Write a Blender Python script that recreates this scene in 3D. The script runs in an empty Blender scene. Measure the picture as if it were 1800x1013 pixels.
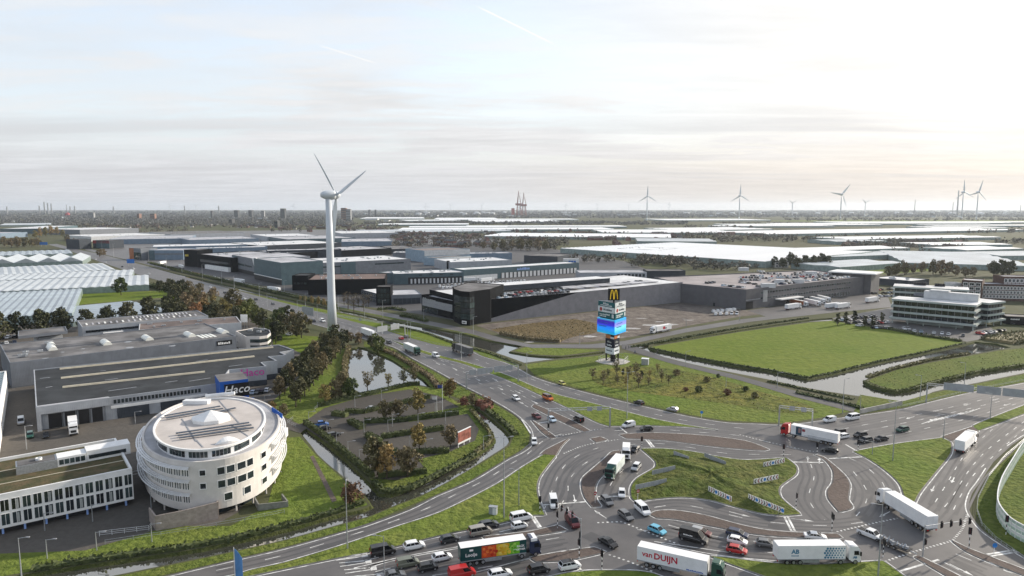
import bpy, math, random
from mathutils import Vector, Matrix
from mathutils.geometry import tessellate_polygon
R = math.radians
rnd = random.Random(7)
SC = bpy.context.scene
COL = SC.collection

# ------------------------------------------------------------------ camera
CAM_H, FOC = 70.0, 1200.0
PITCH = math.atan((506.5 - 366.0) / FOC)
cd = bpy.data.cameras.new('camera'); cam = bpy.data.objects.new('camera', cd); COL.objects.link(cam)
cam.location = (0, 0, CAM_H); cam.rotation_euler = (math.pi / 2 - PITCH, 0, 0)
cd.sensor_width = 36.0; cd.lens = 24.0; cd.clip_start = 1.0; cd.clip_end = 90000
SC.camera = cam

# ------------------------------------------------------------------ sun, sky, exposure
SUN_EL, SUN_AZ = 21.0, 58.0          # azimuth measured clockwise from +Y (the view direction)
sd = Vector((math.sin(R(SUN_AZ)) * math.cos(R(SUN_EL)), math.cos(R(SUN_AZ)) * math.cos(R(SUN_EL)), math.sin(R(SUN_EL))))
ld = bpy.data.lights.new('sun', 'SUN'); ld.energy = 5.0; ld.angle = R(1.2); ld.color = (1.0, 0.90, 0.76)
sun = bpy.data.objects.new('sun', ld); COL.objects.link(sun)
sun.rotation_euler = sd.to_track_quat('Z', 'Y').to_euler(); sun.location = (200, 100, 300)
VS = SC.view_settings
VS.view_transform = 'Standard'; VS.look = 'None'; VS.exposure = 0.4; VS.gamma = 1.0; VS.use_curve_mapping = False

W = bpy.data.worlds.new('World'); SC.world = W; W.use_nodes = True
nt = W.node_tree; nt.nodes.clear()
def N(t, tree=None, **k):
    n = (tree or nt).nodes.new(t)
    for a, b in k.items(): setattr(n, a, b)
    return n
def sky_world():
    L = nt.links.new
    def M(op, a, b=None, c=None):
        n = N('ShaderNodeMath', operation=op)
        for i, x in enumerate((a, b, c)):
            if x is None: continue
            if isinstance(x, (int, float)): n.inputs[i].default_value = x
            else: L(x, n.inputs[i])
        return n.outputs[0]
    def ramp(x, a, b, lo=0.0, hi=1.0):
        n = N('ShaderNodeMapRange', interpolation_type='SMOOTHSTEP'); L(x, n.inputs[0])
        n.inputs[1].default_value = a; n.inputs[2].default_value = b; n.inputs[3].default_value = lo; n.inputs[4].default_value = hi
        return n.outputs[0]
    def mixc(f, a, b):
        n = N('ShaderNodeMix', data_type='RGBA')
        if isinstance(f, (int, float)): n.inputs[0].default_value = f
        else: L(f, n.inputs[0])
        for s, x in ((6, a), (7, b)):
            if isinstance(x, tuple): n.inputs[s].default_value = (*x, 1)
            else: L(x, n.inputs[s])
        return n.outputs[2]
    tc = N('ShaderNodeTexCoord'); d = tc.outputs['Generated']
    sep = N('ShaderNodeSeparateXYZ'); L(d, sep.inputs[0])
    x, y, z = sep.outputs
    zc = M('MAXIMUM', z, 0.0)
    den = M('ADD', zc, 0.045)
    px, py = M('DIVIDE', x, den), M('DIVIDE', y, den)          # the flat cloud deck seen in perspective
    def deck(sx, sy, rough, det, off, dist=0.3):
        c = N('ShaderNodeCombineXYZ'); L(M('MULTIPLY', px, sx), c.inputs[0]); L(M('MULTIPLY', py, sy), c.inputs[1]); c.inputs[2].default_value = off
        n = N('ShaderNodeTexNoise'); L(c.outputs[0], n.inputs['Vector']); n.inputs['Scale'].default_value = 1.0
        n.inputs['Detail'].default_value = det; n.inputs['Roughness'].default_value = rough; n.inputs['Distortion'].default_value = dist
        return n.outputs['Fac']
    sky = N('ShaderNodeTexSky', sky_type='NISHITA'); sky.sun_disc = False
    sky.sun_elevation = R(SUN_EL); sky.sun_rotation = R(SUN_AZ); sky.air_density = 1.2; sky.dust_density = 2.0
    n1 = deck(0.42, 0.62, 0.56, 7, 3.1); n2 = deck(1.1, 2.6, 0.6, 6, 8.4); n3 = deck(0.16, 0.30, 0.5, 4, 1.7)
    # closeness to the sun brightens the veil of cloud
    dv = N('ShaderNodeVectorMath', operation='DOT_PRODUCT'); L(d, dv.inputs[0]); dv.inputs[1].default_value = sd
    sunny = M('MAXIMUM', dv.outputs['Value'], 0.0)
    glow = M('ADD', M('MULTIPLY', M('POWER', sunny, 7.0), 1.1), M('MULTIPLY', M('POWER', sunny, 2.0), 0.30))
    veil = mixc(ramp(z, 0.0, 0.16), (7.7, 7.65, 7.75), (8.2, 8.3, 8.45))
    vs = N('ShaderNodeVectorMath', operation='SCALE'); L(veil, vs.inputs[0]); L(ramp(n2, 0.3, 0.7, 0.90, 1.05), vs.inputs['Scale']); veil = vs.outputs[0]
    gl = N('ShaderNodeVectorMath', operation='SCALE'); gl.inputs[0].default_value = (4.6, 4.0, 3.1); L(glow, gl.inputs['Scale'])
    va = N('ShaderNodeVectorMath', operation='ADD'); L(veil, va.inputs[0]); L(gl.outputs[0], va.inputs[1])
    blue = N('ShaderNodeVectorMath', operation='ADD'); L(sky.outputs[0], blue.inputs[0]); L(mixc(ramp(z, 0.2, 0.75), (5.4, 5.9, 6.8), (1.7, 2.3, 3.5)), blue.inputs[1])
    cover = M('ADD', M('MULTIPLY', ramp(n1, 0.42, 0.70), 0.8), M('MULTIPLY', ramp(n2, 0.38, 0.66), 0.55))
    cover = M('MINIMUM', M('MAXIMUM', M('ADD', cover, M('MULTIPLY', ramp(n3, 0.35, 0.65), 0.35)), ramp(z, 0.14, 0.03)), 1.0)
    cover = M('MULTIPLY', M('MAXIMUM', cover, ramp(sunny, 0.40, 0.85, 0.0, 0.95)), ramp(z, 0.25, 0.9, 1.0, 0.55))   # thinner overhead, where the deck is seen straight through
    col = mixc(cover, blue.outputs[0], va.outputs[0])
    # the long path through the air near the horizon warms and dims the light, more so under the sun
    mt = N('ShaderNodeVectorMath', operation='MULTIPLY'); L(col, mt.inputs[0]); L(mixc(ramp(z, 0.0, 0.12), mixc(ramp(sunny, 0.3, 0.85), (0.93, 0.945, 0.97), (0.86, 0.79, 0.72)), (1.0, 1.0, 1.0)), mt.inputs[1]); col = mt.outputs[0]
    # thin grey streaks low over the horizon
    st = M('MULTIPLY', M('MULTIPLY', ramp(deck(0.10, 0.62, 0.55, 5, 5.5, 0.1), 0.51, 0.63), ramp(z, 0.025, 0.05)), ramp(z, 0.15, 0.09))
    col = mixc(M('MULTIPLY', st, 0.55), col, (6.3, 6.25, 6.45))
    # two condensation trails: straight lines on the cloud deck
    def trail(a, b, w):
        (ax, ay), (bx, by) = a, b
        ln = math.hypot(bx - ax, by - ay); ux, uy = (bx - ax) / ln, (by - ay) / ln
        qx, qy = M('SUBTRACT', px, ax), M('SUBTRACT', py, ay)
        s = M('ADD', M('MULTIPLY', qx, ux), M('MULTIPLY', qy, uy))
        t = M('ABSOLUTE', M('SUBTRACT', M('MULTIPLY', qx, uy), M('MULTIPLY', qy, ux)))
        m = M('MULTIPLY', ramp(t, w, w * 0.25), M('MULTIPLY', ramp(s, 0.0, ln * 0.15), ramp(s, ln, ln * 0.8)))
        return m
    def deckpt(u, v):
        r = ray(u, v); l = math.sqrt(sum(c * c for c in r)); r = [c / l for c in r]
        return r[0] / (r[2] + 0.045), r[1] / (r[2] + 0.045)
    for a, b, w, k in (((832, 8), (982, 82), 0.011, 0.95), ((556, 78), (668, 114), 0.016, 0.6)):
        col = mixc(M('MULTIPLY', trail(deckpt(*a), deckpt(*b), w), k), col, (10.2, 10.1, 9.9))
    bg = N('ShaderNodeBackground'); bg.inputs['Strength'].default_value = 0.077; L(col, bg.inputs[0])
    L(bg.outputs[0], N('ShaderNodeOutputWorld').inputs[0])

# ------------------------------------------------------------------ survey helpers: photograph measurements -> places on the ground
def ray(u, v):
    a, b = (u - 900) / FOC, (506.5 - v) / FOC
    return (a, math.cos(PITCH) + b * math.sin(PITCH), -math.sin(PITCH) + b * math.cos(PITCH))
def P(u, v, z=0.0):
    r = ray(u, v); t = (z - CAM_H) / r[2]
    return Vector((r[0] * t, r[1] * t, z))
def HT(u, vb, vt):
    b = P(u, vb); r = ray(u, vt)
    return CAM_H + r[2] * b.y / r[1]
def PP(pts, z=0.0): return [P(u, v, z) for u, v in pts]
sky_world()

# ------------------------------------------------------------------ materials
MATS = {}
def mat(name, col, rough=0.7, var=0.12, scale=0.5, metal=0.0, bump=0.0, bscale=None, col2=None, spec=0.25, coords='Object', emit=0.0, stretch=None, detail=5, coat=0.0, rv=0.0):
    if name in MATS: return MATS[name]
    m = bpy.data.materials.new(name); m.use_nodes = True; t = m.node_tree; L = t.links.new
    b = t.nodes['Principled BSDF']; MATS[name] = m
    b.inputs['Roughness'].default_value = rough; b.inputs['Metallic'].default_value = metal
    b.inputs['Specular IOR Level'].default_value = spec; b.inputs['Coat Weight'].default_value = coat
    m.diffuse_color = (*col, 1)
    tc = N('ShaderNodeTexCoord', t); vec = tc.outputs['Object']
    if coords == 'World': vec = N('ShaderNodeNewGeometry', t).outputs['Position']
    if stretch:
        mp = N('ShaderNodeMapping', t); L(vec, mp.inputs[0]); mp.inputs['Scale'].default_value = stretch; vec = mp.outputs[0]
    n = N('ShaderNodeTexNoise', t); L(vec, n.inputs['Vector']); n.inputs['Scale'].default_value = scale
    n.inputs['Detail'].default_value = detail; n.inputs['Roughness'].default_value = 0.6
    c2 = col2 or tuple(c * (1 - var * 1.6) for c in col)
    c1 = col if col2 else tuple(min(c * (1 + var), 0.95) for c in col)
    r = N('ShaderNodeValToRGB', t); L(n.outputs['Fac'], r.inputs[0])
    r.color_ramp.elements[0].position = 0.36; r.color_ramp.elements[0].color = (*c2, 1)
    r.color_ramp.elements[1].position = 0.64; r.color_ramp.elements[1].color = (*c1, 1)
    out = r.outputs[0]
    if rv:
        oi = N('ShaderNodeObjectInfo', t); hs = N('ShaderNodeHueSaturation', t); L(out, hs.inputs['Color'])
        mr = N('ShaderNodeMapRange', t); L(oi.outputs['Random'], mr.inputs[0]); mr.inputs[3].default_value = 1 - rv; mr.inputs[4].default_value = 1 + rv
        L(mr.outputs[0], hs.inputs['Value'])
        mh = N('ShaderNodeMapRange', t); L(oi.outputs['Random'], mh.inputs[0]); mh.inputs[3].default_value = 0.5 + rv * .07; mh.inputs[4].default_value = 0.5 - rv * .09
        L(mh.outputs[0], hs.inputs['Hue']); out = hs.outputs[0]
    L(out, b.inputs['Base Color'])
    if emit:
        L(out, b.inputs['Emission Color']); b.inputs['Emission Strength'].default_value = emit
    if bump:
        n2 = N('ShaderNodeTexNoise', t); L(vec, n2.inputs['Vector']); n2.inputs['Scale'].default_value = bscale or scale * 6; n2.inputs['Detail'].default_value = 3
        bp = N('ShaderNodeBump', t); L(n2.outputs['Fac'], bp.inputs['Height']); bp.inputs['Strength'].default_value = bump; bp.inputs['Distance'].default_value = 0.3
        L(bp.outputs[0], b.inputs['Normal'])
    return m
def ground_mat(name, a, b, c, s1=0.02, s2=0.35, bump=0.5, rough=0.95, k=0.45):
    """two scales of mottling in world space"""
    m = bpy.data.materials.new(name); m.use_nodes = True; t = m.node_tree; L = t.links.new; MATS[name] = m
    bs = t.nodes['Principled BSDF']; bs.inputs['Roughness'].default_value = rough; bs.inputs['Specular IOR Level'].default_value = 0.3 if 'asphalt' in name or 'track' in name else 0.08
    pos = N('ShaderNodeNewGeometry', t).outputs['Position']
    def nz(s, d=5):
        n = N('ShaderNodeTexNoise', t); L(pos, n.inputs['Vector']); n.inputs['Scale'].default_value = s; n.inputs['Detail'].default_value = d; n.inputs['Roughness'].default_value = 0.62
        q = N('ShaderNodeMapRange', t); L(n.outputs['Fac'], q.inputs[0]); q.inputs[1].default_value = 0.34; q.inputs[2].default_value = 0.66; return q.outputs[0]
    def mx(f, x, y):
        n = N('ShaderNodeMix', t, data_type='RGBA'); L(f, n.inputs[0])
        for s, v in ((6, x), (7, y)):
            if isinstance(v, tuple): n.inputs[s].default_value = (*v, 1)
            else: L(v, n.inputs[s])
        return n.outputs[2]
    f1, f2 = nz(s1, 6), nz(s2, 4)
    mul = N('ShaderNodeMath', t, operation='MULTIPLY'); L(f2, mul.inputs[0]); mul.inputs[1].default_value = k
    col = mx(mul.outputs[0], mx(f1, a, b), c)
    L(col, bs.inputs['Base Color'])
    bp = N('ShaderNodeBump', t); L(f2, bp.inputs['Height']); bp.inputs['Strength'].default_value = bump; bp.inputs['Distance'].default_value = 0.35
    L(bp.outputs[0], bs.inputs['Normal'])
    return m
def ribbed(name, col, period=0.6, rough=0.45, metal=0.0, axis='X', depth=0.35, var=0.08):
    """profiled metal cladding: vertical ribs as fine relief"""
    m = mat(name, col, rough, var, 0.25, metal); t = m.node_tree; L = t.links.new
    w = N('ShaderNodeTexWave', t, wave_type='BANDS', bands_direction=axis); L(N('ShaderNodeTexCoord', t).outputs['Object'], w.inputs['Vector'])
    w.inputs['Scale'].default_value = 0.314 / period
    bp = N('ShaderNodeBump', t); L(w.outputs['Fac'], bp.inputs['Height']); bp.inputs['Strength'].default_value = depth; bp.inputs['Distance'].default_value = 0.05
    L(bp.outputs[0], t.nodes['Principled BSDF'].inputs['Normal']); return m

G = {}
G['land'] = ground_mat('land', (0.075, 0.085, 0.04), (0.12, 0.11, 0.07), (0.05, 0.06, 0.028), 0.004, 0.05)
G['grass'] = ground_mat('grass', (0.125, 0.18, 0.03), (0.185, 0.20, 0.05), (0.06, 0.09, 0.018), 0.03, 0.5, 0.9, k=0.6)
G['meadow'] = ground_mat('meadow', (0.115, 0.165, 0.018), (0.165, 0.195, 0.035), (0.065, 0.10, 0.012), 0.025, 0.3, 0.6, k=0.55)
G['verge'] = ground_mat('verge', (0.11, 0.16, 0.028), (0.17, 0.185, 0.048), (0.045, 0.07, 0.014), 0.05, 0.7, 1.0, k=0.7)
G['mound'] = ground_mat('mound', (0.095, 0.135, 0.03), (0.17, 0.165, 0.055), (0.045, 0.06, 0.016), 0.12, 0.55, 1.6, k=0.8)
G['car_park'] = ground_mat('car_park', (0.078, 0.072, 0.064), (0.10, 0.092, 0.082), (0.055, 0.051, 0.047), 0.05, 0.8, 0.1, 0.85)
G['wild'] = ground_mat('wild', (0.115, 0.145, 0.03), (0.22, 0.19, 0.045), (0.05, 0.065, 0.02), 0.05, 0.35, 1.2, k=0.7)
G['bank'] = ground_mat('bank', (0.055, 0.07, 0.02), (0.09, 0.095, 0.035), (0.03, 0.035, 0.015), 0.1, 0.9, 1.0)
G['dirt'] = ground_mat('dirt', (0.14, 0.12, 0.105), (0.25, 0.22, 0.19), (0.075, 0.062, 0.055), 0.05, 0.22, 0.9, k=0.75)
G['scrub'] = ground_mat('scrub', (0.14, 0.10, 0.05), (0.19, 0.145, 0.075), (0.075, 0.06, 0.032), 0.06, 0.4, 1.3, k=0.7)
G['asphalt'] = ground_mat('asphalt', (0.105, 0.10, 0.10), (0.145, 0.136, 0.132), (0.074, 0.071, 0.072), 0.045, 0.16, 0.04, 0.5, 0.55)
G['asphalt_new'] = ground_mat('asphalt_new', (0.075, 0.073, 0.076), (0.09, 0.087, 0.088), (0.06, 0.06, 0.06), 0.05, 0.3, 0.05, 0.7)
G['paving'] = ground_mat('paving', (0.10, 0.092, 0.082), (0.13, 0.118, 0.105), (0.065, 0.06, 0.055), 0.05, 0.8, 0.15, 0.85)
G['clinker'] = ground_mat('clinker', (0.115, 0.092, 0.082), (0.15, 0.12, 0.105), (0.075, 0.06, 0.053), 0.08, 1.2, 0.25, 0.85)
G['tracks'] = ground_mat('tyre_tracks', (0.068, 0.065, 0.066), (0.092, 0.087, 0.086), (0.05, 0.048, 0.049), 0.06, 0.3, 0.02, 0.45)
G['concrete'] = mat('concrete', (0.42, 0.40, 0.37), 0.85, 0.15, 0.4, coords='World')
G['paint'] = mat('road_paint', (0.66, 0.66, 0.64), 0.6, 0.3, 0.6, coords='World')
def water_mat():
    m = bpy.data.materials.new('canal_water'); m.use_nodes = True; t = m.node_tree; L = t.links.new
    b = t.nodes['Principled BSDF']; b.inputs['Base Color'].default_value = (0.05, 0.05, 0.042, 1)
    b.inputs['Roughness'].default_value = 0.04; b.inputs['IOR'].default_value = 2.5; b.inputs['Specular IOR Level'].default_value = 1.0
    pos = N('ShaderNodeNewGeometry', t).outputs['Position']
    n = N('ShaderNodeTexNoise', t); L(pos, n.inputs['Vector']); n.inputs['Scale'].default_value = 0.45; n.inputs['Detail'].default_value = 3
    bp = N('ShaderNodeBump', t); L(n.outputs['Fac'], bp.inputs['Height']); bp.inputs['Strength'].default_value = 0.05; bp.inputs['Distance'].default_value = 0.03
    L(bp.outputs[0], b.inputs['Normal']); G['water'] = m
water_mat()
white = mat('white_metal', (0.72, 0.73, 0.74), 0.4, 0.06)
steel = mat('galvanised_steel', (0.42, 0.44, 0.46), 0.45, 0.12, 2.0, 0.6)
grey = mat('grey_paint', (0.30, 0.31, 0.33), 0.5, 0.08)
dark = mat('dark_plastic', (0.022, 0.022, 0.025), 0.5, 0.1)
black = mat('black_paint', (0.012, 0.012, 0.014), 0.4, 0.1)
rubber = mat('tyre_rubber', (0.018, 0.018, 0.018), 0.85, 0.1)
rimm = mat('wheel_rim', (0.45, 0.46, 0.48), 0.35, 0.05, 1, 0.8)
glass = mat('window_glass', (0.028, 0.038, 0.044), 0.06, 0.3, 0.3, spec=0.6, rv=0.55)
carglass = mat('car_glass', (0.010, 0.012, 0.015), 0.12, 0.1, 0.3, spec=0.3)
redlamp = mat('tail_lamp', (0.45, 0.01, 0.01), 0.25, 0.05)
headlamp = mat('head_lamp', (0.75, 0.76, 0.78), 0.15, 0.05)
bark = mat('bark', (0.085, 0.065, 0.05), 0.9, 0.25, 3)

# ------------------------------------------------------------------ mesh helpers
class MB:
    def __init__(s): s.v, s.f, s.m = [], [], []
    def face(s, pts, mi=0):
        k = len(s.v); s.v += [tuple(p) for p in pts]; s.f.append(tuple(range(k, k + len(pts)))); s.m.append(mi); return s
    def mesh(s, vs, fs, mi=0):
        k = len(s.v); s.v += [tuple(p) for p in vs]
        for f in fs: s.f.append(tuple(k + i for i in f)); s.m.append(mi)
        return s
    def box(s, x0, x1, y0, y1, z0, z1, mi=0, top=None):
        k = len(s.f)
        s.mesh([(x0, y0, z0), (x1, y0, z0), (x1, y1, z0), (x0, y1, z0), (x0, y0, z1), (x1, y0, z1), (x1, y1, z1), (x0, y1, z1)],
               [(0, 3, 2, 1), (4, 5, 6, 7), (0, 1, 5, 4), (1, 2, 6, 5), (2, 3, 7, 6), (3, 0, 4, 7)], mi)
        if top is not None: s.m[k + 1] = top
        return s
    def prism(s, pts, z0, z1, mi=0, top=None, bottom=True):
        """closed prism over a plan outline (any winding)"""
        pts = [(p[0], p[1]) for p in pts]
        ar = sum(a[0] * b[1] - b[0] * a[1] for a, b in zip(pts, pts[1:] + pts[:1]))
        if ar < 0: pts = pts[::-1]
        n = len(pts); k = len(s.v)
        s.v += [(x, y, z0) for x, y in pts] + [(x, y, z1) for x, y in pts]
        for i in range(n):
            j = (i + 1) % n; s.f.append((k + i, k + j, k + n + j, k + n + i)); s.m.append(mi)
        for t in tessellate_polygon([[Vector((x, y, 0)) for x, y in pts]]):
            a, b, c = t
            if (pts[b][0] - pts[a][0]) * (pts[c][1] - pts[a][1]) - (pts[b][1] - pts[a][1]) * (pts[c][0] - pts[a][0]) < 0: a, b, c = a, c, b
            s.f.append((k + n + a, k + n + b, k + n + c)); s.m.append(mi if top is None else top)
            if bottom: s.f.append((k + a, k + c, k + b)); s.m.append(mi)
        return s
    def tube(s, p, q, r0, r1=None, n=8, mi=0, caps=True):
        p, q = Vector(p), Vector(q); r1 = r0 if r1 is None else r1
        d = (q - p).normalized(); a = d.orthogonal().normalized(); b = d.cross(a); k = len(s.v)
        for c, r in ((p, r0), (q, r1)):
            s.v += [tuple(c + (a * math.cos(2 * math.pi * i / n) + b * math.sin(2 * math.pi * i / n)) * r) for i in range(n)]
        for i in range(n):
            j = (i + 1) % n; s.f.append((k + i, k + j, k + n + j, k + n + i)); s.m.append(mi)
        if caps:
            s.f.append(tuple(k + i for i in range(n))[::-1]); s.m.append(mi)
            s.f.append(tuple(k + n + i for i in range(n))); s.m.append(mi)
        return s
    def loft(s, rings, mi=0, caps=True):
        k = len(s.v); n = len(rings[0])
        for r in rings: s.v += [tuple(p) for p in r]
        for a in range(len(rings) - 1):
            for i in range(n):
                j = (i + 1) % n; s.f.append((k + a * n + i, k + a * n + j, k + (a + 1) * n + j, k + (a + 1) * n + i)); s.m.append(mi)
        if caps:
            s.f.append(tuple(k + i for i in range(n))[::-1]); s.m.append(mi)
            e = k + (len(rings) - 1) * n; s.f.append(tuple(e + i for i in range(n))); s.m.append(mi)
        return s
    def rev(s, prof, n=16, c=(0, 0), mi=0):
        """lathe about a vertical axis; prof = [(r, z)]"""
        return s.loft([[(c[0] + r * math.cos(2 * math.pi * i / n), c[1] + r * math.sin(2 * math.pi * i / n), z) for i in range(n)] for r, z in prof], mi)
    def sheet(s, pts, z=0.0, mi=0, holes=()):
        """flat upward-facing polygon with optional holes"""
        loops = [[Vector((p[0], p[1], 0)) for p in l] for l in (pts, *holes)]
        flat = [p for l in loops for p in l]; k = len(s.v); s.v += [(p.x, p.y, z) for p in flat]
        for a, b, c in tessellate_polygon(loops):
            A, B, C = flat[a], flat[b], flat[c]
            cr = (B.x - A.x) * (C.y - A.y) - (B.y - A.y) * (C.x - A.x)
            if abs(cr) < 1e-9: continue
            s.f.append((k + a, k + b, k + c) if cr > 0 else (k + a, k + c, k + b)); s.m.append(mi)
        return s
    def data(s, name, mats, smooth=False):
        me = bpy.data.meshes.new(name); me.from_pydata(s.v, [], s.f)
        for m in (mats if isinstance(mats, (list, tuple)) else [mats]): me.materials.append(m)
        me.polygons.foreach_set('material_index', s.m)
        if smooth: me.polygons.foreach_set('use_smooth', [True] * len(s.f))
        me.update(); return me
    def build(s, name, mats, parent=None, loc=(0, 0, 0), rz=0.0, smooth=False):
        return put(name, s.data(name, mats, smooth), parent, loc, rz)
def put(name, me, parent=None, loc=(0, 0, 0), rz=0.0):
    o = bpy.data.objects.new(name, me); COL.objects.link(o); o.parent = parent; o.location = loc; o.rotation_euler = (0, 0, rz); return o
def tag(o, label=None, cat=None, group=None, kind=None):
    for k, v in (('label', label), ('category', cat), ('group', group), ('kind', kind)):
        if v: o[k] = v
    return o
def thing(name, label, cat, loc=(0, 0, 0), rz=0.0, group=None):
    return tag(put(name, None, None, loc, rz), label, cat, group)
KIDS = {}
def dup(root, loc, rz, label=None, group=None, scale=None, paint=None):
    """a copy of a thing with copies of its parts and sub-parts (meshes shared)"""
    r = root.copy(); COL.objects.link(r); r.location = loc; r.rotation_euler = (0, 0, rz)
    if scale: r.scale = scale if isinstance(scale, tuple) else (scale,) * 3
    if label: r['label'] = label
    if group: r['group'] = group
    for ch in root.children:
        c = ch.copy(); COL.objects.link(c); c.parent = r
        for g in ch.children:
            e = g.copy(); COL.objects.link(e); e.parent = c
    return r
def smooth_line(pts, n=4, closed=False, sharp=50):
    pts = [Vector((p[0], p[1])) for p in pts]; out = []; m = len(pts)
    def tan(i):
        if not closed and i in (0, m - 1): return Vector((0, 0))
        a, b, c = pts[i - 1], pts[i], pts[(i + 1) % m]
        u, v = b - a, c - b
        if u.length < 1e-6 or v.length < 1e-6 or u.angle(v) > R(sharp): return Vector((0, 0))
        return ((u / u.length + v / v.length).normalized()) * min(u.length, v.length)
    T = [tan(i) for i in range(m)]
    for i in range(m if closed else m - 1):
        a, b = pts[i], pts[(i + 1) % m]; ta, tb = T[i], T[(i + 1) % m]; l = (b - a).length
        for k in range(n):
            t = k / n; h00 = 2 * t**3 - 3 * t * t + 1; h10 = t**3 - 2 * t * t + t; h01 = -2 * t**3 + 3 * t * t; h11 = t**3 - t * t
            out.append(a * h00 + ta * h10 + b * h01 + tb * h11)
    if not closed: out.append(pts[-1])
    return out
def ribbon(mb, pts, w, z, mi=0, dash=None, off=0.0):
    """painted line along a polyline: solid or dashed (dash, gap), quads w wide"""
    pts = [Vector((p[0], p[1])) for p in pts]
    seg = [(pts[i + 1] - pts[i]) for i in range(len(pts) - 1)]; ln = [s.length for s in seg]
    cum = [0]
    for l in ln: cum.append(cum[-1] + l)
    def at(s):
        i = 0
        while i < len(ln) - 1 and s > cum[i + 1]: i += 1
        d = seg[i] / max(ln[i], 1e-6); q = pts[i] + d * (s - cum[i]); nn = Vector((-d.y, d.x)); return q + nn * off, nn
    runs = [(0, cum[-1])]
    if dash:
        runs = []; s = 0
        while s < cum[-1]: runs.append((s, min(s + dash[0], cum[-1]))); s += dash[0] + dash[1]
    for a, b in runs:
        ss = [a] + [c for c in cum if a + 0.3 < c < b - 0.3] + [b]
        row = [at(s) for s in ss]
        L_ = [(q + nn * w / 2) for q, nn in row]; R_ = [(q - nn * w / 2) for q, nn in row]
        k = len(mb.v); mb.v += [(p.x, p.y, z) for p in R_] + [(p.x, p.y, z) for p in L_]; n = len(row)
        for i in range(n - 1): mb.f.append((k + i, k + i + 1, k + n + i + 1, k + n + i)); mb.m.append(mi)
def text(name, s, size, m, parent, loc, rot, extrude=0.02, bold=0.0, align='CENTER', sx=1.0, shear=0.0):
    c = bpy.data.curves.new(name, 'FONT'); c.body = s; c.size = size; c.extrude = extrude; c.offset = bold; c.align_x = align; c.align_y = 'CENTER'; c.shear = shear
    c.resolution_u = 2; c.materials.append(m)
    tmp = bpy.data.objects.new('tmp_text', c); COL.objects.link(tmp); dg = bpy.context.evaluated_depsgraph_get()
    me = bpy.data.meshes.new_from_object(tmp.evaluated_get(dg)); bpy.data.objects.remove(tmp)
    o = put(name, me, parent, loc); o.rotation_euler = rot; o.scale = (sx, 1, 1); return o
def scribble(w, h, m, parent, loc, rot, n=9, seed=1):
    """print too small to read in the photograph: a row of plain strokes, no letters"""
    r = random.Random(seed + int(w * 100)); mb = MB(); ws = [r.uniform(.5, 1.2) for _ in range(n)]; k = w / (sum(ws) * 1.3); x = -w / 2
    for q in ws:
        hh = h * r.uniform(.55, 1.0); mb.box(x, x + q * k, -h / 2, -h / 2 + hh, 0, .012); x += q * k * 1.3
    o = mb.build('lettering', m, parent, loc); o.rotation_euler = rot; return o
# ------------------------------------------------------------------ the setting: land, water, roads
def struct(name, mb, m, smooth=False): return tag(mb.build(name, m, smooth=smooth), kind='structure')
WATERS = {
 'pond': ([(614,615),(609,643),(609,659),(613,678),(633,690),(671,683),(703,678),(728,675),(759,681),(752,671),(740,664),(721,653),(702,640),(684,630),(662,621),(646,614),(630,610)], 1.0),
 'moat': ([(527,760),(557,798),(592,829),(614,848),(639,870),(652,889),(632,897),(600,903),(550,917),(500,931),(405,953),(331,968),(184,988),(55,1008),(-40,1024),(-40,1060),(60,1041),(195,1013),(405,970),(500,949),(600,921),(650,907),(700,886),(740,871),(787,847),(825,825),(860,803),(892,782),(897,769),(870,741),(850,725),(838,716),(827,719),(841,738),(864,760),(868,776),(838,798),(797,820),(753,842),(720,858),(687,869),(668,868),(655,855),(627,826),(601,801),(570,776),(540,754)], 0.8),
 'canal': ([(598,545),(630,551),(684,563),(761,577),(815,587),(862,599),(900,605),(919,608),(896,618),(932,624),(986,627),(1060,618),(1064,621),(1020,627),(976,631),(922,638),(862,617),(800,601),(751,584),(684,569),(640,557),(598,549)], 0.8),
 'ditch': ([(262,468),(300,478.5),(350,489.5),(420,506),(480,519.5),(590,543.5),(590,548),(480,524),(420,510),(350,493),(300,482),(262,471)], 0.8),
 'canal_basin': ([(1110,610),(1126,606),(1141,607),(1143,614),(1220,630),(1300,645),(1350,652),(1405,664),(1418,666),(1460,658),(1545,637),(1600,626),(1697,605),(1713,601),(1750,604),(1777,611),(1748,616),(1703,624),(1636,635),(1569,651),(1527,665),(1519,672),(1535,681),(1571,690),(1600,686),(1644,673),(1718,655),(1800,643),(1860,633),(1860,647),(1800,656),(1718,673),(1640,689),(1612,705),(1590,709),(1565,706),(1512,697),(1424,683),(1350,667),(1300,657.5),(1220,641),(1150,623)], 0.8),
 'field_ditch': ([(1150,604.5),(1300,580),(1425,562),(1462,559),(1462,563.5),(1425,565.5),(1300,583),(1150,607.5)], 0.5),
 'tree_pond': ([(450,552),(462,552),(480,566),(478,572),(466,567)], 0.5)}
WL = -0.6
holes, bankm = [], MB()
for k, (px, inset) in WATERS.items():
    pts = smooth_line(PP(px), 3, True)
    ar = sum(a.x * b.y - b.x * a.y for a, b in zip(pts, pts[1:] + pts[:1]))
    if ar < 0: pts = pts[::-1]
    holes.append(pts); n = len(pts)
    inn = []
    for i in range(n):
        d = (pts[(i + 1) % n] - pts[i - 1]).normalized(); inn.append(pts[i] + Vector((-d.y, d.x)) * inset * (0.8 + 0.5 * rnd.random()))
    b0 = len(bankm.v); bankm.v += [(p.x, p.y, 0.0) for p in pts] + [(p.x, p.y, WL - 0.3) for p in inn]
    for i in range(n):
        j = (i + 1) % n; bankm.f.append((b0 + i, b0 + j, b0 + n + j, b0 + n + i)); bankm.m.append(0)
    struct(k + '_water', MB().sheet(pts, WL), G['water'])
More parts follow.
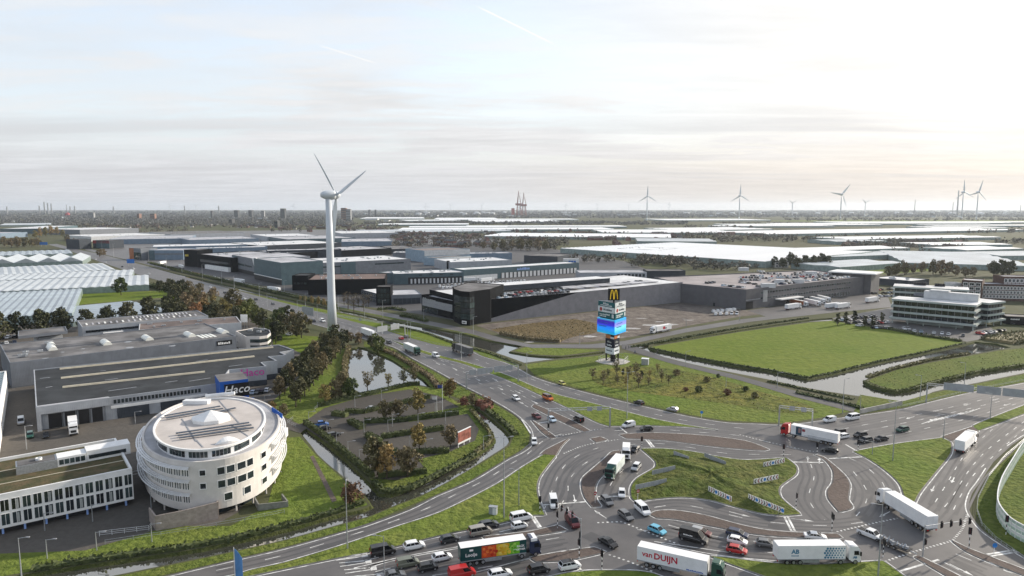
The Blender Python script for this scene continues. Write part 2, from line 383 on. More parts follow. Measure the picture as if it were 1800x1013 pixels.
near = [(-1000, -400), (1000, -400), (1000, 1300), (-1000, 1300)]
struct('ground', MB().sheet(near, 0.0, 0, holes), G['land'])
far = MB(); FX = 26000
far.sheet([(-FX, 1300), (FX, 1300), (FX, FX), (-FX, FX)]); far.sheet([(-FX, -3000), (FX, -3000), (FX, -400), (-FX, -400)])
far.sheet([(-FX, -400), (-1000, -400), (-1000, 1300), (-FX, 1300)]); far.sheet([(1000, -400), (FX, -400), (FX, 1300), (1000, 1300)])
struct('terrain', far, G['land'])
struct('canal_bank_ground', bankm, G['bank'])
def sheet_px(name, px, m, z, sm=0):
    pts = PP(px); pts = smooth_line(pts, sm, True) if sm else pts
    return struct(name, MB().sheet(pts, z), m)
# lots and lawns
sheet_px('field_ground', [(1146,610),(1300,584),(1425,567),(1462,564.5),(1560,580),(1697,603.5),(1600,624.5),(1545,635),(1460,656),(1418,663.5),(1350,649),(1220,627.5),(1147,613)], G['meadow'], 0.04)
sheet_px('hillside_lawn_ground', [(922,641),(976,634),(1064,624),(1100,620),(1150,630),(1250,648),(1350,676),(1440,705),(1500,722),(1440,735),(1380,744),(1279,740),(1216,730),(1152,716),(1058,694),(979,673),(940,660)], G['grass'], 0.03)
sheet_px('wild_grass_ground', [(1040,655),(1100,645),(1170,648),(1260,665),(1340,690),(1420,712),(1440,726),(1370,726),(1290,712),(1200,700),(1120,690),(1050,675)], G['wild'], 0.06, 3)
sheet_px('dirt_lot_ground', [(836,572),(1000,553),(1198,532),(1313,546),(1345,552),(1300,557),(1204,574),(1160,584),(1095,595),(1040,601),(990,604),(930,600),(880,588)], G['dirt'], 0.04)
sheet_px('scrub_ground', [(862,580),(930,569),(1010,561),(1050,570),(1052,584),(1010,592),(985,601),(930,597),(885,587)], G['scrub'], 0.07, 3)
sheet_px('peninsula_grass_ground', [(904,617),(925,610),(1050,615),(1056,617),(986,625.5),(935,623)], G['grass'], 0.05)
sheet_px('headland_grass_ground', [(1526,671),(1533,666),(1575,651),(1640,637),(1705,626),(1755,617),(1800,612),(1860,604),(1860,630),(1800,641),(1718,653),(1644,671),(1600,683),(1571,687)], G['verge'], 0.04)
sheet_px('verge_left_ground', [(-60,1062),(195,1016),(405,972),(500,951),(600,923),(650,909),(700,888),(740,873),(787,849),(825,827),(862,805),(896,784),(902,769),(874,740),(852,722),(838,712),(760,684),(742,666),(720,652),(690,633),(660,619),(640,610),(640,600),(690,613),(720,631),(760,652),(816,683),(864,707),(905,732),(928,754),(931,765),(928,784),(892,805),(829,843),(766,870),(640,923),(500,962),(313,1006),(0,1070)], G['verge'], 0.03)
sheet_px('office_lawn_ground', [(500,770),(527,768),(557,802),(592,833),(614,852),(637,873),(646,888),(600,899),(500,927),(405,950),(331,965),(184,985),(55,1005),(-40,1020),(-40,975),(150,968),(300,925),(405,925),(470,890)], G['grass'], 0.03)
sheet_px('car_park_ground', [(520,742),(560,715),(640,690),(720,678),(765,690),(800,712),(835,735),(845,765),(810,800),(770,822),(740,834),(690,845),(655,838),(600,795)], G['car_park'], 0.04)
sheet_px('car_park_lawn_ground', [(700,735),(830,712),(840,730),(862,765),(862,775),(838,793),(790,818),(750,838),(690,864),(668,862),(650,842),(700,845),(750,828),(735,808),(790,795),(835,775),(842,755),(822,728),(720,742)], G['verge'], 0.07)
sheet_px('car_park_edge_grass_ground', [(500,752),(540,722),(620,695),(720,677),(765,684),(800,705),(835,720),(820,722),(770,696),(720,685),(640,697),(570,718),(530,745)], G['grass'], 0.075)
sheet_px('avenue_grass_ground', [(480,705),(530,660),(590,612),(613,607),(611,640),(606,665),(612,681),(560,716),(520,740),(490,730)], G['grass'], 0.03)
sheet_px('turbine_lawn_ground', [(478,586),(560,592),(575,605),(530,622),(500,607),(480,606)], G['meadow'], 0.03)
sheet_px('industrial_yard_ground', [(-80,590),(10,570),(430,548),(500,600),(540,630),(500,720),(505,765),(420,900),(330,950),(0,1000),(-120,1000)], G['paving'], 0.02)
sheet_px('round_office_path', [(545,803),(551,801),(592,880),(584,884)], G['clinker'], 0.06)
sheet_px('field_strip_grass_ground', [(112,518),(285,511),(320,520),(300,535),(290,523),(128,537)], G['meadow'], 0.03)
sheet_px('dock_yard_ground', [(1313,546),(1519,517),(1560,520),(1566,536),(1480,548),(1400,557),(1350,558)], G['asphalt'], 0.05)
sheet_px('office_car_park_ground', [(1462,560),(1570,540),(1640,560),(1740,575),(1760,590),(1700,601),(1560,577)], G['asphalt'], 0.05)
sheet_px('estate_ground', [(300,470),(420,440),(900,425),(1100,460),(1210,500),(1198,530),(836,570),(735,552),(600,533),(450,500)], G['asphalt_new'], 0.02)
sheet_px('estate_far_ground', [(180,447),(160,410),(700,402),(900,425),(420,440),(300,470)], G['asphalt'], 0.02)
sheet_px('canal_side_grass_ground', [(262,464),(350,486),(480,516),(600,542.5),(684,560),(761,574.5),(862,597),(930,607.5),(860,590),(760,568),(680,553),(600,537),(480,511),(350,481),(262,460)], G['verge'], 0.05)
sheet_px('highway_side_grass_ground', [(262,474),(350,496),(480,526),(600,551),(684,572),(751,587),(800,604),(862,620),(912,642),(912,648),(850,627),(754,604),(664,577),(600,560),(480,528),(350,494),(262,470)], G['meadow'], 0.05)
sheet_px('barrier_side_grass_ground', [(1800,775),(1765,805),(1738,838),(1718,880),(1716,905),(1735,935),(1776,962),(1850,1005),(2100,1150),(2300,1000),(2000,760),(1870,742)], G['verge'], 0.03)
sheet_px('waterside_grass_ground', [(1500,722),(1512,728),(1585,717),(1700,690),(1800,672),(1960,640),(1960,630),(1800,658),(1718,675),(1640,691),(1586,706),(1560,702),(1512,694)], G['verge'], 0.03)
pm = mat('wet_rubble', (.42, .40, .38), .35, .3, .8, coords='World')
for u, v, w, h_ in ((1112,578,14,1.6),(1142,572,18,1.4),(1178,571,16,1.6),(1160,566,9,.8),(1098,583,8,1.0),(1210,563,10,.7),(1075,585,9,1.3),(1128,560,12,.7),(1035,592,14,1.6),(930,602,10,1)):
    sheet_px('puddle_water', [(u + w * math.cos(a) * rnd.uniform(.6, 1.2), v + h_ * math.sin(a) * rnd.uniform(.6, 1.2)) for a in [k * .7 for k in range(9)]], pm, 0.085, 2)
# roads
sheet_px('service_road', [(150,436),(300,470),(450,502),(600,534),(700,554),(835,581),(890,597),(935,606),(1036,606),(1097,600),(1204,578),(1300,562),(1450,545),(1570,534),(1570,540),(1450,551),(1320,566),(1204,585),(1110,605),(1060,612),(935,612),(870,600),(830,588),(700,561),(600,541),(450,508),(300,475),(150,440)], G['asphalt'], 0.08)
sheet_px('cycle_path', [(1093,606),(1110,607),(1178,632),(1300,661.5),(1400,688),(1505,716),(1500,725),(1400,699),(1300,669),(1178,639),(1093,613)], G['asphalt_new'], 0.09)
sheet_px('bridge_path', [(500,735),(540,752),(528,762),(495,752)], G['paving'], 0.1)
ROAD = [(85,430),(110,437),(180,462),(260,488),(330,507),(400,525),(470,545),(530,565),(600,584),(640,597),(690,611),(720,629),(760,650),(816,681),(864,705),(905,730),(928,752),(933,765),(930,785),(915,796),(892,807),(829,845),(766,872),(718,896),(640,925),(600,936),(500,964),(405,986),(313,1008),(200,1035),(0,1075),(-200,1180),(900,1200),(2000,1200),(1850,1010),(1800,979),(1773,964),(1729,934),(1707,905),(1703,890),(1709,868),(1722,850),(1738,825),(1755,802),(1775,786),(1800,769),(1870,735),(1960,700),(1960,640),(1800,673),(1700,691),(1608,713),(1585,719),(1512,730),(1450,738),(1380,747),(1330,745),(1279,743),(1216,733),(1152,719),(1058,697),(979,676),(940,663),(912,648),(890,638),(850,627),(829,617),(754,604),(690,585),(664,577),(600,560),(540,543),(480,528),(420,512),(350,494),(300,480),(240,463),(180,448),(130,437),(100,429)]
road_pts = smooth_line(PP(ROAD), 4, True)
struct('road', MB().sheet(road_pts, 0.10), G['asphalt'])
ISL_G = [
 [(690,599),(722,610),(766,624),(813,636),(867,652),(900,664),(963,690),(1058,714),(1152,738),(1216,750),(1262,757),(1216,752),(1137,749),(1070,750),(1051,744),(995,716),(947,694),(900,672),(867,659),(813,640),(766,628),(722,614)],
 [(957,800),(977,802),(960,823),(947,842),(943,861),(948,885),(957,907),(937,907),(875,922),(775,942),(675,967),(600,981),(440,1014),(300,1045),(250,1045),(410,1014),(442,1004),(500,991),(600,961),(700,927),(775,902),(875,852),(920,822)],
 [(1127,790),(1152,812),(1152,823),(1121,842),(1110,858),(1111,877),(1118,883),(1152,878),(1200,875),(1247,880),(1295,893),(1342,904),(1380,907),(1407,905),(1372,876),(1370,857),(1398,835),(1398,820),(1381,806),(1310,810),(1263,804),(1216,795),(1168,790)],
 [(1501,795),(1571,782),(1656,771),(1670,778),(1670,798),(1641,835),(1615,868),(1604,890),(1591,876),(1582,853),(1560,831),(1527,808)],
 [(1250,980),(1275,982),(1350,991),(1423,995),(1552,988),(1586,1013),(1640,1060),(1450,1060),(1390,1030),(1337,1012),(1290,995)],
 [(945,1022),(1000,1009),(1050,1005),(1120,1006),(1150,1011),(1240,1050),(1000,1065)],
 [(1711,750),(1720,758),(1800,728),(1960,668),(1960,660),(1800,714)]]
ISL_P = [
 [(1089,765),(1137,762),(1216,765),(1310,776),(1351,791),(1342,793),(1263,787),(1168,775),(1102,772)],
 [(1039,772),(1055,769),(1067,774),(1048,779)],
 [(1089,793),(1077,795),(1064,807),(1042,826),(1025,842),(1023,858),(1029,877),(1042,893),(1056,891),(1048,880),(1045,861),(1051,845),(1070,826),(1089,804)],
 [(1144,906),(1155,900),(1187,899),(1237,907),(1300,924),(1350,934),(1425,939),(1471,940),(1479,947),(1405,946),(1325,940),(1250,926),(1187,914),(1155,912)],
 [(1431,800),(1449,809),(1464,828),(1464,850),(1455,864),(1457,879),(1475,901),(1497,894),(1490,879),(1493,853),(1486,839),(1471,824),(1446,804)],
 [(850,945),(932,936),(980,925),(996,934),(937,943),(860,955)],
 [(932,982),(987,972),(1045,964),(1064,972),(1000,986),(942,989)],
 [(1672,951),(1703,966),(1800,1003),(1850,1025),(1830,1025),(1760,998),(1700,972)],
 [(1615,979),(1681,1012),(1740,1045),(1720,1045),(1660,1012),(1608,981)],
 [(951,800),(977,802),(987,785),(1000,772),(960,792)],
 [(1656,769),(1710,751),(1719,759),(1672,776)],
 [(940,712),(1000,738),(1036,758),(1026,760),(985,741),(936,716)],
 [(935,740),(950,750),(977,770),(968,772),(952,760)]]
lines = MB()
ZM = 0.125
for k, px in enumerate(ISL_G):
    pts = smooth_line(PP(px), 4, True)
    mound = k == 2
    struct('traffic_island_ground', MB().prism(pts, 0.09, 0.24, 0, 1, False), [G['concrete'], G['verge'] if k == 2 else G['grass']])
    ribbon(lines, pts + pts[:1], 0.22, ZM, off=0.55 if sum(a.x * b.y - b.x * a.y for a, b in zip(pts, pts[1:] + pts[:1])) < 0 else -0.55)
for px in ISL_P:
    pts = smooth_line(PP(px), 4, True)
    struct('paved_island_ground', MB().prism(pts, 0.09, 0.24, 0, 1, False), [G['concrete'], G['clinker']])
    ribbon(lines, pts + pts[:1], 0.2, ZM, off=0.45 if sum(a.x * b.y - b.x * a.y for a, b in zip(pts, pts[1:] + pts[:1])) < 0 else -0.45)
# gentle mound in the middle of the roundabout
mp = smooth_line(PP(ISL_G[2]), 4, True); mc = sum(mp, Vector((0, 0))) / len(mp); mm = MB(); rings = []
for k in range(8):
    t = k / 7.0; s = 0.97 * (1 - t) + 0.02
    rings.append([(mc.x + (p.x - mc.x) * s, mc.y + (p.y - mc.y) * s, 0.2 + 1.9 * (math.sin(t * math.pi / 2) ** 1.3) + 0.35 * t * math.sin(p.x * .33 + k) * math.cos(p.y * .27 + t * 4)) for p in mp])
mm.loft(rings, 0, False); mm.face(rings[-1])
struct('mound_terrain', mm, G['mound'], True)
# edge lines and lane markings
w_road = smooth_line(PP(ROAD[6:31]), 4); ribbon(lines, w_road, 0.25, ZM, off=0.7)
e_road = smooth_line(PP(ROAD[34:43]), 4); ribbon(lines, e_road, 0.25, ZM, off=0.7)
n_road = smooth_line(PP(ROAD[44:67]), 4); ribbon(lines, n_road, 0.25, ZM, off=0.7)
tracks = MB()
def lane(px, w=0.2, dash=(3, 6), n=4):
    pts = smooth_line(PP(px), n); ribbon(lines, pts, w, ZM, 0, dash)
    if dash == (3, 6):
        for o in (-2.55, -0.95, 0.95, 2.55): ribbon(tracks, pts, 0.55, 0.106 + 0.001 * (len(tracks.f) % 7), 0, None, o)
for px in ([(380,1004),(500,977),(610,944),(687,919),(752,894),(807,867),(854,844),(892,820),(927,799),(958,774),(1000,760)],
 [(955,900),(974,855),(983,833),(998,814),(1023,798),(1052,788)], [(985,890),(998,867),(999,848),(1009,833),(1026,817),(1048,804)],
 [(1425,817),(1431,839),(1424,861),(1422,879),(1433,898),(1450,915)], [(1490,805),(1516,817),(1549,846),(1556,870),(1545,890)], [(1500,830),(1523,862),(1521,887),(1505,908)],
 [(1150,893),(1187,888),(1212,890),(1242,896),(1270,903),(1322,915),(1353,919),(1460,925),(1540,915)],
 [(1100,783),(1152,780),(1216,788),(1279,798),(1390,800)], [(1080,758),(1152,755),(1216,760),(1295,766),(1400,790)],
 [(800,658),(880,690),(960,735)], [(745,628),(816,655),(900,688),(985,730)], [(775,634),(850,662),(930,694),(1010,734)],
 [(640,585),(722,612),(800,642)], [(560,560),(640,585)], [(540,553),(640,577),(740,603),(830,630),(900,655),(980,683),(1058,706),(1152,729),(1216,742),(1330,757)],
 [(420,525),(560,562),(640,588),(722,617)], [(300,486),(420,518),(540,549)],
 [(1480,755),(1620,728),(1720,705),(1800,685),(1960,645)], [(1480,766),(1620,738),(1800,696),(1960,655)], [(1520,775),(1680,742),(1800,706)],
 [(1800,742),(1735,792),(1703,828),(1670,880),(1640,915)], [(1800,755),(1757,793),(1712,835),(1690,870),(1672,905)], [(1770,735),(1700,795),(1665,850),(1640,890)],
 [(640,987),(770,955),(820,943),(930,920)], [(660,1006),(746,987),(804,976),(990,945)], [(760,1013),(900,990),(1000,968)],
 [(1175,924),(1245,942),(1350,955),(1500,962)], [(1120,932),(1192,942),(1250,957),(1317,970),(1500,980)],
 [(1680,975),(1740,1000)], [(1660,990),(1720,1020)], [(1060,880),(1075,850),(1092,830),(1110,812)]): lane(px)
for px in ([(1050,920),(1092,918),(1197,960)], [(1070,976),(1110,990),(1147,1006)], [(1471,936),(1530,922),(1578,912)], [(1556,988),(1610,970),(1670,953)], [(1672,953),(1692,930),(1700,905)], [(979,768),(1020,760),(1058,755)], [(991,798),(1030,783),(1090,773)], [(1300,765),(1360,780),(1430,795)], [(1150,838),(1110,855)]):
    lane(px, 0.45, (0.45, 0.6))
for px in ([(622,1000),(707,980),(807,962),(850,953)], [(640,1001),(707,983),(807,965)], [(1162,957),(1250,975),(1337,985),(1450,992)], [(1150,953),(1300,975)], [(952,940),(996,934)], [(837,1007),(932,982)]): lane(px, 0.25, None)
for a, b in (((1134,772),(1146,787)), ((1138,772),(1150,787)), ((1090,752),(1102,762)), ((1378,908),(1391,934)), ((1384,908),(1397,934)), ((935,911),(947,929)), ((939,910),(951,928)), ((1000,984),(1020,1006)), ((1004,983),(1024,1006)), ((952,889),(1029,883)), ((1045,874),(1108,873)), ((1394,813),(1447,814)), ((1457,807),(1516,804)), ((1486,782),(1510,796)), ((945,745),(975,740)), ((1583,1005),(1650,985)), ((1733,976),(1783,968)), ((1740,979),(1788,971)), ((917,738),(933,763))): lane([a, b], 0.5, None, 1)
def arrow(u, v, du, dv, s=1.0):
    a = P(u, v); d = (P(u + du, v + dv) - a).normalized(); n = Vector((-d.y, d.x, 0)); z = Vector((0, 0, ZM))
    q = lambda f, w: tuple(a + d * f * s + n * w * s + z)
    lines.face([q(-2.4, -.12), q(0.6, -.12), q(0.6, .12), q(-2.4, .12)]); lines.face([q(.6, -.5), q(2.4, 0), q(.6, .5)])
for u, v, du, dv in [(800,650,8,4),(840,668,8,4),(880,684,8,4),(770,640,8,4),(835,650,8,4),(870,668,8,4),(910,690,8,4),(940,708,8,4),(965,728,8,4),(915,708,8,4),(1600,735,-8,2),(1650,722,-8,2),(1700,712,-8,2),(1640,738,-8,2),(1700,725,-8,2),(1750,703,-8,2),(1770,712,-8,2),(1420,808,0,-6),(1440,811,0,-6),(1555,905,-8,4),(1350,940,-8,0),(1055,905,-6,-4),(1000,900,2,8),(970,880,2,8),(1010,878,2,8),(885,918,8,-2),(895,932,8,-2),(1300,905,8,2),(1410,915,8,1),(1640,860,-4,8),(1675,845,-4,8),(1690,1003,8,4),(1760,1000,8,4)]: arrow(u, v, du, dv)
# hatched chevrons beside the merging lanes
for u, v in ((641, 977), (648, 988), (657, 1000), (668, 1012)):
    lane([(u - 6, v + .8), (u + 5, v - .9)], 1.5, None, 1); lane([(u - 52, v + 3), (u - 5, v - 1.2)], .28, None, 1); lane([(u - 50, v + 9), (u - 5, v + 2.5)], .28, None, 1)
for i in range(8):
    u = 1620 + i * 11; lane([(u, 746 - i * 2.6), (u + 26, 737 - i * 2.7)], 0.3, None, 1)
for u, v, du, dv, w in ((735,890,40,-16,1.8),(1010,850,-6,30,2.2),(1130,780,60,2,2.0),(1230,905,60,10,2.4),(1350,925,40,6,2.2),(1190,960,60,14,3),(1030,940,30,14,3.4),(1420,965,60,2,3),(1660,850,-16,30,2.2),(1740,790,24,-22,2),(1600,760,60,-14,2.6),(1440,775,40,6,2.4),(900,706,34,18,2.6),(840,672,40,20,2.6),(980,690,50,14,2.4),(1500,905,30,10,3),(1680,990,30,14,2.4),(860,960,60,-12,2.6),(560,965,50,-14,1.6),(1520,845,10,24,2)):
    ribbon(tracks, [P(u, v), P(u + du, v + dv)], w, 0.1145)
struct('road_wear_surface', tracks, G['tracks'])
struct('road_markings', lines, G['paint'])
# ------------------------------------------------------------------ building kit
def poly_ccw(pts):
    ar = sum(a[0] * b[1] - b[0] * a[1] for a, b in zip(pts, pts[1:] + pts[:1])); return list(pts) if ar > 0 else list(pts)[::-1]
def inset(pts, d):
    out = []; n = len(pts)
    for i in range(n):
        a, b, c = Vector(pts[i - 1][:2]), Vector(pts[i][:2]), Vector(pts[(i + 1) % n][:2])
        u, v = (b - a).normalized(), (c - b).normalized(); n1, n2 = Vector((-u.y, u.x)), Vector((-v.y, v.x))
        m = n1 + n2; m = m / max(m.length_squared / 2, 0.25); out.append(b + m * d)
    return out
def shell(root, pts, h, wm, rm, par=0.5, th=0.35, z0=0.0, wall='wall', roof='roof'):
    """outer walls with a parapet and a roof deck set down inside it"""
    pts = poly_ccw([Vector(p[:2]) for p in pts]); ins = inset(pts, th)
    mb = MB(); q = lambda ps, z: [(p.x, p.y, z) for p in ps]
    mb.loft([q(pts, z0), q(pts, h), q(ins, h), q(ins, h - par - 0.2)], 0, False)
    w = mb.build(wall, wm, root); r = MB().sheet(ins, h - par).build(roof, rm, root)
    return pts, w, r
def frame_of(pts, i):
    a, b = pts[i], pts[(i + 1) % len(pts)]; d = b - a; return a, math.atan2(d.y, d.x), d.length
CACHE = {}
def cached(key, fn):
    if key not in CACHE: CACHE[key] = fn()
    return CACHE[key]
winframe = white
def window(root, pts, i, s, z, w, h, fm=None, gm=None, bars=0, name='window', fw=0.1):
    """framed window set proud of face i, its left edge s metres along, sill at z"""
    a, ang, L = frame_of(pts, i); fm = fm or winframe; gm = gm or glass
    def mk():
        mb = MB()
        for x0, x1, z0, z1 in ((0, w, 0, fw), (0, w, h - fw, h), (0, fw, fw, h - fw), (w - fw, w, fw, h - fw)): mb.box(x0, x1, -0.09, 0.02, z0, z1)
        for k in range(bars): x = w * (k + 1) / (bars + 1); mb.box(x - 0.04, x + 0.04, -0.08, 0.02, fw, h - fw)
        return mb.data(name, fm), MB().box(fw, w - fw, -0.04, 0.01, fw, h - fw).data('pane', gm)
    f, g = cached((name, round(w, 2), round(h, 2), fm.name, gm.name, bars, fw), mk)
    o = put(name, f, root, (a.x + math.cos(ang) * s, a.y + math.sin(ang) * s, z), ang); put('pane', g, o); return o
def slab(root, pts, i, s0, s1, z0, z1, out, m, name, back=0.0):
    a, ang, L = frame_of(pts, i)
    return MB().box(s0, s1, -out, back, z0, z1).build(name, m, root, (a.x, a.y, 0), ang)
def strip_windows(root, pts, i, s0, s1, n, z, h, fill=0.8, fm=None, gm=None, name='window', fw=0.08, bars=0):
    st = (s1 - s0) / n
    for k in range(n): window(root, pts, i, s0 + st * (k + (1 - fill) / 2), z, st * fill, h, fm, gm, bars, name, fw)
def site(name, label, cat, A, B, C, h, group=None):
    """a building frame: A, B front roof corners, C a point on its rear roof line (photograph) or a depth in metres"""
    a, b = P(*A, h), P(*B, h); d = (b - a); ang = math.atan2(d.y, d.x); n = Vector((-math.sin(ang), math.cos(ang), 0))
    D = C if isinstance(C, (int, float)) else (P(*C, h) - b).dot(n)
    t = thing(name, label, cat, (a.x, a.y, 0), ang, group); L = d.length
    return t, L, D, [Vector((0, 0)), Vector((L, 0)), Vector((L, D)), Vector((0, D))]
def loc_of(root, u, v, z=0):
    return root.matrix_basis.inverted() @ P(u, v, z)
def localpts(root, px, z): return [loc_of(root, u, v, z).to_2d() for u, v in px]
def unit(root, x, y, z, w, d, h, m, name='rooftop_unit'): return MB().box(-w / 2, w / 2, -d / 2, d / 2, 0, h).build(name, m, root, (x, y, z))
def plant_unit():
    def mk():
        mb = MB().box(-1.1, 1.1, -.7, .7, 0, .9); mb.rev([(.4, .85), (.4, 1.05), (.34, 1.05), (.34, .9)], 10, (-.5, 0)); mb.rev([(.4, .85), (.4, 1.05), (.34, 1.05), (.34, .9)], 10, (.5, 0)); return mb.data('rooftop_unit', steel)
    return cached('plant', mk)
def roof_units(root, L, D, h, n, seed, s=1.0):
    r = random.Random(seed)
    for k in range(n):
        o = put('rooftop_unit', plant_unit(), root, (r.uniform(.1, .9) * L, r.uniform(.15, .85) * D, h), r.choice((0, 1.57))); o.scale = (s * r.uniform(.7, 1.6), s * r.uniform(.7, 1.3), s * r.uniform(.8, 1.3))

roofgrey = mat('roof_felt_grey', (0.16, 0.155, 0.155), 0.85, 0.3, 0.09, detail=7)
roofdark = mat('roof_felt_dark', (0.032, 0.035, 0.038), 0.8, 0.25, 0.12, detail=7)
roofwhite = mat('roof_membrane_white', (0.66, 0.66, 0.66), 0.42, 0.14, 0.08, detail=7)
roofpale = mat('roof_membrane_pale', (0.42, 0.42, 0.44), 0.6, 0.18, 0.08, detail=7)
sedum = mat('sedum_roof', (0.115, 0.085, 0.045), 0.95, 0.35, 0.35, col2=(0.055, 0.06, 0.025), bump=0.6)
cream = mat('cream_panels', (0.62, 0.59, 0.56), 0.7, 0.06, 0.3)
clad = {k: ribbed('cladding_' + k, c, p, r if k != 'black' else .9) for k, c, p, r in (('grey', (0.165, 0.18, 0.205), .5, .5), ('pale', (0.36, 0.38, 0.41), .5, .5), ('charcoal', (0.05, 0.058, 0.07), .5, .55), ('black', (0.008, 0.009, 0.011), .5, .6), ('teal', (0.075, 0.12, 0.14), .5, .5), ('blue', (0.16, 0.22, 0.29), .6, .5), ('lilac', (0.24, 0.235, 0.25), .5, .5), ('white', (0.55, 0.56, 0.57), .5, .5), ('darkgrey', (0.115, 0.115, 0.125), .5, .5), ('skyblue', (0.25, 0.34, 0.42), .6, .5))}
for k_ in ('black', 'charcoal'): clad[k_].node_tree.nodes['Principled BSDF'].inputs['Specular IOR Level'].default_value = 0.06
bluepaint = mat('blue_fascia', (0.015, 0.10, 0.42), 0.4, 0.06); pinkp = mat('pink_letters', (0.62, 0.06, 0.36), 0.5, 0.05)
skylite = mat('skylight_plastic', (0.78, 0.78, 0.72), 0.3, 0.05); beige = mat('beige_skylight', (0.52, 0.47, 0.36), 0.5, 0.08)
orange = mat('orange_panel', (0.34, 0.13, 0.06), 0.5, 0.1); red = mat('red_panel', (0.36, 0.04, 0.04), 0.5, 0.1)
whitep = mat('white_paint', (0.78, 0.78, 0.77), 0.5, 0.05)

# ------------------------------------------------------------------ round office building
def round_office():
    H1, H2, ZS = 13.0, 15.6, 1.8
    a, b = P(372, 813, H1), P(370, 699, H1); c = (a + b) / 2; ax = (b - a).to_2d(); A = ax.length / 2; ax.normalize(); bx = Vector((ax.y, -ax.x)); B = 16.6; c = c + (bx * .6).to_3d()
    t = thing('round_office', 'cream oval office building with ringed sunscreens and a raised round roof', 'office building', (c.x, c.y, 0))
    def pt(th, o=0.0, A_=A, B_=B): return bx * (math.cos(th) * (B_ + o)) + ax * (math.sin(th) * (A_ + o))
    nseg = 96; TH = [2 * math.pi * i / nseg for i in range(nseg)]
    ring = lambda o, z, A_=A, B_=B: [(*pt(th, o, A_, B_), z) for th in TH]
    MB().loft([ring(0, ZS), ring(0, H1 + .35), ring(-.5, H1 + .35), ring(-.5, H1 - .2)], 0, False).build('wall', cream, t, smooth=False)
    MB().sheet([pt(th, -.5) for th in TH], H1).build('roof', roofpale, t)
    MB().face(ring(0, ZS)[::-1]).build('soffit', cream, t); MB().loft([ring(-2.2, 0), ring(-2.2, ZS)], 0, False).build('plinth_wall', glass, t)
    for i in range(0, nseg, 4): x, y = pt(TH[i], -.8); MB().tube((0, 0, 0), (0, 0, ZS), .22, n=8).build('column', cream, t, (x, y, 0))
    # upper drum
    a2, b2 = P(372, 788, H2), P(370, 701, H2); A2 = (b2 - a2).length / 2; B2 = 12.9; c2 = ((a2 + b2) / 2 - c).to_2d()
    r2 = lambda o, z: [(*(c2 + pt(th, o, A2, B2)), z) for th in TH]
    MB().loft([r2(-.25, H1 - .1), r2(-.25, H2 - .5)], 0, False).build('drum_wall', white, t)
    MB().loft([r2(-.25, H2 - .5), r2(.35, H2 - .45), r2(.35, H2), r2(-.15, H2), r2(-.15, H2 - .3)], 0, False).build('drum_rim', whitep, t)
    MB().sheet([c2 + pt(th, -.15, A2, B2) for th in TH], H2 - .22).build('drum_roof', mat('drum_roof_felt', (0.50, 0.46, 0.43), .75, .1, .12), t)
    for i in range(0, nseg):
        if i % 6 == 5: continue
        th = TH[i] + math.pi / nseg; p, q = c2 + pt(th - .028, -.2, A2, B2), c2 + pt(th + .028, -.2, A2, B2)
        d = (q - p); MB().box(0, d.length, -.03, .03, 0, 1.35).build('pane', glass, t, (p.x, p.y, H1 + .45), math.atan2(d.y, d.x))
    # windows on the curved wall, found by where they show
    cen = c.to_2d()
    def theta_at(u):
        best = None
        for i in range(2000):
            th = 2 * math.pi * i / 2000; p = cen + pt(th); nrm = (bx * (math.cos(th) / B) + ax * (math.sin(th) / A))
            if nrm.dot(p) > 0: continue
            pu = 900 + FOC * p.x / (p.y * math.cos(PITCH) + (CAM_H - 8) * math.sin(PITCH))
            if best is None or abs(pu - u) < best[0]: best = (abs(pu - u), th)
        return best[1]
    def cwin(u0, u1, z, h, fm=whitep, bars=0):
        p, q = pt(theta_at(u0), .02), pt(theta_at(u1), .02); d = q - p
        window(t, [p, q], 0, 0, z, d.length, h, fm, glass, bars, 'window', .14)
    for zc, h in ((10.7, 1.9), (7.6, 1.9)):
        for u0, u1 in ((382, 397), (398, 414), (417, 433), (434, 446)): cwin(u0, u1, zc - h / 2, h)
        cwin(351, 363, zc - .75, 1.5)
    for u0, u1 in ((392, 408), (427, 440)): cwin(u0, u1, 3.4, 1.9)
    for zc in (10.7, 7.6, 4.3): cwin(459, 468, zc - .8, 1.6)
    def arc(th0, th1, o0, o1, z0, z1, m, name, n=22):
        rr = [(th0 + (th1 - th0) * k / n) for k in range(n + 1)]
        MB().loft([[(*pt(th, o0), z0), (*pt(th, o1), z0), (*pt(th, o1), z1), (*pt(th, o0), z1)] for th in rr]).build(name, m, t)
    tl0, tl1, tr0, tr1 = theta_at(243) - .5, theta_at(334), theta_at(476), theta_at(496) + .5
    for t0, t1 in ((tl0, tl1), (tr0, tr1)):
        if t1 < t0: t1 += 2 * math.pi
        for z in (11.9, 8.8, 5.7):
            for o in (.25, .7, 1.15): arc(t0, t1, o, o + .3, z + (.25 - o * .2), z + (.33 - o * .2), white, 'sunscreen_slat')
            n = int((t1 - t0) * 9)
            for k in range(n + 1):
                p, q = pt(t0 + (t1 - t0) * k / n, 0), pt(t0 + (t1 - t0) * k / n, 1.5); MB().tube((*p, z + .2), (*q, z), .05, n=5).build('sunscreen_bracket', white, t)
            for k in range(n):
                for e in (.12, .42, .70):
                    p, q = pt(t0 + (t1 - t0) * (k + e) / n, .02), pt(t0 + (t1 - t0) * (k + e + .22) / n, .02); window(t, [p, q], 0, 0, z - 2.1, (q - p).length, 1.6, whitep, glass, 0, 'window', .08)
    # roof furniture
    s0 = (P(371, 738, H2) - c); hs = [(s0.x + 4.6 * math.cos(k * math.pi / 4) * (1.1 if k % 4 == 0 else 1), s0.y + 4.2 * math.sin(k * math.pi / 4)) for k in range(8)]
    sk = MB().prism(hs, H2 - .2, H2 + .7)
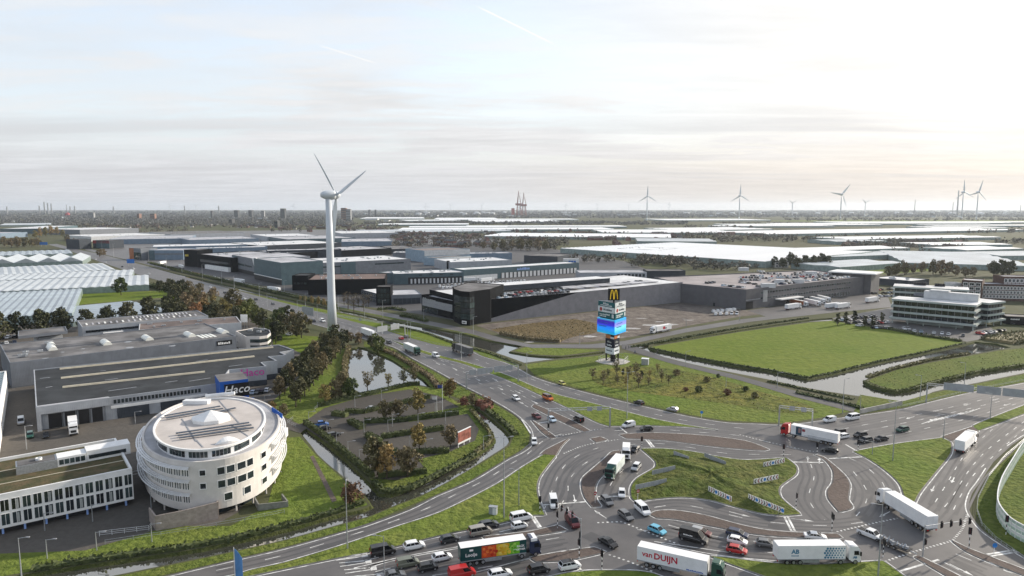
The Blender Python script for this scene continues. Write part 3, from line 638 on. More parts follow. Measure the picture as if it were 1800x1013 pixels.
    for k in range(8): sk.face([(*hs[k], H2 + .7), (*hs[(k + 1) % 8], H2 + .7), (s0.x, s0.y, H2 + 2.6)])
    sk.build('pyramid_skylight', whitep, t)
    for (u0, v0), (u1, v1) in (((289,733),(387,716)), ((292,737),(392,720)), ((374,728),(414,719)), ((309,764),(438,745)), ((312,768),(442,749)), ((315,772),(446,754))):
        p, q = P(u0, v0, H2) - c, P(u1, v1, H2) - c; d = q - p
        MB().box(0, d.length, -.45, .45, .35, .5).build('solar_panel', mat('solar_blue', (0.02, 0.03, 0.05), .15, .1), t, (p.x, p.y, H2 - .1), math.atan2(d.y, d.x))
    p, q = P(378, 781, H2) - c, P(422, 773, H2) - c; d = (q - p).to_2d(); m_ = (p + q) / 2; rr = []
    for k in range(9): x = -d.length / 2 + d.length * k / 8; w = 1.9 * math.cos((k / 8 - .5) * math.pi * .98); rr.append([(x, -w * .4, 0), (x, w * .6, 0), (x, w * .6, w * .6 + .05), (x, -w * .4, w * .3 + .05)])
    MB().loft(rr).build('eyebrow_skylight', whitep, t, (m_.x, m_.y, H2 - .2), math.atan2(d.y, d.x))
    p = P(346, 708, H2) - c; unit(t, p.x, p.y, H2 - .2, 7, 2.2, 1.0, white)
    p = P(386, 700, H2) - c; MB().tube((p.x - 4, p.y, H2 + .6), (p.x + 4, p.y + 1, H2 + 1.2), .5, n=8).build('duct', white, t)
    for (u0, v0), (u1, v1) in (((320, 735), (345, 775)), ((385, 703), (420, 742)), ((345, 772), (357, 785)), ((405, 745), (440, 768))):
        p, q = P(u0, v0, H2) - c, P(u1, v1, H2) - c; d = q - p; MB().box(0, d.length, -.12, .12, -.24, -.12).build('roof_gutter', grey, t, (p.x, p.y, H2), math.atan2(d.y, d.x))
    # rooftop pergola at the rear and the name letters' frame
    for k in range(6):
        p, q = P(461 + k * 5, 730 + k * 3, H1 + 1) - c, P(470 + k * 4.3, 744 + k * .3, H1 + 1) - c; MB().tube(p + Vector((0, 0, 0)), q, .12, n=5).build('pergola_beam', steel, t)
    for k in range(7):
        p = P(470 + k * 2.6, 726 + k * 1.9, H1) - c; MB().box(-.1, .35, -.1, .1, 0, 1.3).build('roof_letter', bluepaint, t, (p.x + 1, p.y + 1, H1))
    p = P(504, 758, 11) - c; MB().box(-1.2, 1.2, -1, 1, 0, 2.2).build('stair_vent', whitep, t, (p.x - 1.2, p.y, 9.5))
round_office()
def garden_wall(label, px, hs, m, th=.3):
    pts = PP(px); t = thing('garden_wall', label, 'wall', pts[0])
    for k in range(len(px) - 1):
        a, b = pts[k] - pts[0], pts[k + 1] - pts[0]; d = (b - a).to_2d().normalized() * 1; n = Vector((-d.y, d.x, 0)) * th / 2; z0, z1 = Vector((0, 0, hs[k])), Vector((0, 0, hs[k + 1]))
        MB().mesh([a - n, b - n, b + n, a + n, a - n + z0, b - n + z1, b + n + z1, a + n + z0], [(0, 3, 2, 1), (4, 5, 6, 7), (0, 1, 5, 4), (1, 2, 6, 5), (2, 3, 7, 6), (3, 0, 4, 7)]).build('wall_section', m, t)
brickp = mat('pale_brick', (0.34, 0.29, 0.26), .85, .12, 1.2)
garden_wall('tall pale curved ramp wall in front of the round office', [(264, 916), (275, 933), (330, 924), (384, 912), (381, 897)], [3.2, 3.4, 3.7, 4.0, 3.4], brickp)
garden_wall('low grey basin wall on the lawn side of the round office', [(448, 885), (455, 898), (506, 891), (496, 878)], [1.6, 1.6, 1.4, 1.4], mat('concrete_wall', (0.22, 0.22, 0.2), .85, .15, .8))

# ------------------------------------------------------------------ two-storey white office
def grid_office():
    h = 9.0; t, L, D, pts = site('grid_office', 'white two storey office with a gridded glass front and brown planted roof', 'office building', (-130, 896), (232, 823), (214, 768), h)
    shell(t, pts, h, whitep, sedum, .7, .5, 1.4)
    MB().box(1, L - 1, 1.5, D - .5, 0, 1.5).build('undercroft_shade', dark, t)  # dark box fills the open undercroft, its shade put into the colour
    n = 19; st = L / n
    for k in range(n):
        for z in (2.0, 5.1):
            window(t, pts, 0, st * k + st * .1, z, st * .8, 2.6, whitep, glass, 1, 'window', .06)
            a, ang, _ = frame_of(pts, 0)
            if (k * 7 + int(z)) % 3 == 0: MB().box(0, st * .2, -.06, .0, .15, 2.3).build('curtain', mat('curtain_grey', (.35, .37, .36), .8), t, (st * k + st * .55, -.02, z))
        if k % 2 == 0: MB().box(-.2, .2, -.2, .2, 0, 1.5).build('column', skyp, t, (st * k + .3, .6, 0))
    for k in range(5): window(t, pts, 1, 2 + k * (D - 4) / 5, 2.0, 1.6, 2.4, whitep); window(t, pts, 1, 2 + k * (D - 4) / 5, 5.1, 1.6, 2.4, whitep)
    for y in (D * .33, D * .68): MB().box(.6, L - .6, y - .15, y + .15, h - .69, h - .6).build('roof_path', beige, t)
    # plant room in three sections
    p0 = loc_of(t, 29, 836, h - .7); x0, y0 = p0.x, p0.y
    MB().box(0, 8, 0, 4.6, 0, 2.0).build('plant_screen', steel, t, (x0, y0, h - .7)); MB().box(.3, 7.7, .3, 4.3, 2.0, 2.1).build('plant_deck', roofgrey, t, (x0, y0, h - .7))
    MB().box(8.05, 14, .2, 4.4, 0, 2.2).build('plant_room', whitep, t, (x0, y0, h - .7)); MB().box(14.05, 23.5, .3, 4.8, 0, 2.6).build('plant_room', whitep, t, (x0, y0, h - .7))
    for k in range(5): MB().box(8.4 + k * 1.1, 9.3 + k * 1.1, .12, .22, .5, 1.7).build('window', glass, t, (x0, y0, h - .7))
    MB().box(14.5, 22.5, .2, .32, .6, 1.5).build('window', glass, t, (x0, y0, h - .7))
    MB().rev([(.7, 2.1), (.7, 2.6), (.5, 2.6), (.5, 2.3)], 14, (4.5, 2.2)).build('fan', white, t, (x0, y0, h - .7))
    fw = MB().box(-.06, .06, 0, 12, 2.8, 3.0); fw.box(-.06, .06, 0, 12, 2.1, 2.2); fw.build('footbridge', steel, t, (L + 1, D * .55, 0), -1.57)
skyp = mat('blue_column', (.25, .38, .7), .5, .05)
grid_office()

# ------------------------------------------------------------------ kitchen-shop warehouse with saw-tooth side
def shop():
    h = HT(64, 757, 716); a = P(63, 716, h)
    t = thing('shop_warehouse', 'long grey warehouse with dark roof, beige rooflights and blue shop sign', 'warehouse', (a.x, a.y, 0))
    px = [(63, 716), (192, 699), (385, 674), (403, 650), (468, 644), (460, 637), (487, 634), (473, 627), (503, 624), (493, 619), (517, 615), (490, 606), (59, 650)]
    pts, w, r = shell(t, localpts(t, px, h), h, clad['pale'], roofdark, .35, .35)
    ix = lambda u, v: min(range(len(pts)), key=lambda i: (pts[i] - loc_of(t, u, v, h).to_2d()).length)
    f0 = ix(63, 716); f1 = ix(192, 699)
    L0 = frame_of(pts, f0)[2]; L1 = frame_of(pts, f1)[2]
    # loading docks beneath the canopy
    slab(t, pts, f0, 0, L0, h - 2.2, h + .3, 1.6, clad['pale'], 'canopy'); 
    a0, ang, _ = frame_of(pts, f0); MB().box(.3, L0 - .3, -1.4, -.1, h + .3, h + .4).build('canopy_deck', roofpale, t, (a0.x, a0.y, 0), ang)
    slab(t, pts, f0, 0, 1.2, 0, h - 2.2, 1.6, clad['pale'], 'canopy_pier')
    for k in range(4):
        s = 3 + k * (L0 - 5) / 4; slab(t, pts, f0, s, s + 3.6, .1, 4.8, .12, dark, 'dock_door_or_shade'); slab(t, pts, f0, s + 3.9, s + 4.4, 0, h - 2.2, .3, clad['grey'], 'dock_pier')  # dark slabs paint the shade inside the open dock bays
    slab(t, pts, f1, .3, L1 - 4, 3.7, 4.6, .2, whitep, 'fascia_band')
    strip_windows(t, pts, f1, 1, L1 - 6, 24, 5.2, 1.5, .82, grey, name='window')
    for k in range(3): s = 2 + k * 13; slab(t, pts, f1, s, s + 9.5, .1, 3.6, .26, clad['charcoal'], 'roller_door')
    for u0, v0, u1, v1 in ((105, 648, 480, 610), (107, 664, 447, 626), (110, 680, 360, 653)):
        p, q = loc_of(t, u0, v0, h), loc_of(t, u1, v1, h); d = q - p
        MB().loft([[(x, -.55, 0), (x, .55, 0), (x, .3, .55), (x, -.3, .55)] for x in (0, d.length)]).build('rooflight', beige, t, (p.x, p.y, h - .36), math.atan2(d.y, d.x))
    for u0, v0, u1, v1 in ((190, 686, 240, 679), (70, 664, 88, 662), (332, 669, 370, 663), (184, 667, 207, 664), (345, 634, 365, 631), (402, 643, 426, 640), (290, 671, 312, 668), (80, 680, 92, 678), (260, 645, 290, 642), (176, 651, 186, 650)):
        p, q = loc_of(t, u0, v0, h), loc_of(t, u1, v1, h); d = q - p; MB().box(0, d.length, -.25, .25, 0, .06).build('roof_puddle', mat('standing_water', (.2, .2, .21), .05), t, (p.x, p.y, h - .35), math.atan2(d.y, d.x))
    # blue sign tower
    b0, b1 = loc_of(t, 386, 672, 10.5), loc_of(t, 436, 666, 10.5); d = (b1 - b0); ang = math.atan2(d.y, d.x); L = d.length
    s = MB().box(0, L, 0, 12, 3.4, 10.5, 0, 1).build('sign_tower', [bluepaint, roofgrey], t, (b0.x, b0.y, 0), ang)
    MB().box(0, L, 0, 12, 0, 3.39).build('entrance', glass, t, (b0.x, b0.y + .3, 0), ang)
    MB().box(1.4, L + .15, -.15, .02, 4.6, 9.4).build('sign_board', black, s)
    text('lettering', 'Haco', 4.0, whitep, s, (L / 2 + .7, -.2, 7.2), (R(90), 0, 0), .03, .03, shear=.25)
    MB().box(2, L + 1.5, -1.6, 0, 3.0, 3.5).build('entrance_canopy', bluepaint, s)
    # pink letters on the first tooth
    f2 = ix(403, 650); a2, ang2, l2 = frame_of(pts, f2)
    text('lettering', 'Haco', 4.2, pinkp, t, (a2.x + math.cos(ang2) * l2 * .62 + math.sin(ang2) * .12, a2.y + math.sin(ang2) * l2 * .62 - math.cos(ang2) * .12, 5.6), (R(90), 0, ang2), .03, .02)
    for k in (ix(403, 650), ix(460, 637), ix(473, 627), ix(493, 619)):
        l = frame_of(pts, k)[2]; slab(t, pts, k, 0, l, 0, 2.2, .06, clad['charcoal'], 'base_band')
shop()

# ------------------------------------------------------------------ grey hall behind it, with barrel rooflights
def barrel(parent, x, y, z, w, l, h, rz, m=None):
    def mk(): return MB().loft([[(s * l / 2, w / 2 * math.cos(a), h * math.sin(a)) for a in [math.pi * i / 8 for i in range(9)]] for s in (-1, 1)]).data('barrel_rooflight', m or skylite, False)
    return put('barrel_rooflight', cached(('bar', w, l, h), mk), parent, (x, y, z), rz)
def wall_panels(t, pts, i, z0, z1, w, m, out=.05):
    l = frame_of(pts, i)[2]; n = max(2, int(l / w))
    for k in range(n): slab(t, pts, i, l * k / n + .03, l * (k + 1) / n - .03, z0, z1, out, m, 'wall_panel')
def hall():
    h = 10.2; t, L, D, pts = site('grey_hall', 'long grey hall with white barrel rooflights beyond the dark roofed warehouse', 'warehouse', (17, 638), (415, 591), (392, 565), h)
    shell(t, pts, h, clad['grey'], roofgrey, .3, .35); wall_panels(t, pts, 0, .4, h - .35, 5.5, clad['grey'])
    for u, v in ((92, 620), (187, 611), (260, 603), (334, 597), (392, 591)):
        p = loc_of(t, u - 1, v - 8, h); barrel(t, p.x, p.y, h - .3, 3.4, 9.5, 1.5, 1.57)
    p = loc_of(t, 90, 606, h); barrel(t, p.x, p.y, h - .3, 3.0, 4.5, 1.3, 1.57)
    for k in range(4): p = loc_of(t, 352 + k * 7, 591 - k * .8, h); MB().box(-.6, .6, -5, 5, 0, .12).build('roof_sheet', skylite, t, (p.x, p.y, h - .29))
    for u, v in ((148, 618), (146, 612), (225, 600), (228, 610), (80, 629), (303, 607), (110, 618)):
        p = loc_of(t, u, v, h); MB().rev([(rnd.uniform(.8, 1.8), 0), (.7, .03)], 9).build('roof_puddle', MATS['standing_water'], t, (p.x, p.y, h - .29))
    slab(t, pts, 0, L - 9, L - 2, 6.6, 8.8, .12, black, 'sign_board'); scribble(5.6, 1.2, whitep, t, (L - 5.5, -.13, 7.7), (R(90), 0, 0), 7)
    # lower shed part at the far end of the hall
    q = [loc_of(t, *c, 7) for c in ((33, 607), (120, 597), (116, 588), (33, 597))]
    shell(t, [c.to_2d() for c in q], 11.2, clad['grey'], roofgrey, .3, .3, 9.9, 'shed_wall', 'shed_roof'); roof_units(t, L * .25, D, h, 6, 4)
hall()
def annex():
    h = 8.0; a = P(415, 584, h); t = thing('curved_annex', 'small cream two storey annex with a rounded end and dark window bands', 'office building', (a.x, a.y, 0))
    px = [(414, 582), (432, 592), (456, 592), (470, 590), (476, 585), (474, 580), (465, 577), (446, 576)]
    pts, _, _ = shell(t, localpts(t, px, h), h, cream, roofdark, .4)
    q = inset(pts, -.06); n = len(q)
    i0 = min(range(n), key=lambda i: (q[i] - loc_of(t, 432, 592, h).to_2d()).length)
    for z in (2.0, 5.0):
        for k in range(4):
            i = (i0 + k) % n; l = frame_of(pts, i)[2]; slab(t, pts, i, l * (.3 if k == 0 else 0), l, z, z + 1.7, .1, glass, 'window')
        window(t, pts, (i0 - 1) % n, 2, z, 1.2, 1.4)
    for u, v in ((440, 581), (455, 583), (462, 580)): p = loc_of(t, u, v, h); put('rooftop_unit', plant_unit(), t, (p.x, p.y, h - .4))
annex()
def depot():
    h = 9.5
    t, L, D, pts = site('glazed_depot', 'pale blue grey depot with a lower front wing and rooflit roof', 'warehouse', (144, 575), (246, 566), (369, 548), h)
    D = 26; pts = [Vector((0, 0)), Vector((L * 2.3, 0)), Vector((L * 2.3, D)), Vector((0, D))]; L *= 2.3
    shell(t, pts, h, clad['pale'], roofgrey, .3)
    slab(t, pts, 0, 1.5, L * .42, 6.2, 7.4, .12, glass, 'window_band'); strip_windows(t, pts, 0, 8, L * .42, 14, .8, 3.6, .9, grey); slab(t, pts, 0, 9, L * .3, 4.8, 5.6, 2.5, whitep, 'canopy')
    for k in range(20): MB().loft([[(x, -2.0, 0), (x, 2.0, 0), (x, 2.0, .5), (x, -2.0, .1)] for x in (0, .8)]).build('rooflight', roofpale if k % 3 else skylite, t, (L * .04 + k * L * .046, D * .35, h - .3))
    for k in range(16): MB().loft([[(x, -2.2, 0), (x, 2.2, 0), (x, 2.2, .5), (x, -2.2, .1)] for x in (0, .7)]).build('rooflight', skylite if k % 4 == 0 else roofpale, t, (L * .42 + k * L * .03, D * .75, h - .3))
    t2, L, D, pts = site('white_hall', 'plain white hall with a flat brown roof beside the depot', 'warehouse', (244, 580), (424, 567), (389, 558), 8.6)
    shell(t2, pts, 8.6, clad['white'], mat('brown_roof', (.15, .12, .11), .85, .2, .1), .3); roof_units(t2, L, D, 8.3, 7, 5, .8); slab(t2, pts, 0, .5, L - .5, .2, 1.6, .08, clad['grey'], 'base_band'); wall_panels(t2, pts, 0, 1.65, 8.3, 4.2, clad['white'])
depot()
def edge_hall():
    h = 9.0; a, b = P(11, 652, h), P(-14, 792, h); d = b - a; ang = math.atan2(d.y, d.x)
    t = thing('glass_roof_hall', 'white walled hall with a teal glass roof cut by the picture edge', 'warehouse', (a.x, a.y, 0), ang)
    L = d.length; pts = [Vector((0, 0)), Vector((L, 0)), Vector((L, -45)), Vector((0, -45))]
    P_, _, _ = shell(t, pts, h, whitep, mat('teal_roof_glass', (.05, .13, .15), .15, .2, .2), .4, .5)
    for k in range(int(L / 3)): MB().box(-.06, .06, -44, -1, 0, .12).build('roof_bar', white, t, (1.5 + k * 3, 0, h - .4))
edge_hall()
def small_offices():
    t, L, D, pts = site('flat_office', 'low grey flat roofed office block with rooftop equipment near the tree row', 'office building', (36, 614), (118, 604), (116, 594), 6.5)
    shell(t, pts, 6.5, clad['grey'], roofgrey, .4); strip_windows(t, pts, 0, 2, L - 2, 10, 3.4, 1.3, .7); roof_units(t, L, D, 6.1, 9, 9, .8)
    t, L, D, pts = site('flat_office', 'slim grey office strip behind the low flat roofed block', 'office building', (67, 594), (110, 589), 9, 8.5)
    shell(t, pts, 8.5, clad['pale'], roofgrey, .4); strip_windows(t, pts, 0, 1, L - 1, 8, 5.6, 1.3, .7)
    t, L, D, pts = site('site_cabin', 'white site cabin with green door on the yard edge', 'cabin', (8, 611), (20, 611), 4, 3.2)
    shell(t, pts, 3.2, whitep, whitep, .1); slab(t, pts, 0, .2, 1.6, .1, 2.2, .05, mat('green_door', (.05, .3, .25), .5), 'door')
small_offices()
# ------------------------------------------------------------------ business estate beyond the canal
def docks(t, pts, i, s0, s1, n, w, h, m, z=.3, name='dock_door_or_shade', out=.12):
    for k in range(n): s = s0 + (s1 - s0) * (k + .5) / n; slab(t, pts, i, s - w / 2, s + w / 2, z, z + h, out, m, name)
def wh(label, A, B, C, h, wm, rm, par=.5, name='warehouse', units=0, seed=1, group=None, cat='warehouse'):
    t, L, D, pts = site(name, label, cat, A, B, C, h, group); shell(t, pts, h, wm, rm, par)
    if units: roof_units(t, L, D, h - par, units, seed)
    return t, L, D, pts
wdoor = mat('dock_door_white', (.62, .63, .64), .5, .05)
def black_hall():
    # long wall, black above a diagonal and lilac grey below, parking on its roof
    a, b = P(836, 568), P(1199, 531.5); d = b - a; ang = math.atan2(d.y, d.x); L = d.length; t = thing('parking_roof_hall', 'long lilac grey hall with a black wedge on its wall and a rooftop car park', 'warehouse', (a.x, a.y, 0), ang)
    def wl(u, v):  # place on the wall plane
        r = Vector(ray(u, v)); n = Vector((-math.sin(ang), math.cos(ang), 0)); k = (a - Vector((0, 0, CAM_H))).dot(n) / r.dot(n); q = Vector((0, 0, CAM_H)) + r * k - a
        return q.dot(Vector((math.cos(ang), math.sin(ang), 0))), q.z
    s1, z1 = wl(862, 526); s2, z2 = wl(1019, 513.5); z3 = 15.2; z0 = z1 - (z2 - z1) / (s2 - s1) * s1
    D = 66
    mb = MB()
    mb.mesh([(0, 0, 0), (s2, 0, z2), (0, 0, z0)], [(0, 1, 2)], 1); mb.mesh([(0, 0, 0), (L, 0, 0), (L, 0, z3), (s2, 0, z2)], [(0, 1, 2, 3)], 0)
    mb.mesh([(0, .4, 0), (0, .4, z0), (s2, .4, z2), (L, .4, z3), (L, .4, 0)], [(0, 1, 2, 3, 4)], 0); mb.mesh([(0, 0, z0), (s2, 0, z2), (L, 0, z3), (L, .4, z3), (s2, .4, z2), (0, .4, z0)], [(0, 1, 4, 5), (1, 2, 3, 4)], 0)
    mb.mesh([(0, 0, 0), (0, D, 0), (0, D, z0), (0, 0, z0)], [(0, 3, 2, 1)], 1); mb.mesh([(0, D, 0), (L, D, 0), (L, D, z3), (0, D, z0)], [(0, 3, 2, 1)], 0)
    mb.build('wall', [clad['lilac'], clad['black']], t)
    MB().mesh([(0, .4, z0 - 1.1), (s2, .4, z2 - .5), (L, .4, z3 - .4), (L, D, z3 - .4), (s2, D, z2 - .5), (0, D, z0 - 1.1)], [(0, 1, 4, 5), (1, 2, 3, 4)]).build('roof', roofwhite, t)
    MB().box(30, L - 45, 30, 46, z2 + .5, z2 + 4.0, 0, 1).build('upper_storey', [clad['charcoal'], roofwhite], t)
    for k in range(6): MB().box(L - 95 + k * 14, L - 83 + k * 14, 12, 24, z3 - .3, z3 + .05).build('roof_sheet', roofpale, t)
    return t, L, z0, z2, z3, s2, ang, a
BH = black_hall()
def black_office():
    h = 19.0; t, L, D, pts = site('black_office', 'black clad office wing with strip windows joined to a tower', 'office building', (741, 518), (800, 530), 30, HT(740, 549, 519))
    h = HT(740, 549, 519); shell(t, pts, h, clad['black'], roofpale, 1.2)
    for z, w, m in ((h * .62, 1.6, glass), (h * .40, 2.0, glass)):
        slab(t, pts, 0, 1, L * .92, z - .25, z + w + .25, .08, grey, 'window_frame'); strip_windows(t, pts, 0, 1.2, L * .92, 9, z, w, .94, grey)
    slab(t, pts, 0, .5, L * .5, .3, 4.2, .1, glass, 'shop_front'); scribble(L * .4, 1.3, steel, t, (L * .24, -.03, h - 2.2), (R(90), 0, 0), 9)
    strip_windows(t, pts, 3, 2, D - 2, 8, h * .5, 2, .9, grey)
    # tower with a rounded glazed corner
    a = P(801, 566); t2 = thing('black_tower', 'tall black tower with a rounded glazed corner and white house number', 'office building', a); hb = HT(805, 567, 509)
    q = [loc_of(t2, *c).to_2d() for c in ((796, 561), (799, 566), (810, 571), (826, 573), (834, 571))]; dirx = (q[4] - q[0]).normalized(); e1 = loc_of(t2, 862, 566).to_2d(); 
    base = [q[0], q[1], q[2], q[3], q[4], e1, e1 + Vector((8, 26)), q[0] + Vector((8, 30))]
    P_, _, _ = shell(t2, base, hb, clad['black'], roofgrey, .4)
    for k in range(len(P_)):
        p = P_[k]
        for j in (1, 2):
            if (p - poly_ccw(base)[0]).length > 1e9: pass
    for i in range(len(P_)):
        if any((P_[i] - q[j]).length < .01 and (P_[(i + 1) % len(P_)] - q[j + 1]).length < .01 for j in (1, 2, 3)):
            l = frame_of(P_, i)[2]
            for z in range(4): slab(t2, P_, i, .05, l - .05, 3.6 + z * hb * .17, 3.5 + (z + .93) * hb * .17, .06, glass, 'window')
    i = min(range(len(P_)), key=lambda k: (P_[k] - q[2]).length); slab(t2, P_, i, 1, 4.5, .8, 2.6, .12, whitep, 'number_board'); a_, g_, _ = frame_of(P_, i)
    scribble(2.4, 1.0, black, t2, (a_.x + math.cos(g_) * 2.7 + math.sin(g_) * .15, a_.y + math.sin(g_) * 2.7 - math.cos(g_) * .15, 1.7), (R(90), 0, g_), 3)
black_office()
def dc_hall():
    h = HT(1312, 545, 509); a = P(1312, 509, h); t = thing('distribution_hall', 'large slate grey distribution hall with two window rows and a rooftop car park', 'warehouse', (a.x, a.y, 0))
    q = localpts(t, [(1312, 509), (1519, 486.5), (1430, 474.5), (1150, 487), (1197, 498.5)], h); pts, _, _ = shell(t, q, h, clad['darkgrey'], mat('parking_deck', (.30, .27, .27), .8, .15, .05, detail=7), .7)
    i = min(range(5), key=lambda k: (pts[k] - q[0]).length); L = frame_of(pts, i)[2]; wall_panels(t, pts, (i - 1) % 5, .5, h - .4, 8, clad['darkgrey'])
    strip_windows(t, pts, i, 16, L - 20, 34, h * .70, 1.5, .8, grey); strip_windows(t, pts, i, 16, L - 20, 34, h * .42, 1.5, .8, grey); strip_windows(t, pts, i, L * .3, L - 20, 22, .6, 3.2, .75, grey)
    slab(t, pts, i, 0, 8, .2, 5.5, .1, black, 'gate'); slab(t, pts, i, 0, 16, 6.4, 6.9, .15, grey, 'cornice'); slab(t, pts, i, L * .22, L * .40, 4.6, 5.3, 5, whitep, 'dock_canopy'); slab(t, pts, i, 19, 24, 4, h * .86, .3, steel, 'stair_screen')
    slab(t, pts, (i - 1) % 5, frame_of(pts, (i - 1) % 5)[2] * .52, frame_of(pts, (i - 1) % 5)[2] * .55, .1, 2.6, .1, black, 'door')
    for u, v, w in ((1350, 504, 9), (1402, 496, 8), (1307, 475, 8), (1425, 482, 9), (1370, 497, 6)):
        p = loc_of(t, u, v, h); unit(t, p.x, p.y, h - .7, w, 5, 3.0, clad['white'], 'stair_house')
    for k in range(40): p = loc_of(t, 1180 + k * 5.2, 492 - k * .52, h); MB().box(-.06, .06, -.06, .06, 0, 1.1).build('railing_post', steel, t, (p.x, p.y, h - .7))
    t2, L, D, P2 = wh('dark grey hall with an overhanging canopy roof at the end of the parking deck', (1463, 478), (1532, 482), 26, HT(1500, 515, 480), clad['darkgrey'], roofwhite)
    slab(t2, P2, 0, -2, L + 4, HT(1500, 515, 480) - .2, HT(1500, 515, 480) + .7, 4, whitep, 'roof_edge', 20)
dc_hall()
# shed by the canal with black glazed cube
t, L, D, pts = wh('low grey garage hall with roller doors and a black glazed cube at its corner', (684, 519), (741, 517), (773, 507), HT(700, 536, 519), clad['grey'], roofpale, .4, 'garage_hall')
docks(t, pts, 0, 3, L - 1, 6, L / 7.5, 4.2, clad['charcoal'], .2, 'roller_door')
t, L, D, pts = wh('black glazed cube beside the garage hall', (661, 504), (686, 504), 10, HT(672, 537, 504), clad['black'], roofgrey, .3, 'glazed_cube', cat='office building')
for k in range(4):
    for z in range(3): window(t, pts, 0, L * (.08 + k * .215), 1.5 + z * HT(672, 537, 504) * .27, L * .19, HT(672, 537, 504) * .24, black, glass)
t, L, D, pts = wh('low dark office wing with ribbon windows left of the black cube', (635, 509), (661, 516), 14, HT(645, 527, 511), clad['charcoal'], roofwhite, .3, 'office_wing', cat='office building')
for z in (1.0, 4.2): strip_windows(t, pts, 0, .6, L - .6, 8, z, 1.6, .85, grey)
# teal hall with docks
h = HT(692, 500, 481); t, L, D, pts = wh('teal grey hall with a row of white framed docks', (692, 481.5), (815, 478.5), (785, 473.5), h, clad['teal'], roofwhite, .5, 'warehouse', 14, 3)
slab(t, pts, 0, L * .2, L * .98, .2, h * .62, .06, dark, 'dock_recess_shade'); docks(t, pts, 0, L * .22, L * .98, 14, 1.6, 4.4, wdoor, .4, 'dock_door_or_shade', .14); docks(t, pts, 0, L * .3, L * .9, 4, 3, .8, dark, h * .78, 'window')  # wide flat dark slab puts the shade of the dock recess into colour
t, L, D, pts = wh('plain teal grey block set back at the end of the dock hall', (664, 479), (692, 480.5), 24, h * .98, clad['teal'], roofpale)
# big grey logistics block with slanted white sign fin
h = HT(494, 490, 465.5); t, L, D, pts = wh('big grey logistics block with a white roof and long slot windows', (494, 465.5), (722, 455), (668, 449), h, clad['grey'], roofwhite, .5, 'warehouse', 34, 8)
slab(t, pts, 0, L * .02, L * .44, h * .62, h * .72, .1, glass, 'slot_window'); slab(t, pts, 0, L * .70, L * .94, h * .66, h * .76, .1, glass, 'slot_window'); slab(t, pts, 0, 0, L * .33, .1, h * .22, .1, dark, 'base_band'); slab(t, pts, 0, -.5, L * .35, h * .22, h * .25, .6, whitep, 'ledge')
slab(t, pts, 0, L * .43, L * .545, 0, h - .6, .8, clad['teal'], 'teal_panel'); wall_panels(t, pts, 0, h * .26, h * .61, 9, clad['grey']); wall_panels(t, pts, 0, h * .77, h - .3, 9, clad['grey'])
h2 = HT(450, 490, 453.5); t, L, D, pts = wh('angular dark teal office front on the logistics block', (446, 454), (494, 462), 40, h2, clad['teal'], roofpale, .5, 'office_building', cat='office building')
slab(t, pts, 0, 0, L, .1, h2 * .24, .1, dark, 'base_band'); slab(t, pts, 0, -.3, L, h2 * .24, h2 * .27, .5, whitep, 'ledge')
a, b, c, d = P(444.5, 453.7, h2), P(452.5, 453.7, h2), P(463, 487, 2.0), P(454, 486.5, 2.0); n = Vector((-.3, -1, 0)).normalized() * 3
fin = thing('sign_fin', 'slanted white sign fin with a red logo at the logistics block corner', 'sign', a - n * .3)
o = a - n * .3; MB().loft([[a - o - n, b - o - n, c - o - n, d - o - n][::1], [a - o + n * .6, b - o + n * .6, c - o + n * .6, d - o + n * .6]]).build('fin', whitep, fin)
lp = [a.lerp(d, .13), b.lerp(c, .13), b.lerp(c, .48), a.lerp(d, .48)]; MB().face([(p - o + n * .63) * 1.0 for p in [lp[0].lerp(lp[1], .2), lp[3].lerp(lp[2], .2), lp[3].lerp(lp[2], .85), lp[0].lerp(lp[1], .85)]]).build('logo_panel', red, fin)
t, L, D, pts = wh('grey panelled hall front left of the white sign fin', (408, 448), (446, 455), 60, HT(408, 476, 448), clad['grey'], roofpale, .4)
slab(t, pts, 0, 0, L * .25, 0, HT(408, 476, 448) - .4, .3, clad['teal'], 'teal_panel'); slab(t, pts, 0, L * .2, L * .9, HT(408, 476, 448) * .45, HT(408, 476, 448) * .55, .1, glass, 'slot_window'); slab(t, pts, 0, 0, L, .1, 4, .15, dark, 'base_band')
# black hall behind the bare trees
h = HT(560, 518, 491); t, L, D, pts = wh('low black hall with a brown roof behind the bare trees', (541, 492), (677, 490), (640, 481), h, clad['black'], mat('rust_roof', (.16, .115, .10), .85, .2, .05), .4, 'warehouse', 10, 5)
h = HT(515, 510, 484); t, L, D, pts = wh('square black tower block at the end of the low black hall', (513, 484.5), (541, 484.5), 22, h, clad['black'], roofdark, .4, 'tower_block', cat='office building'); strip_windows(t, pts, 0, 1, L - 1, 4, h * .4, 1.6, .7, dark)
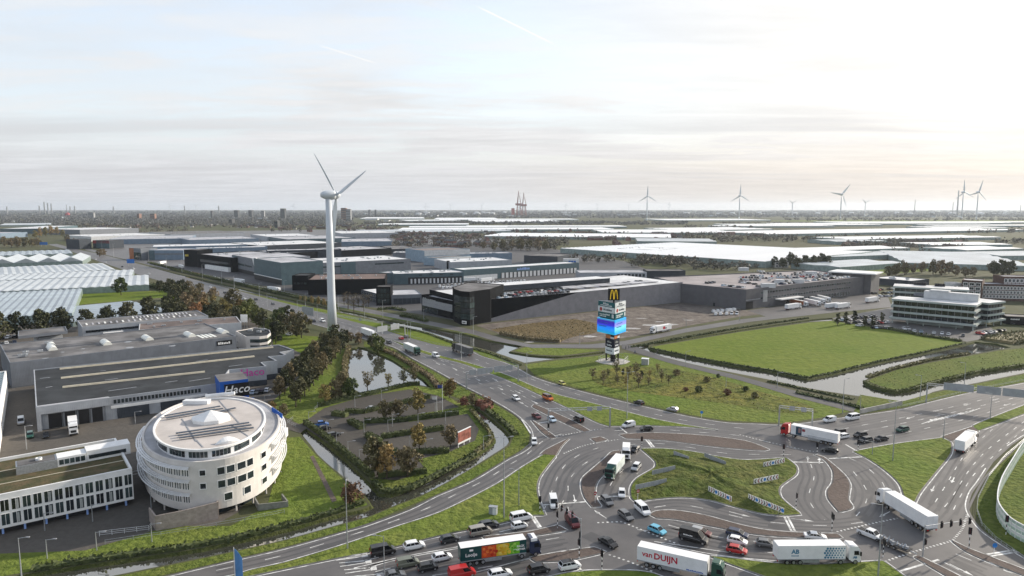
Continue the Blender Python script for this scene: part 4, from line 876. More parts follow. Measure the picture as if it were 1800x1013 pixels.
# very dark hall with cars on its roof
h = HT(330, 468, 439); t, L, D, pts = wh('tall black corner block with yellow lettering beside the highway', (323, 439), (346, 440), 22, h, clad['black'], roofgrey, .5, 'corner_block'); slab(t, pts, 0, 2, 8, h * .6, h * .72, .1, mat('yellow_sign', (.5, .4, .05), .5), 'sign_board')
h2_ = HT(360, 470, 446); t, L, D, pts = wh('black showroom hall with a pale roof deck right of the corner block', (346, 446), (408, 453), 70, h2_, clad['black'], roofpale, .7, 'warehouse', 16, 4); slab(t, pts, 0, L * .1, L * .9, h2_ * .45, h2_ * .62, .1, glass, 'slot_window'); slab(t, pts, 0, L * .3, L * .95, .2, 5, 3, whitep, 'canopy')
for lab_, A_, B_, h_, r_ in (('blue grey hall with a white roof behind the black showroom', (345, 437), (470, 434), 12, roofwhite), ('charcoal hall with rooftop sheds behind the logistics block', (470, 441), (600, 438), 13, roofpale), ('low grey hall between showroom and logistics block', (410, 443), (470, 445), 11, roofwhite), ('grey hall with a white roof edge behind the sky blue block', (826, 446), (900, 445), 9, roofpale), ('small grey shed row left of the storage hall', (690, 444), (724, 444), 7, roofwhite)): wh(lab_, A_, B_, 30, h_, clad['charcoal' if 'charcoal' in lab_ else 'blue' if 'blue' in lab_ else 'grey'], r_, .5, 'warehouse', 10, len(lab_))
t, L, D, pts = wh('black hall with a pale roof deck stretching behind the logistics block', (430, 449), (688, 436), (640, 432), HT(683, 449, 437), clad['black'], roofpale, .5, 'warehouse', 20, 2)
# light blue high-bay blocks
h = HT(746, 462, 441); t, L, D, pts = wh('light blue high bay block with a white front', (746, 441), (826, 438), (815, 433.5), h, clad['skyblue'], mat('brown_roof2', (.2, .17, .16), .8, .1, .1), .6)
slab(t, pts, 0, 0, L, h * .55, h - .3, .15, clad['white'], 'white_front')
t, L, D, pts = wh('lower light blue annex before the high bay block', (768, 454), (828, 450), 26, HT(768, 468, 454), clad['skyblue'], roofgrey, .4); slab(t, pts, 0, 0, L, 2, HT(768, 468, 454) - .6, .12, clad['white'], 'white_front')
# grey hall and long blue grey dock hall
h = HT(831, 478, 462); t, L, D, pts = wh('pale grey hall with a wide white roof beside the dock hall', (792, 461), (900, 457), (920, 450), h, clad['pale'], roofwhite, .5, 'warehouse', 8, 12)
t, L, D, pts = wh('tall dark ventilation tower on the pale grey hall', (785, 459), (790, 459), 4, HT(787, 476, 459), clad['black'], roofdark, .2, 'ventilation_tower', cat='tower')
h = HT(815, 494, 474); t, L, D, pts = wh('long blue grey dock hall with a row of white doors', (814, 474.5), (1018, 462), 24, h, clad['teal'], roofwhite, .6)
slab(t, pts, 0, L * .3, L * .98, .2, h * .52, .05, dark, 'dock_recess_shade'); docks(t, pts, 0, L * .30, L * .98, 20, L * .022, h * .48, wdoor, .3); slab(t, pts, 0, L * .0, L * .27, .3, h * .45, .08, wdoor, 'white_front')  # flat dark slab behind the doors, recess shade painted on
scribble(L * .11, 2.6, skyp, t, (L * .49, -.05, h * .78), (R(90), 0, 0), 10)
t, L, D, pts = wh('white stair block with dark letters on the end of the dock hall roof', (991, 455.5), (1018, 455.5), 10, HT(1010, 476, 455), clad['white'], roofwhite, .3, 'stair_block', cat='office building'); docks(t, pts, 0, L * .3, L * .8, 3, 2.5, 3.5, bluepaint, HT(1010, 476, 455) - 5.5, 'letter')
t, L, D, pts = wh('dark roofed storage hall behind the dock hall', (921, 449), (980, 451), 50, 10, clad['charcoal'], roofgrey)
h = HT(1060, 492, 479); t, L, D, pts = wh('pale grey workshop with dark window openings at the road bend', (1019, 479.5), (1137, 479), (1204, 474), h, clad['pale'], roofpale, .4); strip_windows(t, pts, 0, L * .55, L * .98, 8, h * .4, 3, .7, grey)
t, L, D, pts = wh('dark annex between workshop and parking hall', (1137, 476), (1205, 476), 20, HT(1137, 490, 476), clad['charcoal'], roofgrey)
# estate buildings along the highway further out
t, L, D, pts = wh('grey hall with wavy bands along the highway', (262, 440), (322, 440), 45, HT(290, 457, 440), clad['blue'], roofpale, .4); slab(t, pts, 0, 0, L, 7, 9, .4, clad['grey'], 'wall_band'); slab(t, pts, 0, 0, L * .16, 0, HT(290, 457, 440) - .3, .5, clad['teal'], 'teal_panel')
t, L, D, pts = wh('orange fronted showroom by the highway', (227, 436), (247, 437), 24, HT(230, 456, 436), clad['grey'], roofgrey, .4, 'showroom', cat='shop'); slab(t, pts, 0, 0, L * .38, .3, HT(230, 456, 436) - .3, .3, orange, 'orange_fascia'); slab(t, pts, 0, L * .4, L, .5, 10, .2, glass, 'shop_front')
t, L, D, pts = wh('red fronted showroom near the highway end', (163, 422.5), (192, 423), 30, HT(170, 436, 422), clad['charcoal'], roofgrey, .4, 'showroom', cat='shop'); slab(t, pts, 0, 0, L, HT(170, 436, 422) * .62, HT(170, 436, 422) - .3, .3, red, 'red_fascia'); slab(t, pts, 0, L * .2, L, .5, 14, .3, clad['teal'], 'shop_front')
t, L, D, pts = wh('dark slab office beside the red showroom', (139, 421), (160, 420), 30, HT(145, 437, 420), clad['charcoal'], roofgrey, .4, 'office_block', cat='office building')
MID = [((192,421),(333,419),(290,414),'blue','pale','long blue grey warehouse behind the red showroom'),((268,434),(452,430),(430,427),'blue','white','long white roofed hall behind the orange showroom'),((333,422),(455,419),(430,415),'blue','pale','blue hall with a stepped roof mid estate'),((455,432),(600,426.5),(570,421),'charcoal','white','dark walled hall with a bright roof edge mid estate'),((505,421),(625,418),(600,413),'teal','pale','low teal hall among the estate roofs'),((600,425),(690,424),(680,419),'blue','pale','blue roofed hall before the houses'),((690,438),(735,437),(730,431),'charcoal','grey','dark shed beyond the dirt road'),((470,416),(560,414),(540,410),'pale','white','white roofed sheds at the estate rear'),((0,402.5),(66,402),(60,397),'teal','white','white roofed hall at the far edge by the brown trees'),((0,410),(48,408),(45,404),'blue','pale','teal banded hall below the white roofed one'),((66,402.5),(140,404),(130,399),'grey','white','pale sheds behind the brown clump of trees'),((600,410.5),(700,409),(690,405),'pale','white','pale shed line behind the turbine mast'),((300,412),(430,409),(410,405),'pale','grey','pale sheds with a yellow roof edge'),((160,416),(290,412),(270,409),'white','white','white long sheds behind the blue warehouse'),((1533,488),(1602,494),(1590,487),'charcoal','white','white roofed low shop beside the car park'),((1085,437),(1160,440),(1150,435),'grey','pale','grey sheds left of the great white greenhouse')]
for A, B, C, wm, rm, lab in MID: wh(lab, A, B, C, max(6, HT(A[0], A[1] + 9, A[1])), clad[wm], {'pale': roofpale, 'white': roofwhite, 'grey': roofgrey}[rm], .5, 'warehouse', 6, len(lab))

# ------------------------------------------------------------------ terraced offices on the right
def terraced_office():
    bandm = mat('pale_band', (.40, .45, .43), .5, .06)
    def block(label, A, B, C, h, fl, name='terraced_office'):
        t, L, D, pts = site(name, label, 'office building', A, B, C, h)
        core = inset(pts, 1.0); fh = (h - 4) / fl
        MB().prism(core, 0 if False else 3.6, h - .3, 0).build('glass_wall', glass, t)
        for k in range(fl + 1):
            z = 4 + k * fh - 1.1; MB().prism(inset(pts, -.0 if k else -.6), z, z + 1.1, 0, 1 if k == fl else 0).build('floor_band' if k < fl else 'roof', [bandm, roofwhite], t)
        for i in (0, 1):
            l = frame_of(pts, i)[2]; n = int(l / 3.2)
            for k in range(fl):
                a, ang, _ = frame_of(core, i); l2 = frame_of(core, i)[2]
                for j in range(n): s = l2 * j / n; MB().box(s, s + .12, -.12, 0, 4 + k * fh, 4 + (k + 1) * fh - 1.15).build('mullion', grey, t, (a.x, a.y, 0), ang)
        MB().prism(inset(pts, 7), 0, 3.6).build('ground_floor', bandm, t)
        for i in (0, 1):
            a, ang, l = frame_of(pts, i); n = max(2, int(l / 8))
            for j in range(n + 1): s = 1 + (l - 2) * j / n; MB().tube((0, 0, 0), (0, 0, 3.7), .3, n=8).build('column', bandm, t, (a.x + math.cos(ang) * s - math.sin(ang) * 1.2, a.y + math.sin(ang) * s + math.cos(ang) * 1.2, 0))
        return t, L, D, pts
    h = HT(1715, 583, 537); t, L, D, pts = block('four storey office with pale floor bands and dark glass beside the green field', (1567, 525), (1717, 537), (1741, 533), h, 3)
    p = loc_of(t, 1672, 527, h); MB().box(-14, 14, -3, 3, .15, 4.5).build('plant_room', clad['white'], t, (p.x, p.y, h)); MB().box(-5, 5, -3.4, 3.2, 4.6, 5.4).build('plant_room', clad['white'], t, (p.x - 6, p.y, h))
    p = loc_of(t, 1622, 522, h); MB().loft([[(-5, -2, 0), (5, -2, 0), (5, 2, .4), (-5, 2, .4)], [(-5, -2, .5), (5, -2, .5), (5, 2, 2), (-5, 2, 2)]]).build('solar_panel', mat('solar_blue', (.02, .03, .05), .15), t, (p.x, p.y, h + .1))
    block('rear wing of the banded office with an overhanging corner', (1739, 533), (1768, 529.5), 16, h * .96, 3, 'office_wing')
    t, L, D, pts = block('white roofed office with rooftop fans behind the banded office', (1570, 503), (1704, 510), 18, HT(1600, 548, 503), 4, 'fan_roof_office')
    hh = HT(1600, 548, 503)
    for u in list(range(1609, 1628, 4)) + list(range(1646, 1660, 4)): p = loc_of(t, u, 501 + (u - 1609) * .06, hh); MB().rev([(1.1, 0), (1.1, 1.8), (.9, 1.8), (.9, 1.5)], 10).build('roof_fan', dark, t, (p.x, p.y, hh))
    br = mat('brown_brick', (.10, .06, .05), .85, .15, .5)
    def hotel(label, A, B, C, h, rows, cols, m=br):
        t, L, D, pts = wh(label, A, B, C, h, m, roofpale, .6, 'apartment_block', cat='apartment building')
        for r in range(rows): strip_windows(t, pts, 0, .5, L - .5, cols, 2 + r * (h - 3) / rows, (h - 3) / rows * .8, .86, whitep, glass, 'window', .35, 1)
        return t, L, D, pts
    hotel('brown brick block with a grid of white framed windows at the picture edge', (1727, 499), (1850, 502), 16, HT(1735, 527, 498), 3, 20)
    hotel('white topped brick block set behind the window grid block', (1764, 486), (1850, 487), 14, HT(1770, 527, 486), 4, 12)
    t, L, D, pts = hotel('dark brick stair block with white balconies between the offices', (1691, 492), (1727, 494), 18, HT(1700, 527, 491), 4, 3); hotel('white gabled house front beside the dark stair block', (1674, 498), (1692, 498), 10, HT(1680, 527, 498), 3, 2, clad['white'])
    t, L, D, pts = wh('small black pavilion with pale sign at the picture edge', (1769, 556), (1850, 560), 12, 5, clad['black'], roofgrey, .3, 'pavilion', cat='shop'); scribble(L * .2, .9, whitep, t, (L * .2, -.03, 3.4), (R(90), 0, 0), 12)
terraced_office()

# ------------------------------------------------------------------ greenhouses
ghw = mat('greenhouse_white_glass', (.43, .46, .48), .3, .10, .05); ghg = mat('greenhouse_grey_glass', (.24, .29, .33), .25, .12, .05); ghwall = mat('greenhouse_wall', (.24, .30, .29), .3, .15, .3); ghb = mat('greenhouse_blue_glass', (.46, .50, .53), .3, .12, .03); ghwh = mat('greenhouse_glare_white', (.84, .84, .83), .28, .04, .02, spec=.6)  # last one carries the sun's glare as a near-white base colour
FOOT = []
def built_over(x, y, m=6.0):
    for M_, L, D in FOOT:
        q = M_ @ Vector((x, y, 0))
        if -m < q.x < L + m and -m < q.y < D + m: return True
    return False
def greenhouse(label, A, B, C, h, span, m, ridge=1.4, along='y', group=None, parts=True, wallm=None):
    """multi-span glasshouse: eaves corners from the photograph, gutters running across or along"""
    t, L, D, pts = site('greenhouse', label, 'greenhouse', A, B, C, h, group); FOOT.append((t.matrix_basis.inverted(), L, D))
    wb = MB()
    for i in range(4): a, b = pts[i], pts[(i + 1) % 4]; wb.face([(a.x, a.y, 0), (b.x, b.y, 0), (b.x, b.y, h), (a.x, a.y, h)])
    wb.build('glass_wall', wallm or ghwall, t)
    W_, Lr = (L, D) if along == 'y' else (D, L); n = max(2, round(W_ / span)); s = W_ / n
    def bay(mb, k):
        x0, x1, xm = k * s, (k + 1) * s, (k + .5) * s
        q = (lambda x, y, z: (x, y, z)) if along == 'y' else (lambda x, y, z: (y, x, z))
        A0, A1, A2 = q(x0, 0, h), q(xm, 0, h + ridge), q(x1, 0, h); B0, B1, B2 = q(x0, Lr, h), q(xm, Lr, h + ridge), q(x1, Lr, h)
        mb.mesh([A0, A1, A2, B0, B1, B2], [(0, 1, 4, 3), (1, 2, 5, 4), (0, 2, 1), (3, 4, 5)], 0)
    if parts:
        mb = MB(); bay(mb, 0); me = mb.data('roof_bay', m)
        for k in range(n): put('roof_bay', me, t, (k * s, 0, 0) if along == 'y' else (0, k * s, 0))
    else:
        mb = MB()
        for k in range(n): bay(mb, k)
        mb.build('roof', m, t)
    return t
greenhouse('large white roofed glasshouse in many ridges by the highway', (-60, 516), (262, 501), (232, 485), 5, 6.4, ghw, .65)
greenhouse('second row of white ridged glasshouse beyond the front one', (-60, 496), (232, 484.5), (206, 475.5), 5, 6.4, ghw, .65)
greenhouse('third row of white ridged glasshouse beyond the second', (-60, 487), (204, 474.5), (170, 463.5), 5, 6.4, ghw, .65)
greenhouse('old glasshouse with broad steep ridges', (-60, 465), (145, 459), (128, 451), 6, 24, ghw, 5)
greenhouse('wide blue grey glasshouse roof beside the tree row', (-90, 565), (127, 551), (106, 510), 5, 4.2, ghg, .7)
greenhouse('low grey foil covered glasshouse behind the tree row', (128, 566), (306, 546), (288, 523), 3.0, 9, ghg, .5, 'x')
greenhouse('flat grey glasshouse strip at the far end of the row', (-60, 452), (128, 446), (110, 440), 5, 8, ghg, 1)
t = greenhouse('vast white glasshouse with a bright flat roof', (985, 436.5), (1345, 460), (1502, 441), 7.5, 9.6, ghwh, .45, 'x')
FG = [((850,415),(1180,418),(1180,412),'white row of distant glasshouses in the centre'),((640,409),(900,406),(890,402),'pale glasshouse field behind the houses'),((700,404),(1080,403),(1060,400),'thin bright glasshouse strip far behind the town'),((1060,409),(1300,409),(1300,404),'pale glasshouse strip left of the bright field'),((1200,405),(1360,403),(1340,399),'far white glasshouse left of the turbines'),((1350,412),(1800,404),(1800,398.5),'long bright white glasshouse field under the turbines'),((1490,421),(1760,417),(1750,412.5),'white glasshouse with pale wall near the fields'),((1440,441),(1600,436),(1640,429),'pale glasshouse right of the vast white roof'),((1457,452),(1620,446),(1600,440),'blue glasshouse roof behind the dark hall'),((1476,470),(1590,462),(1570,452),'grey blue glasshouse behind the dark hall'),((1590,462),(1820,468),(1830,446),'wide pale blue glasshouse roof at the edge'),((1700,440),(1800,437),(1800,430),'white glasshouse with ridges by the meadow'),((1640,431),(1780,430),(1770,425),'bright glasshouse beside the meadow'),((1760,450),(1900,448),(1890,440),'far blue glasshouse roof at the edge'),((1470,425),(1560,424),(1550,420),'small pale glasshouse among trees'),((1120,424),(1260,425),(1260,420),'low pale glasshouse behind the wood'),((0,396),(90,395),(88,392.5),'far pale glasshouse on the horizon land')]
fr = random.Random(31); ORD = 'first second third fourth fifth sixth seventh eighth ninth tenth eleventh twelfth thirteenth fourteenth fifteenth sixteenth seventeenth eighteenth'.split()
for k in range(18):
    u, v, w = fr.uniform(620, 1650), 384.5 + k * .95, fr.uniform(90, 300); FG.append(((u, v), (u + w, v - fr.uniform(0, .6)), (u + w - 10, v - fr.uniform(1.6, 2.6)), '%s of the thin white glasshouse strips counted down from the horizon' % ORD[k]))
for A, B, C, lab in FG: greenhouse(lab, A, B, C, 6, 40, ghb if 'blue' in lab else (ghwh if ('white' in lab or 'bright' in lab) else ghw), 1.2, 'x', None, False)
# ------------------------------------------------------------------ vehicles
def paint(name, c, rough=0.28, metal=0.0): return mat('paint_' + name, c, rough, 0.03, 0.5, metal, coat=0.6)
CP = {k: paint(k, *v) for k, v in dict(white=((.74, .75, .76),), black=((.012, .012, .014),), darkgrey=((.05, .052, .056), .3, .3), grey=((.16, .165, .175), .3, .4), silver=((.42, .43, .44), .3, .5), red=((.42, .02, .02),), darkred=((.10, .015, .018),), blue=((.03, .12, .38),), lightblue=((.12, .42, .58),), navy=((.02, .03, .07),), olive=((.17, .18, .14), .3, .3), yellow=((.45, .42, .10),), orange=((.55, .14, .03),), green=((.015, .07, .05),), paleblue=((.45, .55, .65),), beige=((.36, .33, .29), .3, .4)).items()}
BODY = {}
def wheel(parent, x, y, r, w, tname='wheel'):
    def mk():
        prof = [(-w / 2, r * .62), (-w / 2, r * .93), (-w * .35, r), (w * .35, r), (w / 2, r * .93), (w / 2, r * .62)]; n = 16
        t = MB().loft([[(rr * math.cos(2 * math.pi * i / n), yy, rr * math.sin(2 * math.pi * i / n)) for i in range(n)] for yy, rr in prof], 0, True).data('wheel', rubber)
        m = MB()
        for s in (-1, 1): m.loft([[(rr * math.cos(2 * math.pi * i / n), s * (w / 2 + yy), rr * math.sin(2 * math.pi * i / n)) for i in range(n)][::s] for yy, rr in ((.003, r * .62), (.012, r * .5), (.004, r * .1))])
        return t, m.data('rim', rimm)
    t, m = cached(('wheel', r, w), mk); o = put(tname, t, parent, (x, y, r)); put('rim', m, o); return o
def car_parts(L, W, H, hood, ws, rear, roof_r, belt, gh_in=.16, wr=.33, van=False, nose=.12, win_back=True, side_from=0.0, two_tone=None, bed=None):
    """meshes of one car model, front towards +x. hood: bonnet length, ws: windscreen run, rear: rear glass run, roof_r: gap from tail to the glasshouse"""
    zb = .22; h2 = W / 2; f = L / 2
    def ring(x, w, z0, z1, k=.93): return [(x, -w * .9, z0), (x, -w, z0 + .18), (x, -w, z1 - .14), (x, -w * k, z1), (x, w * k, z1), (x, w, z1 - .14), (x, w, z0 + .18), (x, w * .9, z0)]
    xb = -f + roof_r; xw = f - hood
    st = [(-f, h2 * .88, zb + .16, belt - .06), (-f + .10, h2 * .96, zb + .04, belt), (-f + .5, h2, zb, belt), (0, h2, zb, belt), (xw - .15, h2, zb, belt - .01), (xw + hood * .45, h2 * .985, zb, belt - .05 - nose * .35), (f - .22, h2 * .94, zb + .02, belt - .10 - nose), (f - .03, h2 * .84, zb + .08, belt - .20 - nose), (f, h2 * .78, zb + .14, belt - .32 - nose)]
    if bed: st[1:3] = [(-f + .05, h2 * .97, zb + .04, belt - .02), (-f + bed, h2, zb, belt - .02)]
    mb = MB(); mb.loft([ring(*s) for s in st]); cw = h2 * .93; rw = h2 * (.93 - gh_in)
    g0, g1, r0, r1 = xb, xw + .12, xb + rear, xw + .12 - ws
    G_ = [[(g0, -cw, belt - .03), (r0, -rw, H - .03), (r0, rw, H - .03), (g0, cw, belt - .03)], None]
    V = [(g0, -cw, belt - .03), (g1, -cw, belt - .05), (g1, cw, belt - .05), (g0, cw, belt - .03), (r0, -rw, H - .04), (r1, -rw, H - .05), (r1, rw, H - .05), (r0, rw, H - .04), ((r0 + r1) / 2 , -rw, H), ((r0 + r1) / 2, rw, H), ((g0 + g1) / 2, -cw, belt - .03), ((g0 + g1) / 2, cw, belt - .03)]
    mb.mesh(V, [(10, 1, 5, 8), (0, 10, 8, 4), (11, 9, 6, 2), (3, 7, 9, 11), (0, 4, 7, 3), (1, 2, 6, 5)], 0); mb.mesh(V, [(4, 8, 9, 7), (8, 5, 6, 9)], 1)
    if bed: mb.box(-f + .1, xb - .02, -h2 * .82, h2 * .82, belt - .03, belt + .005, 2)
    parts = {}
    def panel(a, b, c, d, i0, i1, j0, j1, out):
        a, b, c, d = map(Vector, (a, b, c, d)); q = lambda u, v: (a.lerp(b, u)).lerp(d.lerp(c, u), v)
        n = (b - a).cross(d - a).normalized() * out
        return [tuple(q(i0, j0) + n), tuple(q(i1, j0) + n), tuple(q(i1, j1) + n), tuple(q(i0, j1) + n)]
    parts['windscreen'] = [MB().face(panel(V[1], V[2], V[6], V[5], .05, .95, .08, .94, .012))]
    if win_back: parts['rear_window'] = [MB().face(panel(V[3], V[0], V[4], V[7], .07, .93, .15, .9, .012))]
    sides = []
    for s in (0, 1):
        m = MB()
        A = (V[0], V[1], V[5], V[4]) if s == 0 else (V[2], V[3], V[7], V[6])
        lo, hi = side_from, 1.0
        cuts = [(max(lo, .03), .34), (.37, .63), (.66, .965)]
        for a, b in cuts:
            if b <= lo + .05: continue
            a = max(a, lo); u0, u1 = (a, b) if s == 0 else (1 - b, 1 - a); m.face(panel(*A, u0, u1, .12, .88, .012))
        sides.append(m)
    parts['side_window'] = sides
    hl = []; tl = []
    for s in (-1, 1):
        hl.append(MB().box(f - .30, f - .02, s * h2 * .66 - .17, s * h2 * .66 + .17, belt - .38 - nose, belt - .24 - nose))
        tl.append(MB().box(-f - .015, -f + .12, s * h2 * .80 - .09, s * h2 * .80 + .09, belt - .36, belt - .10 if not van else belt + .2))
    parts['headlight'] = hl; parts['tail_light'] = tl
    parts['side_mirror'] = [MB().box(xw - .05, xw + .08, s * (h2 + .09) - .09, s * (h2 + .09) + .09, belt - .02, belt + .14) for s in (-1, 1)]
    return dict(body=mb.data('body', [CP['white'], CP['white'], dark]), parts={k: [m.data(k, {'windscreen': carglass, 'rear_window': carglass, 'side_window': carglass, 'headlight': headlamp, 'tail_light': redlamp, 'side_mirror': dark}[k]) for m in v] for k, v in parts.items()}, wheels=[(-f + .78, -1), (-f + .78, 1), (f - .82, -1), (f - .82, 1)], h2=h2, wr=wr)
MODELS = {
 'hatchback': lambda: car_parts(4.1, 1.76, 1.50, .95, .85, .55, .12, .95),
 'city car': lambda: car_parts(3.65, 1.66, 1.50, .72, .8, .35, .10, .93),
 'saloon': lambda: car_parts(4.6, 1.82, 1.44, 1.15, .95, .85, .55, .92),
 'estate car': lambda: car_parts(4.7, 1.82, 1.48, 1.12, .95, .5, .10, .93),
 'sport utility vehicle': lambda: car_parts(4.45, 1.86, 1.66, 1.05, .75, .45, .10, 1.06, wr=.36),
 'compact van': lambda: car_parts(4.5, 1.82, 1.84, .85, .85, .12, .06, 1.08, .10, van=True, side_from=.55, win_back=False),
 'panel van': lambda: car_parts(5.2, 1.98, 2.10, .85, .9, .12, .06, 1.18, .10, wr=.34, van=True, side_from=.66, win_back=False),
 'tall van': lambda: car_parts(6.0, 2.05, 2.65, .9, 1.15, .12, .06, 1.28, .11, wr=.35, van=True, side_from=.70, win_back=False),
 'minibus': lambda: car_parts(5.1, 1.98, 2.0, .85, .9, .15, .06, 1.16, .10, wr=.34, van=True),
 'pickup': lambda: car_parts(5.3, 1.88, 1.80, 1.2, .75, .25, 1.75, 1.10, .14, wr=.38, bed=1.7),
}
def heading(u, v, du, dv):
    a, b = P(u, v), P(u + du, v + dv); d = b - a; return a, math.atan2(d.y, d.x)
def car(kind, label, u, v, du, dv, col, roof=None, z=0.11, cat=None, name=None, group=None):
    M = cached(('model', kind), MODELS[kind]); a, ang = heading(u, v, du, dv)
    nm = name or {'panel van': 'van', 'tall van': 'van', 'compact van': 'van', 'minibus': 'minibus', 'pickup': 'pickup_truck'}.get(kind, 'car')
    t = thing(nm, label, cat or nm.replace('_', ' '), (a.x, a.y, z), ang, group)
    b = put('body', M['body'], t)
    for i, c in ((0, col), (1, roof or col)): b.material_slots[i].link = 'OBJECT'; b.material_slots[i].material = CP[c]
    for k, ms in M['parts'].items():
        for me in ms: put(k, me, t)
    for x, s in M['wheels']: wheel(t, x, s * (M['h2'] - .12), M['wr'], .22)
    return t
CARS = [
 ('panel van','black panel van at the tail of the queue on the western approach',673,975,10,-2,'black'),('sport utility vehicle','white crossover with a glass roof behind the dark hatchback on the western approach',728,965,10,-2,'white'),
 ('hatchback','dark grey hatchback following the silver minibus on the western approach',790,953,10,-2,'darkgrey'),('minibus','silver beige minibus with dark windows beside the produce lorry',844,940,10,-2,'beige'),
 ('estate car','dark estate car at the grass edge beside the silver minibus',859,927,10,-2,'darkgrey'),('minibus','white minibus waiting first at the stop line by the grass',916,915,10,-2,'white'),('city car','small white city car beside the waiting white minibus',913,929,10,-2,'white'),
 ('panel van','white van with a ladder rack rolling down to the western junction',973,889,2,9,'white'),('panel van','dark red van turning under the signal gantry',1006,923,5,6,'darkred'),
 ('compact van','olive grey compact van with yellow stickers near the hatched lanes',717,996,10,-2,'olive'),('hatchback','black hatchback in front of the olive compact van',752,1003,10,-2,'black'),('hatchback','white hatchback behind the produce lorry',777,985,10,-2,'white'),
 ('panel van','bright red van cut by the lower picture edge',812,1014,10,-2,'red'),('saloon','grey blue saloon at the lower picture edge behind the red van',692,1017,10,-2,'grey'),('estate car','white estate car in front of the red van at the lower edge',879,1014,10,-2,'white'),('sport utility vehicle','black crossover ahead of the white estate at the lower edge',947,1007,10,-2,'black'),('sport utility vehicle','white crossover with black roof at the southern stop line',1001,1000,10,-2,'white','black'),
 ('estate car','grey estate car with pale bonnet leaving the ring south of the paved teardrop',1067,885,6,6,'grey'),('hatchback','white hatchback crossing the ring stop line',1093,872,0,8,'white'),('minibus','white minibus with blue stripe heading south past the mound',1129,901,8,7,'white'),('estate car','dark grey estate car beside the small kerbed refuge',1100,911,8,6,'grey'),
 ('hatchback','light blue hatchback leaving the junction eastward',1155,937,10,4,'lightblue'),('tall van','black tall van with pale striped lettering eastbound',1219,952,10,2.6,'black'),('estate car','red and silver estate car hidden behind the black tall van',1231,940,10,2.6,'darkred','silver'),
 ('estate car','dark blue estate car nearest the long paved median eastbound',1296,943,10,2.4,'navy'),('hatchback','white hatchback between the blue estate and the red hatchback',1296,956,10,2.2,'white'),('hatchback','bright red hatchback beside the white hatchback eastbound',1295,972,10,2,'red'),('hatchback','grey hatchback right behind the white ring patterned lorry',1346,961,10,1.4,'grey'),('saloon','white saloon beyond the white ring patterned lorry',1433,948,10,1,'white'),
 ('saloon','very dark green saloon crossing the southern junction',1069,959,9,5,'black'),('estate car','silver estate car with a white roof on the ring by the mound',1118,825,-6,7,'silver','white'),('hatchback','black hatchback entering the ring beside the white box van',1116,794,-6,5,'black'),
 ('hatchback','white blue hatchback at the foot of the slip road',939,780,1,8,'white'),('saloon','dark red saloon on the paved nose of the highway approach',943,735,8,5,'darkred'),('hatchback','pale blue hatchback at the highway stop line',970,741,8,5,'paleblue'),('compact van','small black van under the northern gantry',1017,741,-8,-4,'black'),
 ('minibus','orange van with a black roof on the highway approach',963,703,8,3.5,'orange','black'),('estate car','white estate car on the highway before the dashed lanes',907,703,8,5,'white'),('city car','yellow green city car on the northern access road',988,677,8,3,'yellow'),('compact van','white compact van at the double stop line north of the ring',1105,751,-10,2,'white'),('hatchback','black hatchback behind the white compact van north of the ring',1136,757,-10,0.5,'black'),
 ('hatchback','black hatchback on the northern access road below the wild grass',1123,711,-10,-3,'black'),('hatchback','silver white hatchback on the northern access road near the cabinet',1182,723,-10,-2,'silver'),
 ('compact van','white compact van with a dark stripe on the eastern approach',1458,742,-10,1.4,'white'),('minibus','white minibus second in line on the eastern approach',1498,738,-10,1.6,'white'),('compact van','black compact van behind the red cab lorry trailer',1474,765,-10,1.6,'black'),('estate car','white estate car tucked beside the lorry trailer on the eastern approach',1480,771,-10,1.6,'white'),
 ('sport utility vehicle','black crossover first of the dark three on the eastern approach',1512,769,-10,1.6,'black'),('sport utility vehicle','black crossover nearest the triangular grass island',1521,778,-10,1.8,'darkgrey'),('saloon','black saloon last of the dark three on the eastern approach',1549,775,-10,1.8,'black'),('sport utility vehicle','dark green crossover alone in the eastern lanes',1586,759,-10,2,'green'),('saloon','low black saloon crossing toward the northern ring lanes',1458,795,-10,-1,'black'),
 ('pickup','white pickup truck towing a loaded flat trailer',1530,945,10,4,'white'),
 ('panel van','white van on the highway behind the green cab lorry',766,628,8,3.4,'white'),('hatchback','dark hatchback on the far highway lanes near the gantry sign',684,604,8,3,'darkgrey'),('hatchback','red hatchback passing under the far gantry sign',705,597,-8,-3,'red'),('hatchback','grey hatchback beside the red one at the far gantry',714,594,-8,-3,'grey'),('hatchback','dark car passing the turbine foot',640,590,8,3,'black'),('panel van','white van on the highway left of the turbine mast',567,566,8,3,'white'),('hatchback','white car on the highway behind the small tree pond',508,549,8,2.6,'white'),('hatchback','dark car ahead of the white van by the mast',551,566,8,2.8,'black'),
 ('saloon','silver saloon parked alone in the hedged car park',654,721,10,-2,'silver'),('pickup','blue pickup parked near the car park bridge',563,750,10,-1,'blue'),('hatchback','black hatchback parked below the blue pickup',571,756,10,-2,'black'),('estate car','black estate car parked by the clipped canal hedge',586,768,10,-2.4,'black'),
 ('panel van','silver van parked in the lane left of the loading docks',37,745,0,6,'silver'),('sport utility vehicle','dark green jeep parked by the loading dock pier',53,769,0,6,'green'),('hatchback','black hatchback parked nose out at the loading docks',81,769,0,6,'black')]
for c in CARS: car(*c[:2], *c[2:6], c[6], c[7] if len(c) > 7 else None, z=.11 if c[3] > 700 or c[2] < 600 else .11)
bt_ = [o for o in bpy.data.objects if o.get('label', '').startswith('black tall van with pale')][0]
for s_ in (-1, 1): scribble(2.0, .3, white, bt_, (-.9, s_ * 1.02, 1.5), (R(90), 0, 0 if s_ < 0 else R(180)), 7); MB().box(-2.6, 1.6, s_ * 1.035 - .005, s_ * 1.035 + .005, .95, 1.0).build('stripe', grey, bt_)
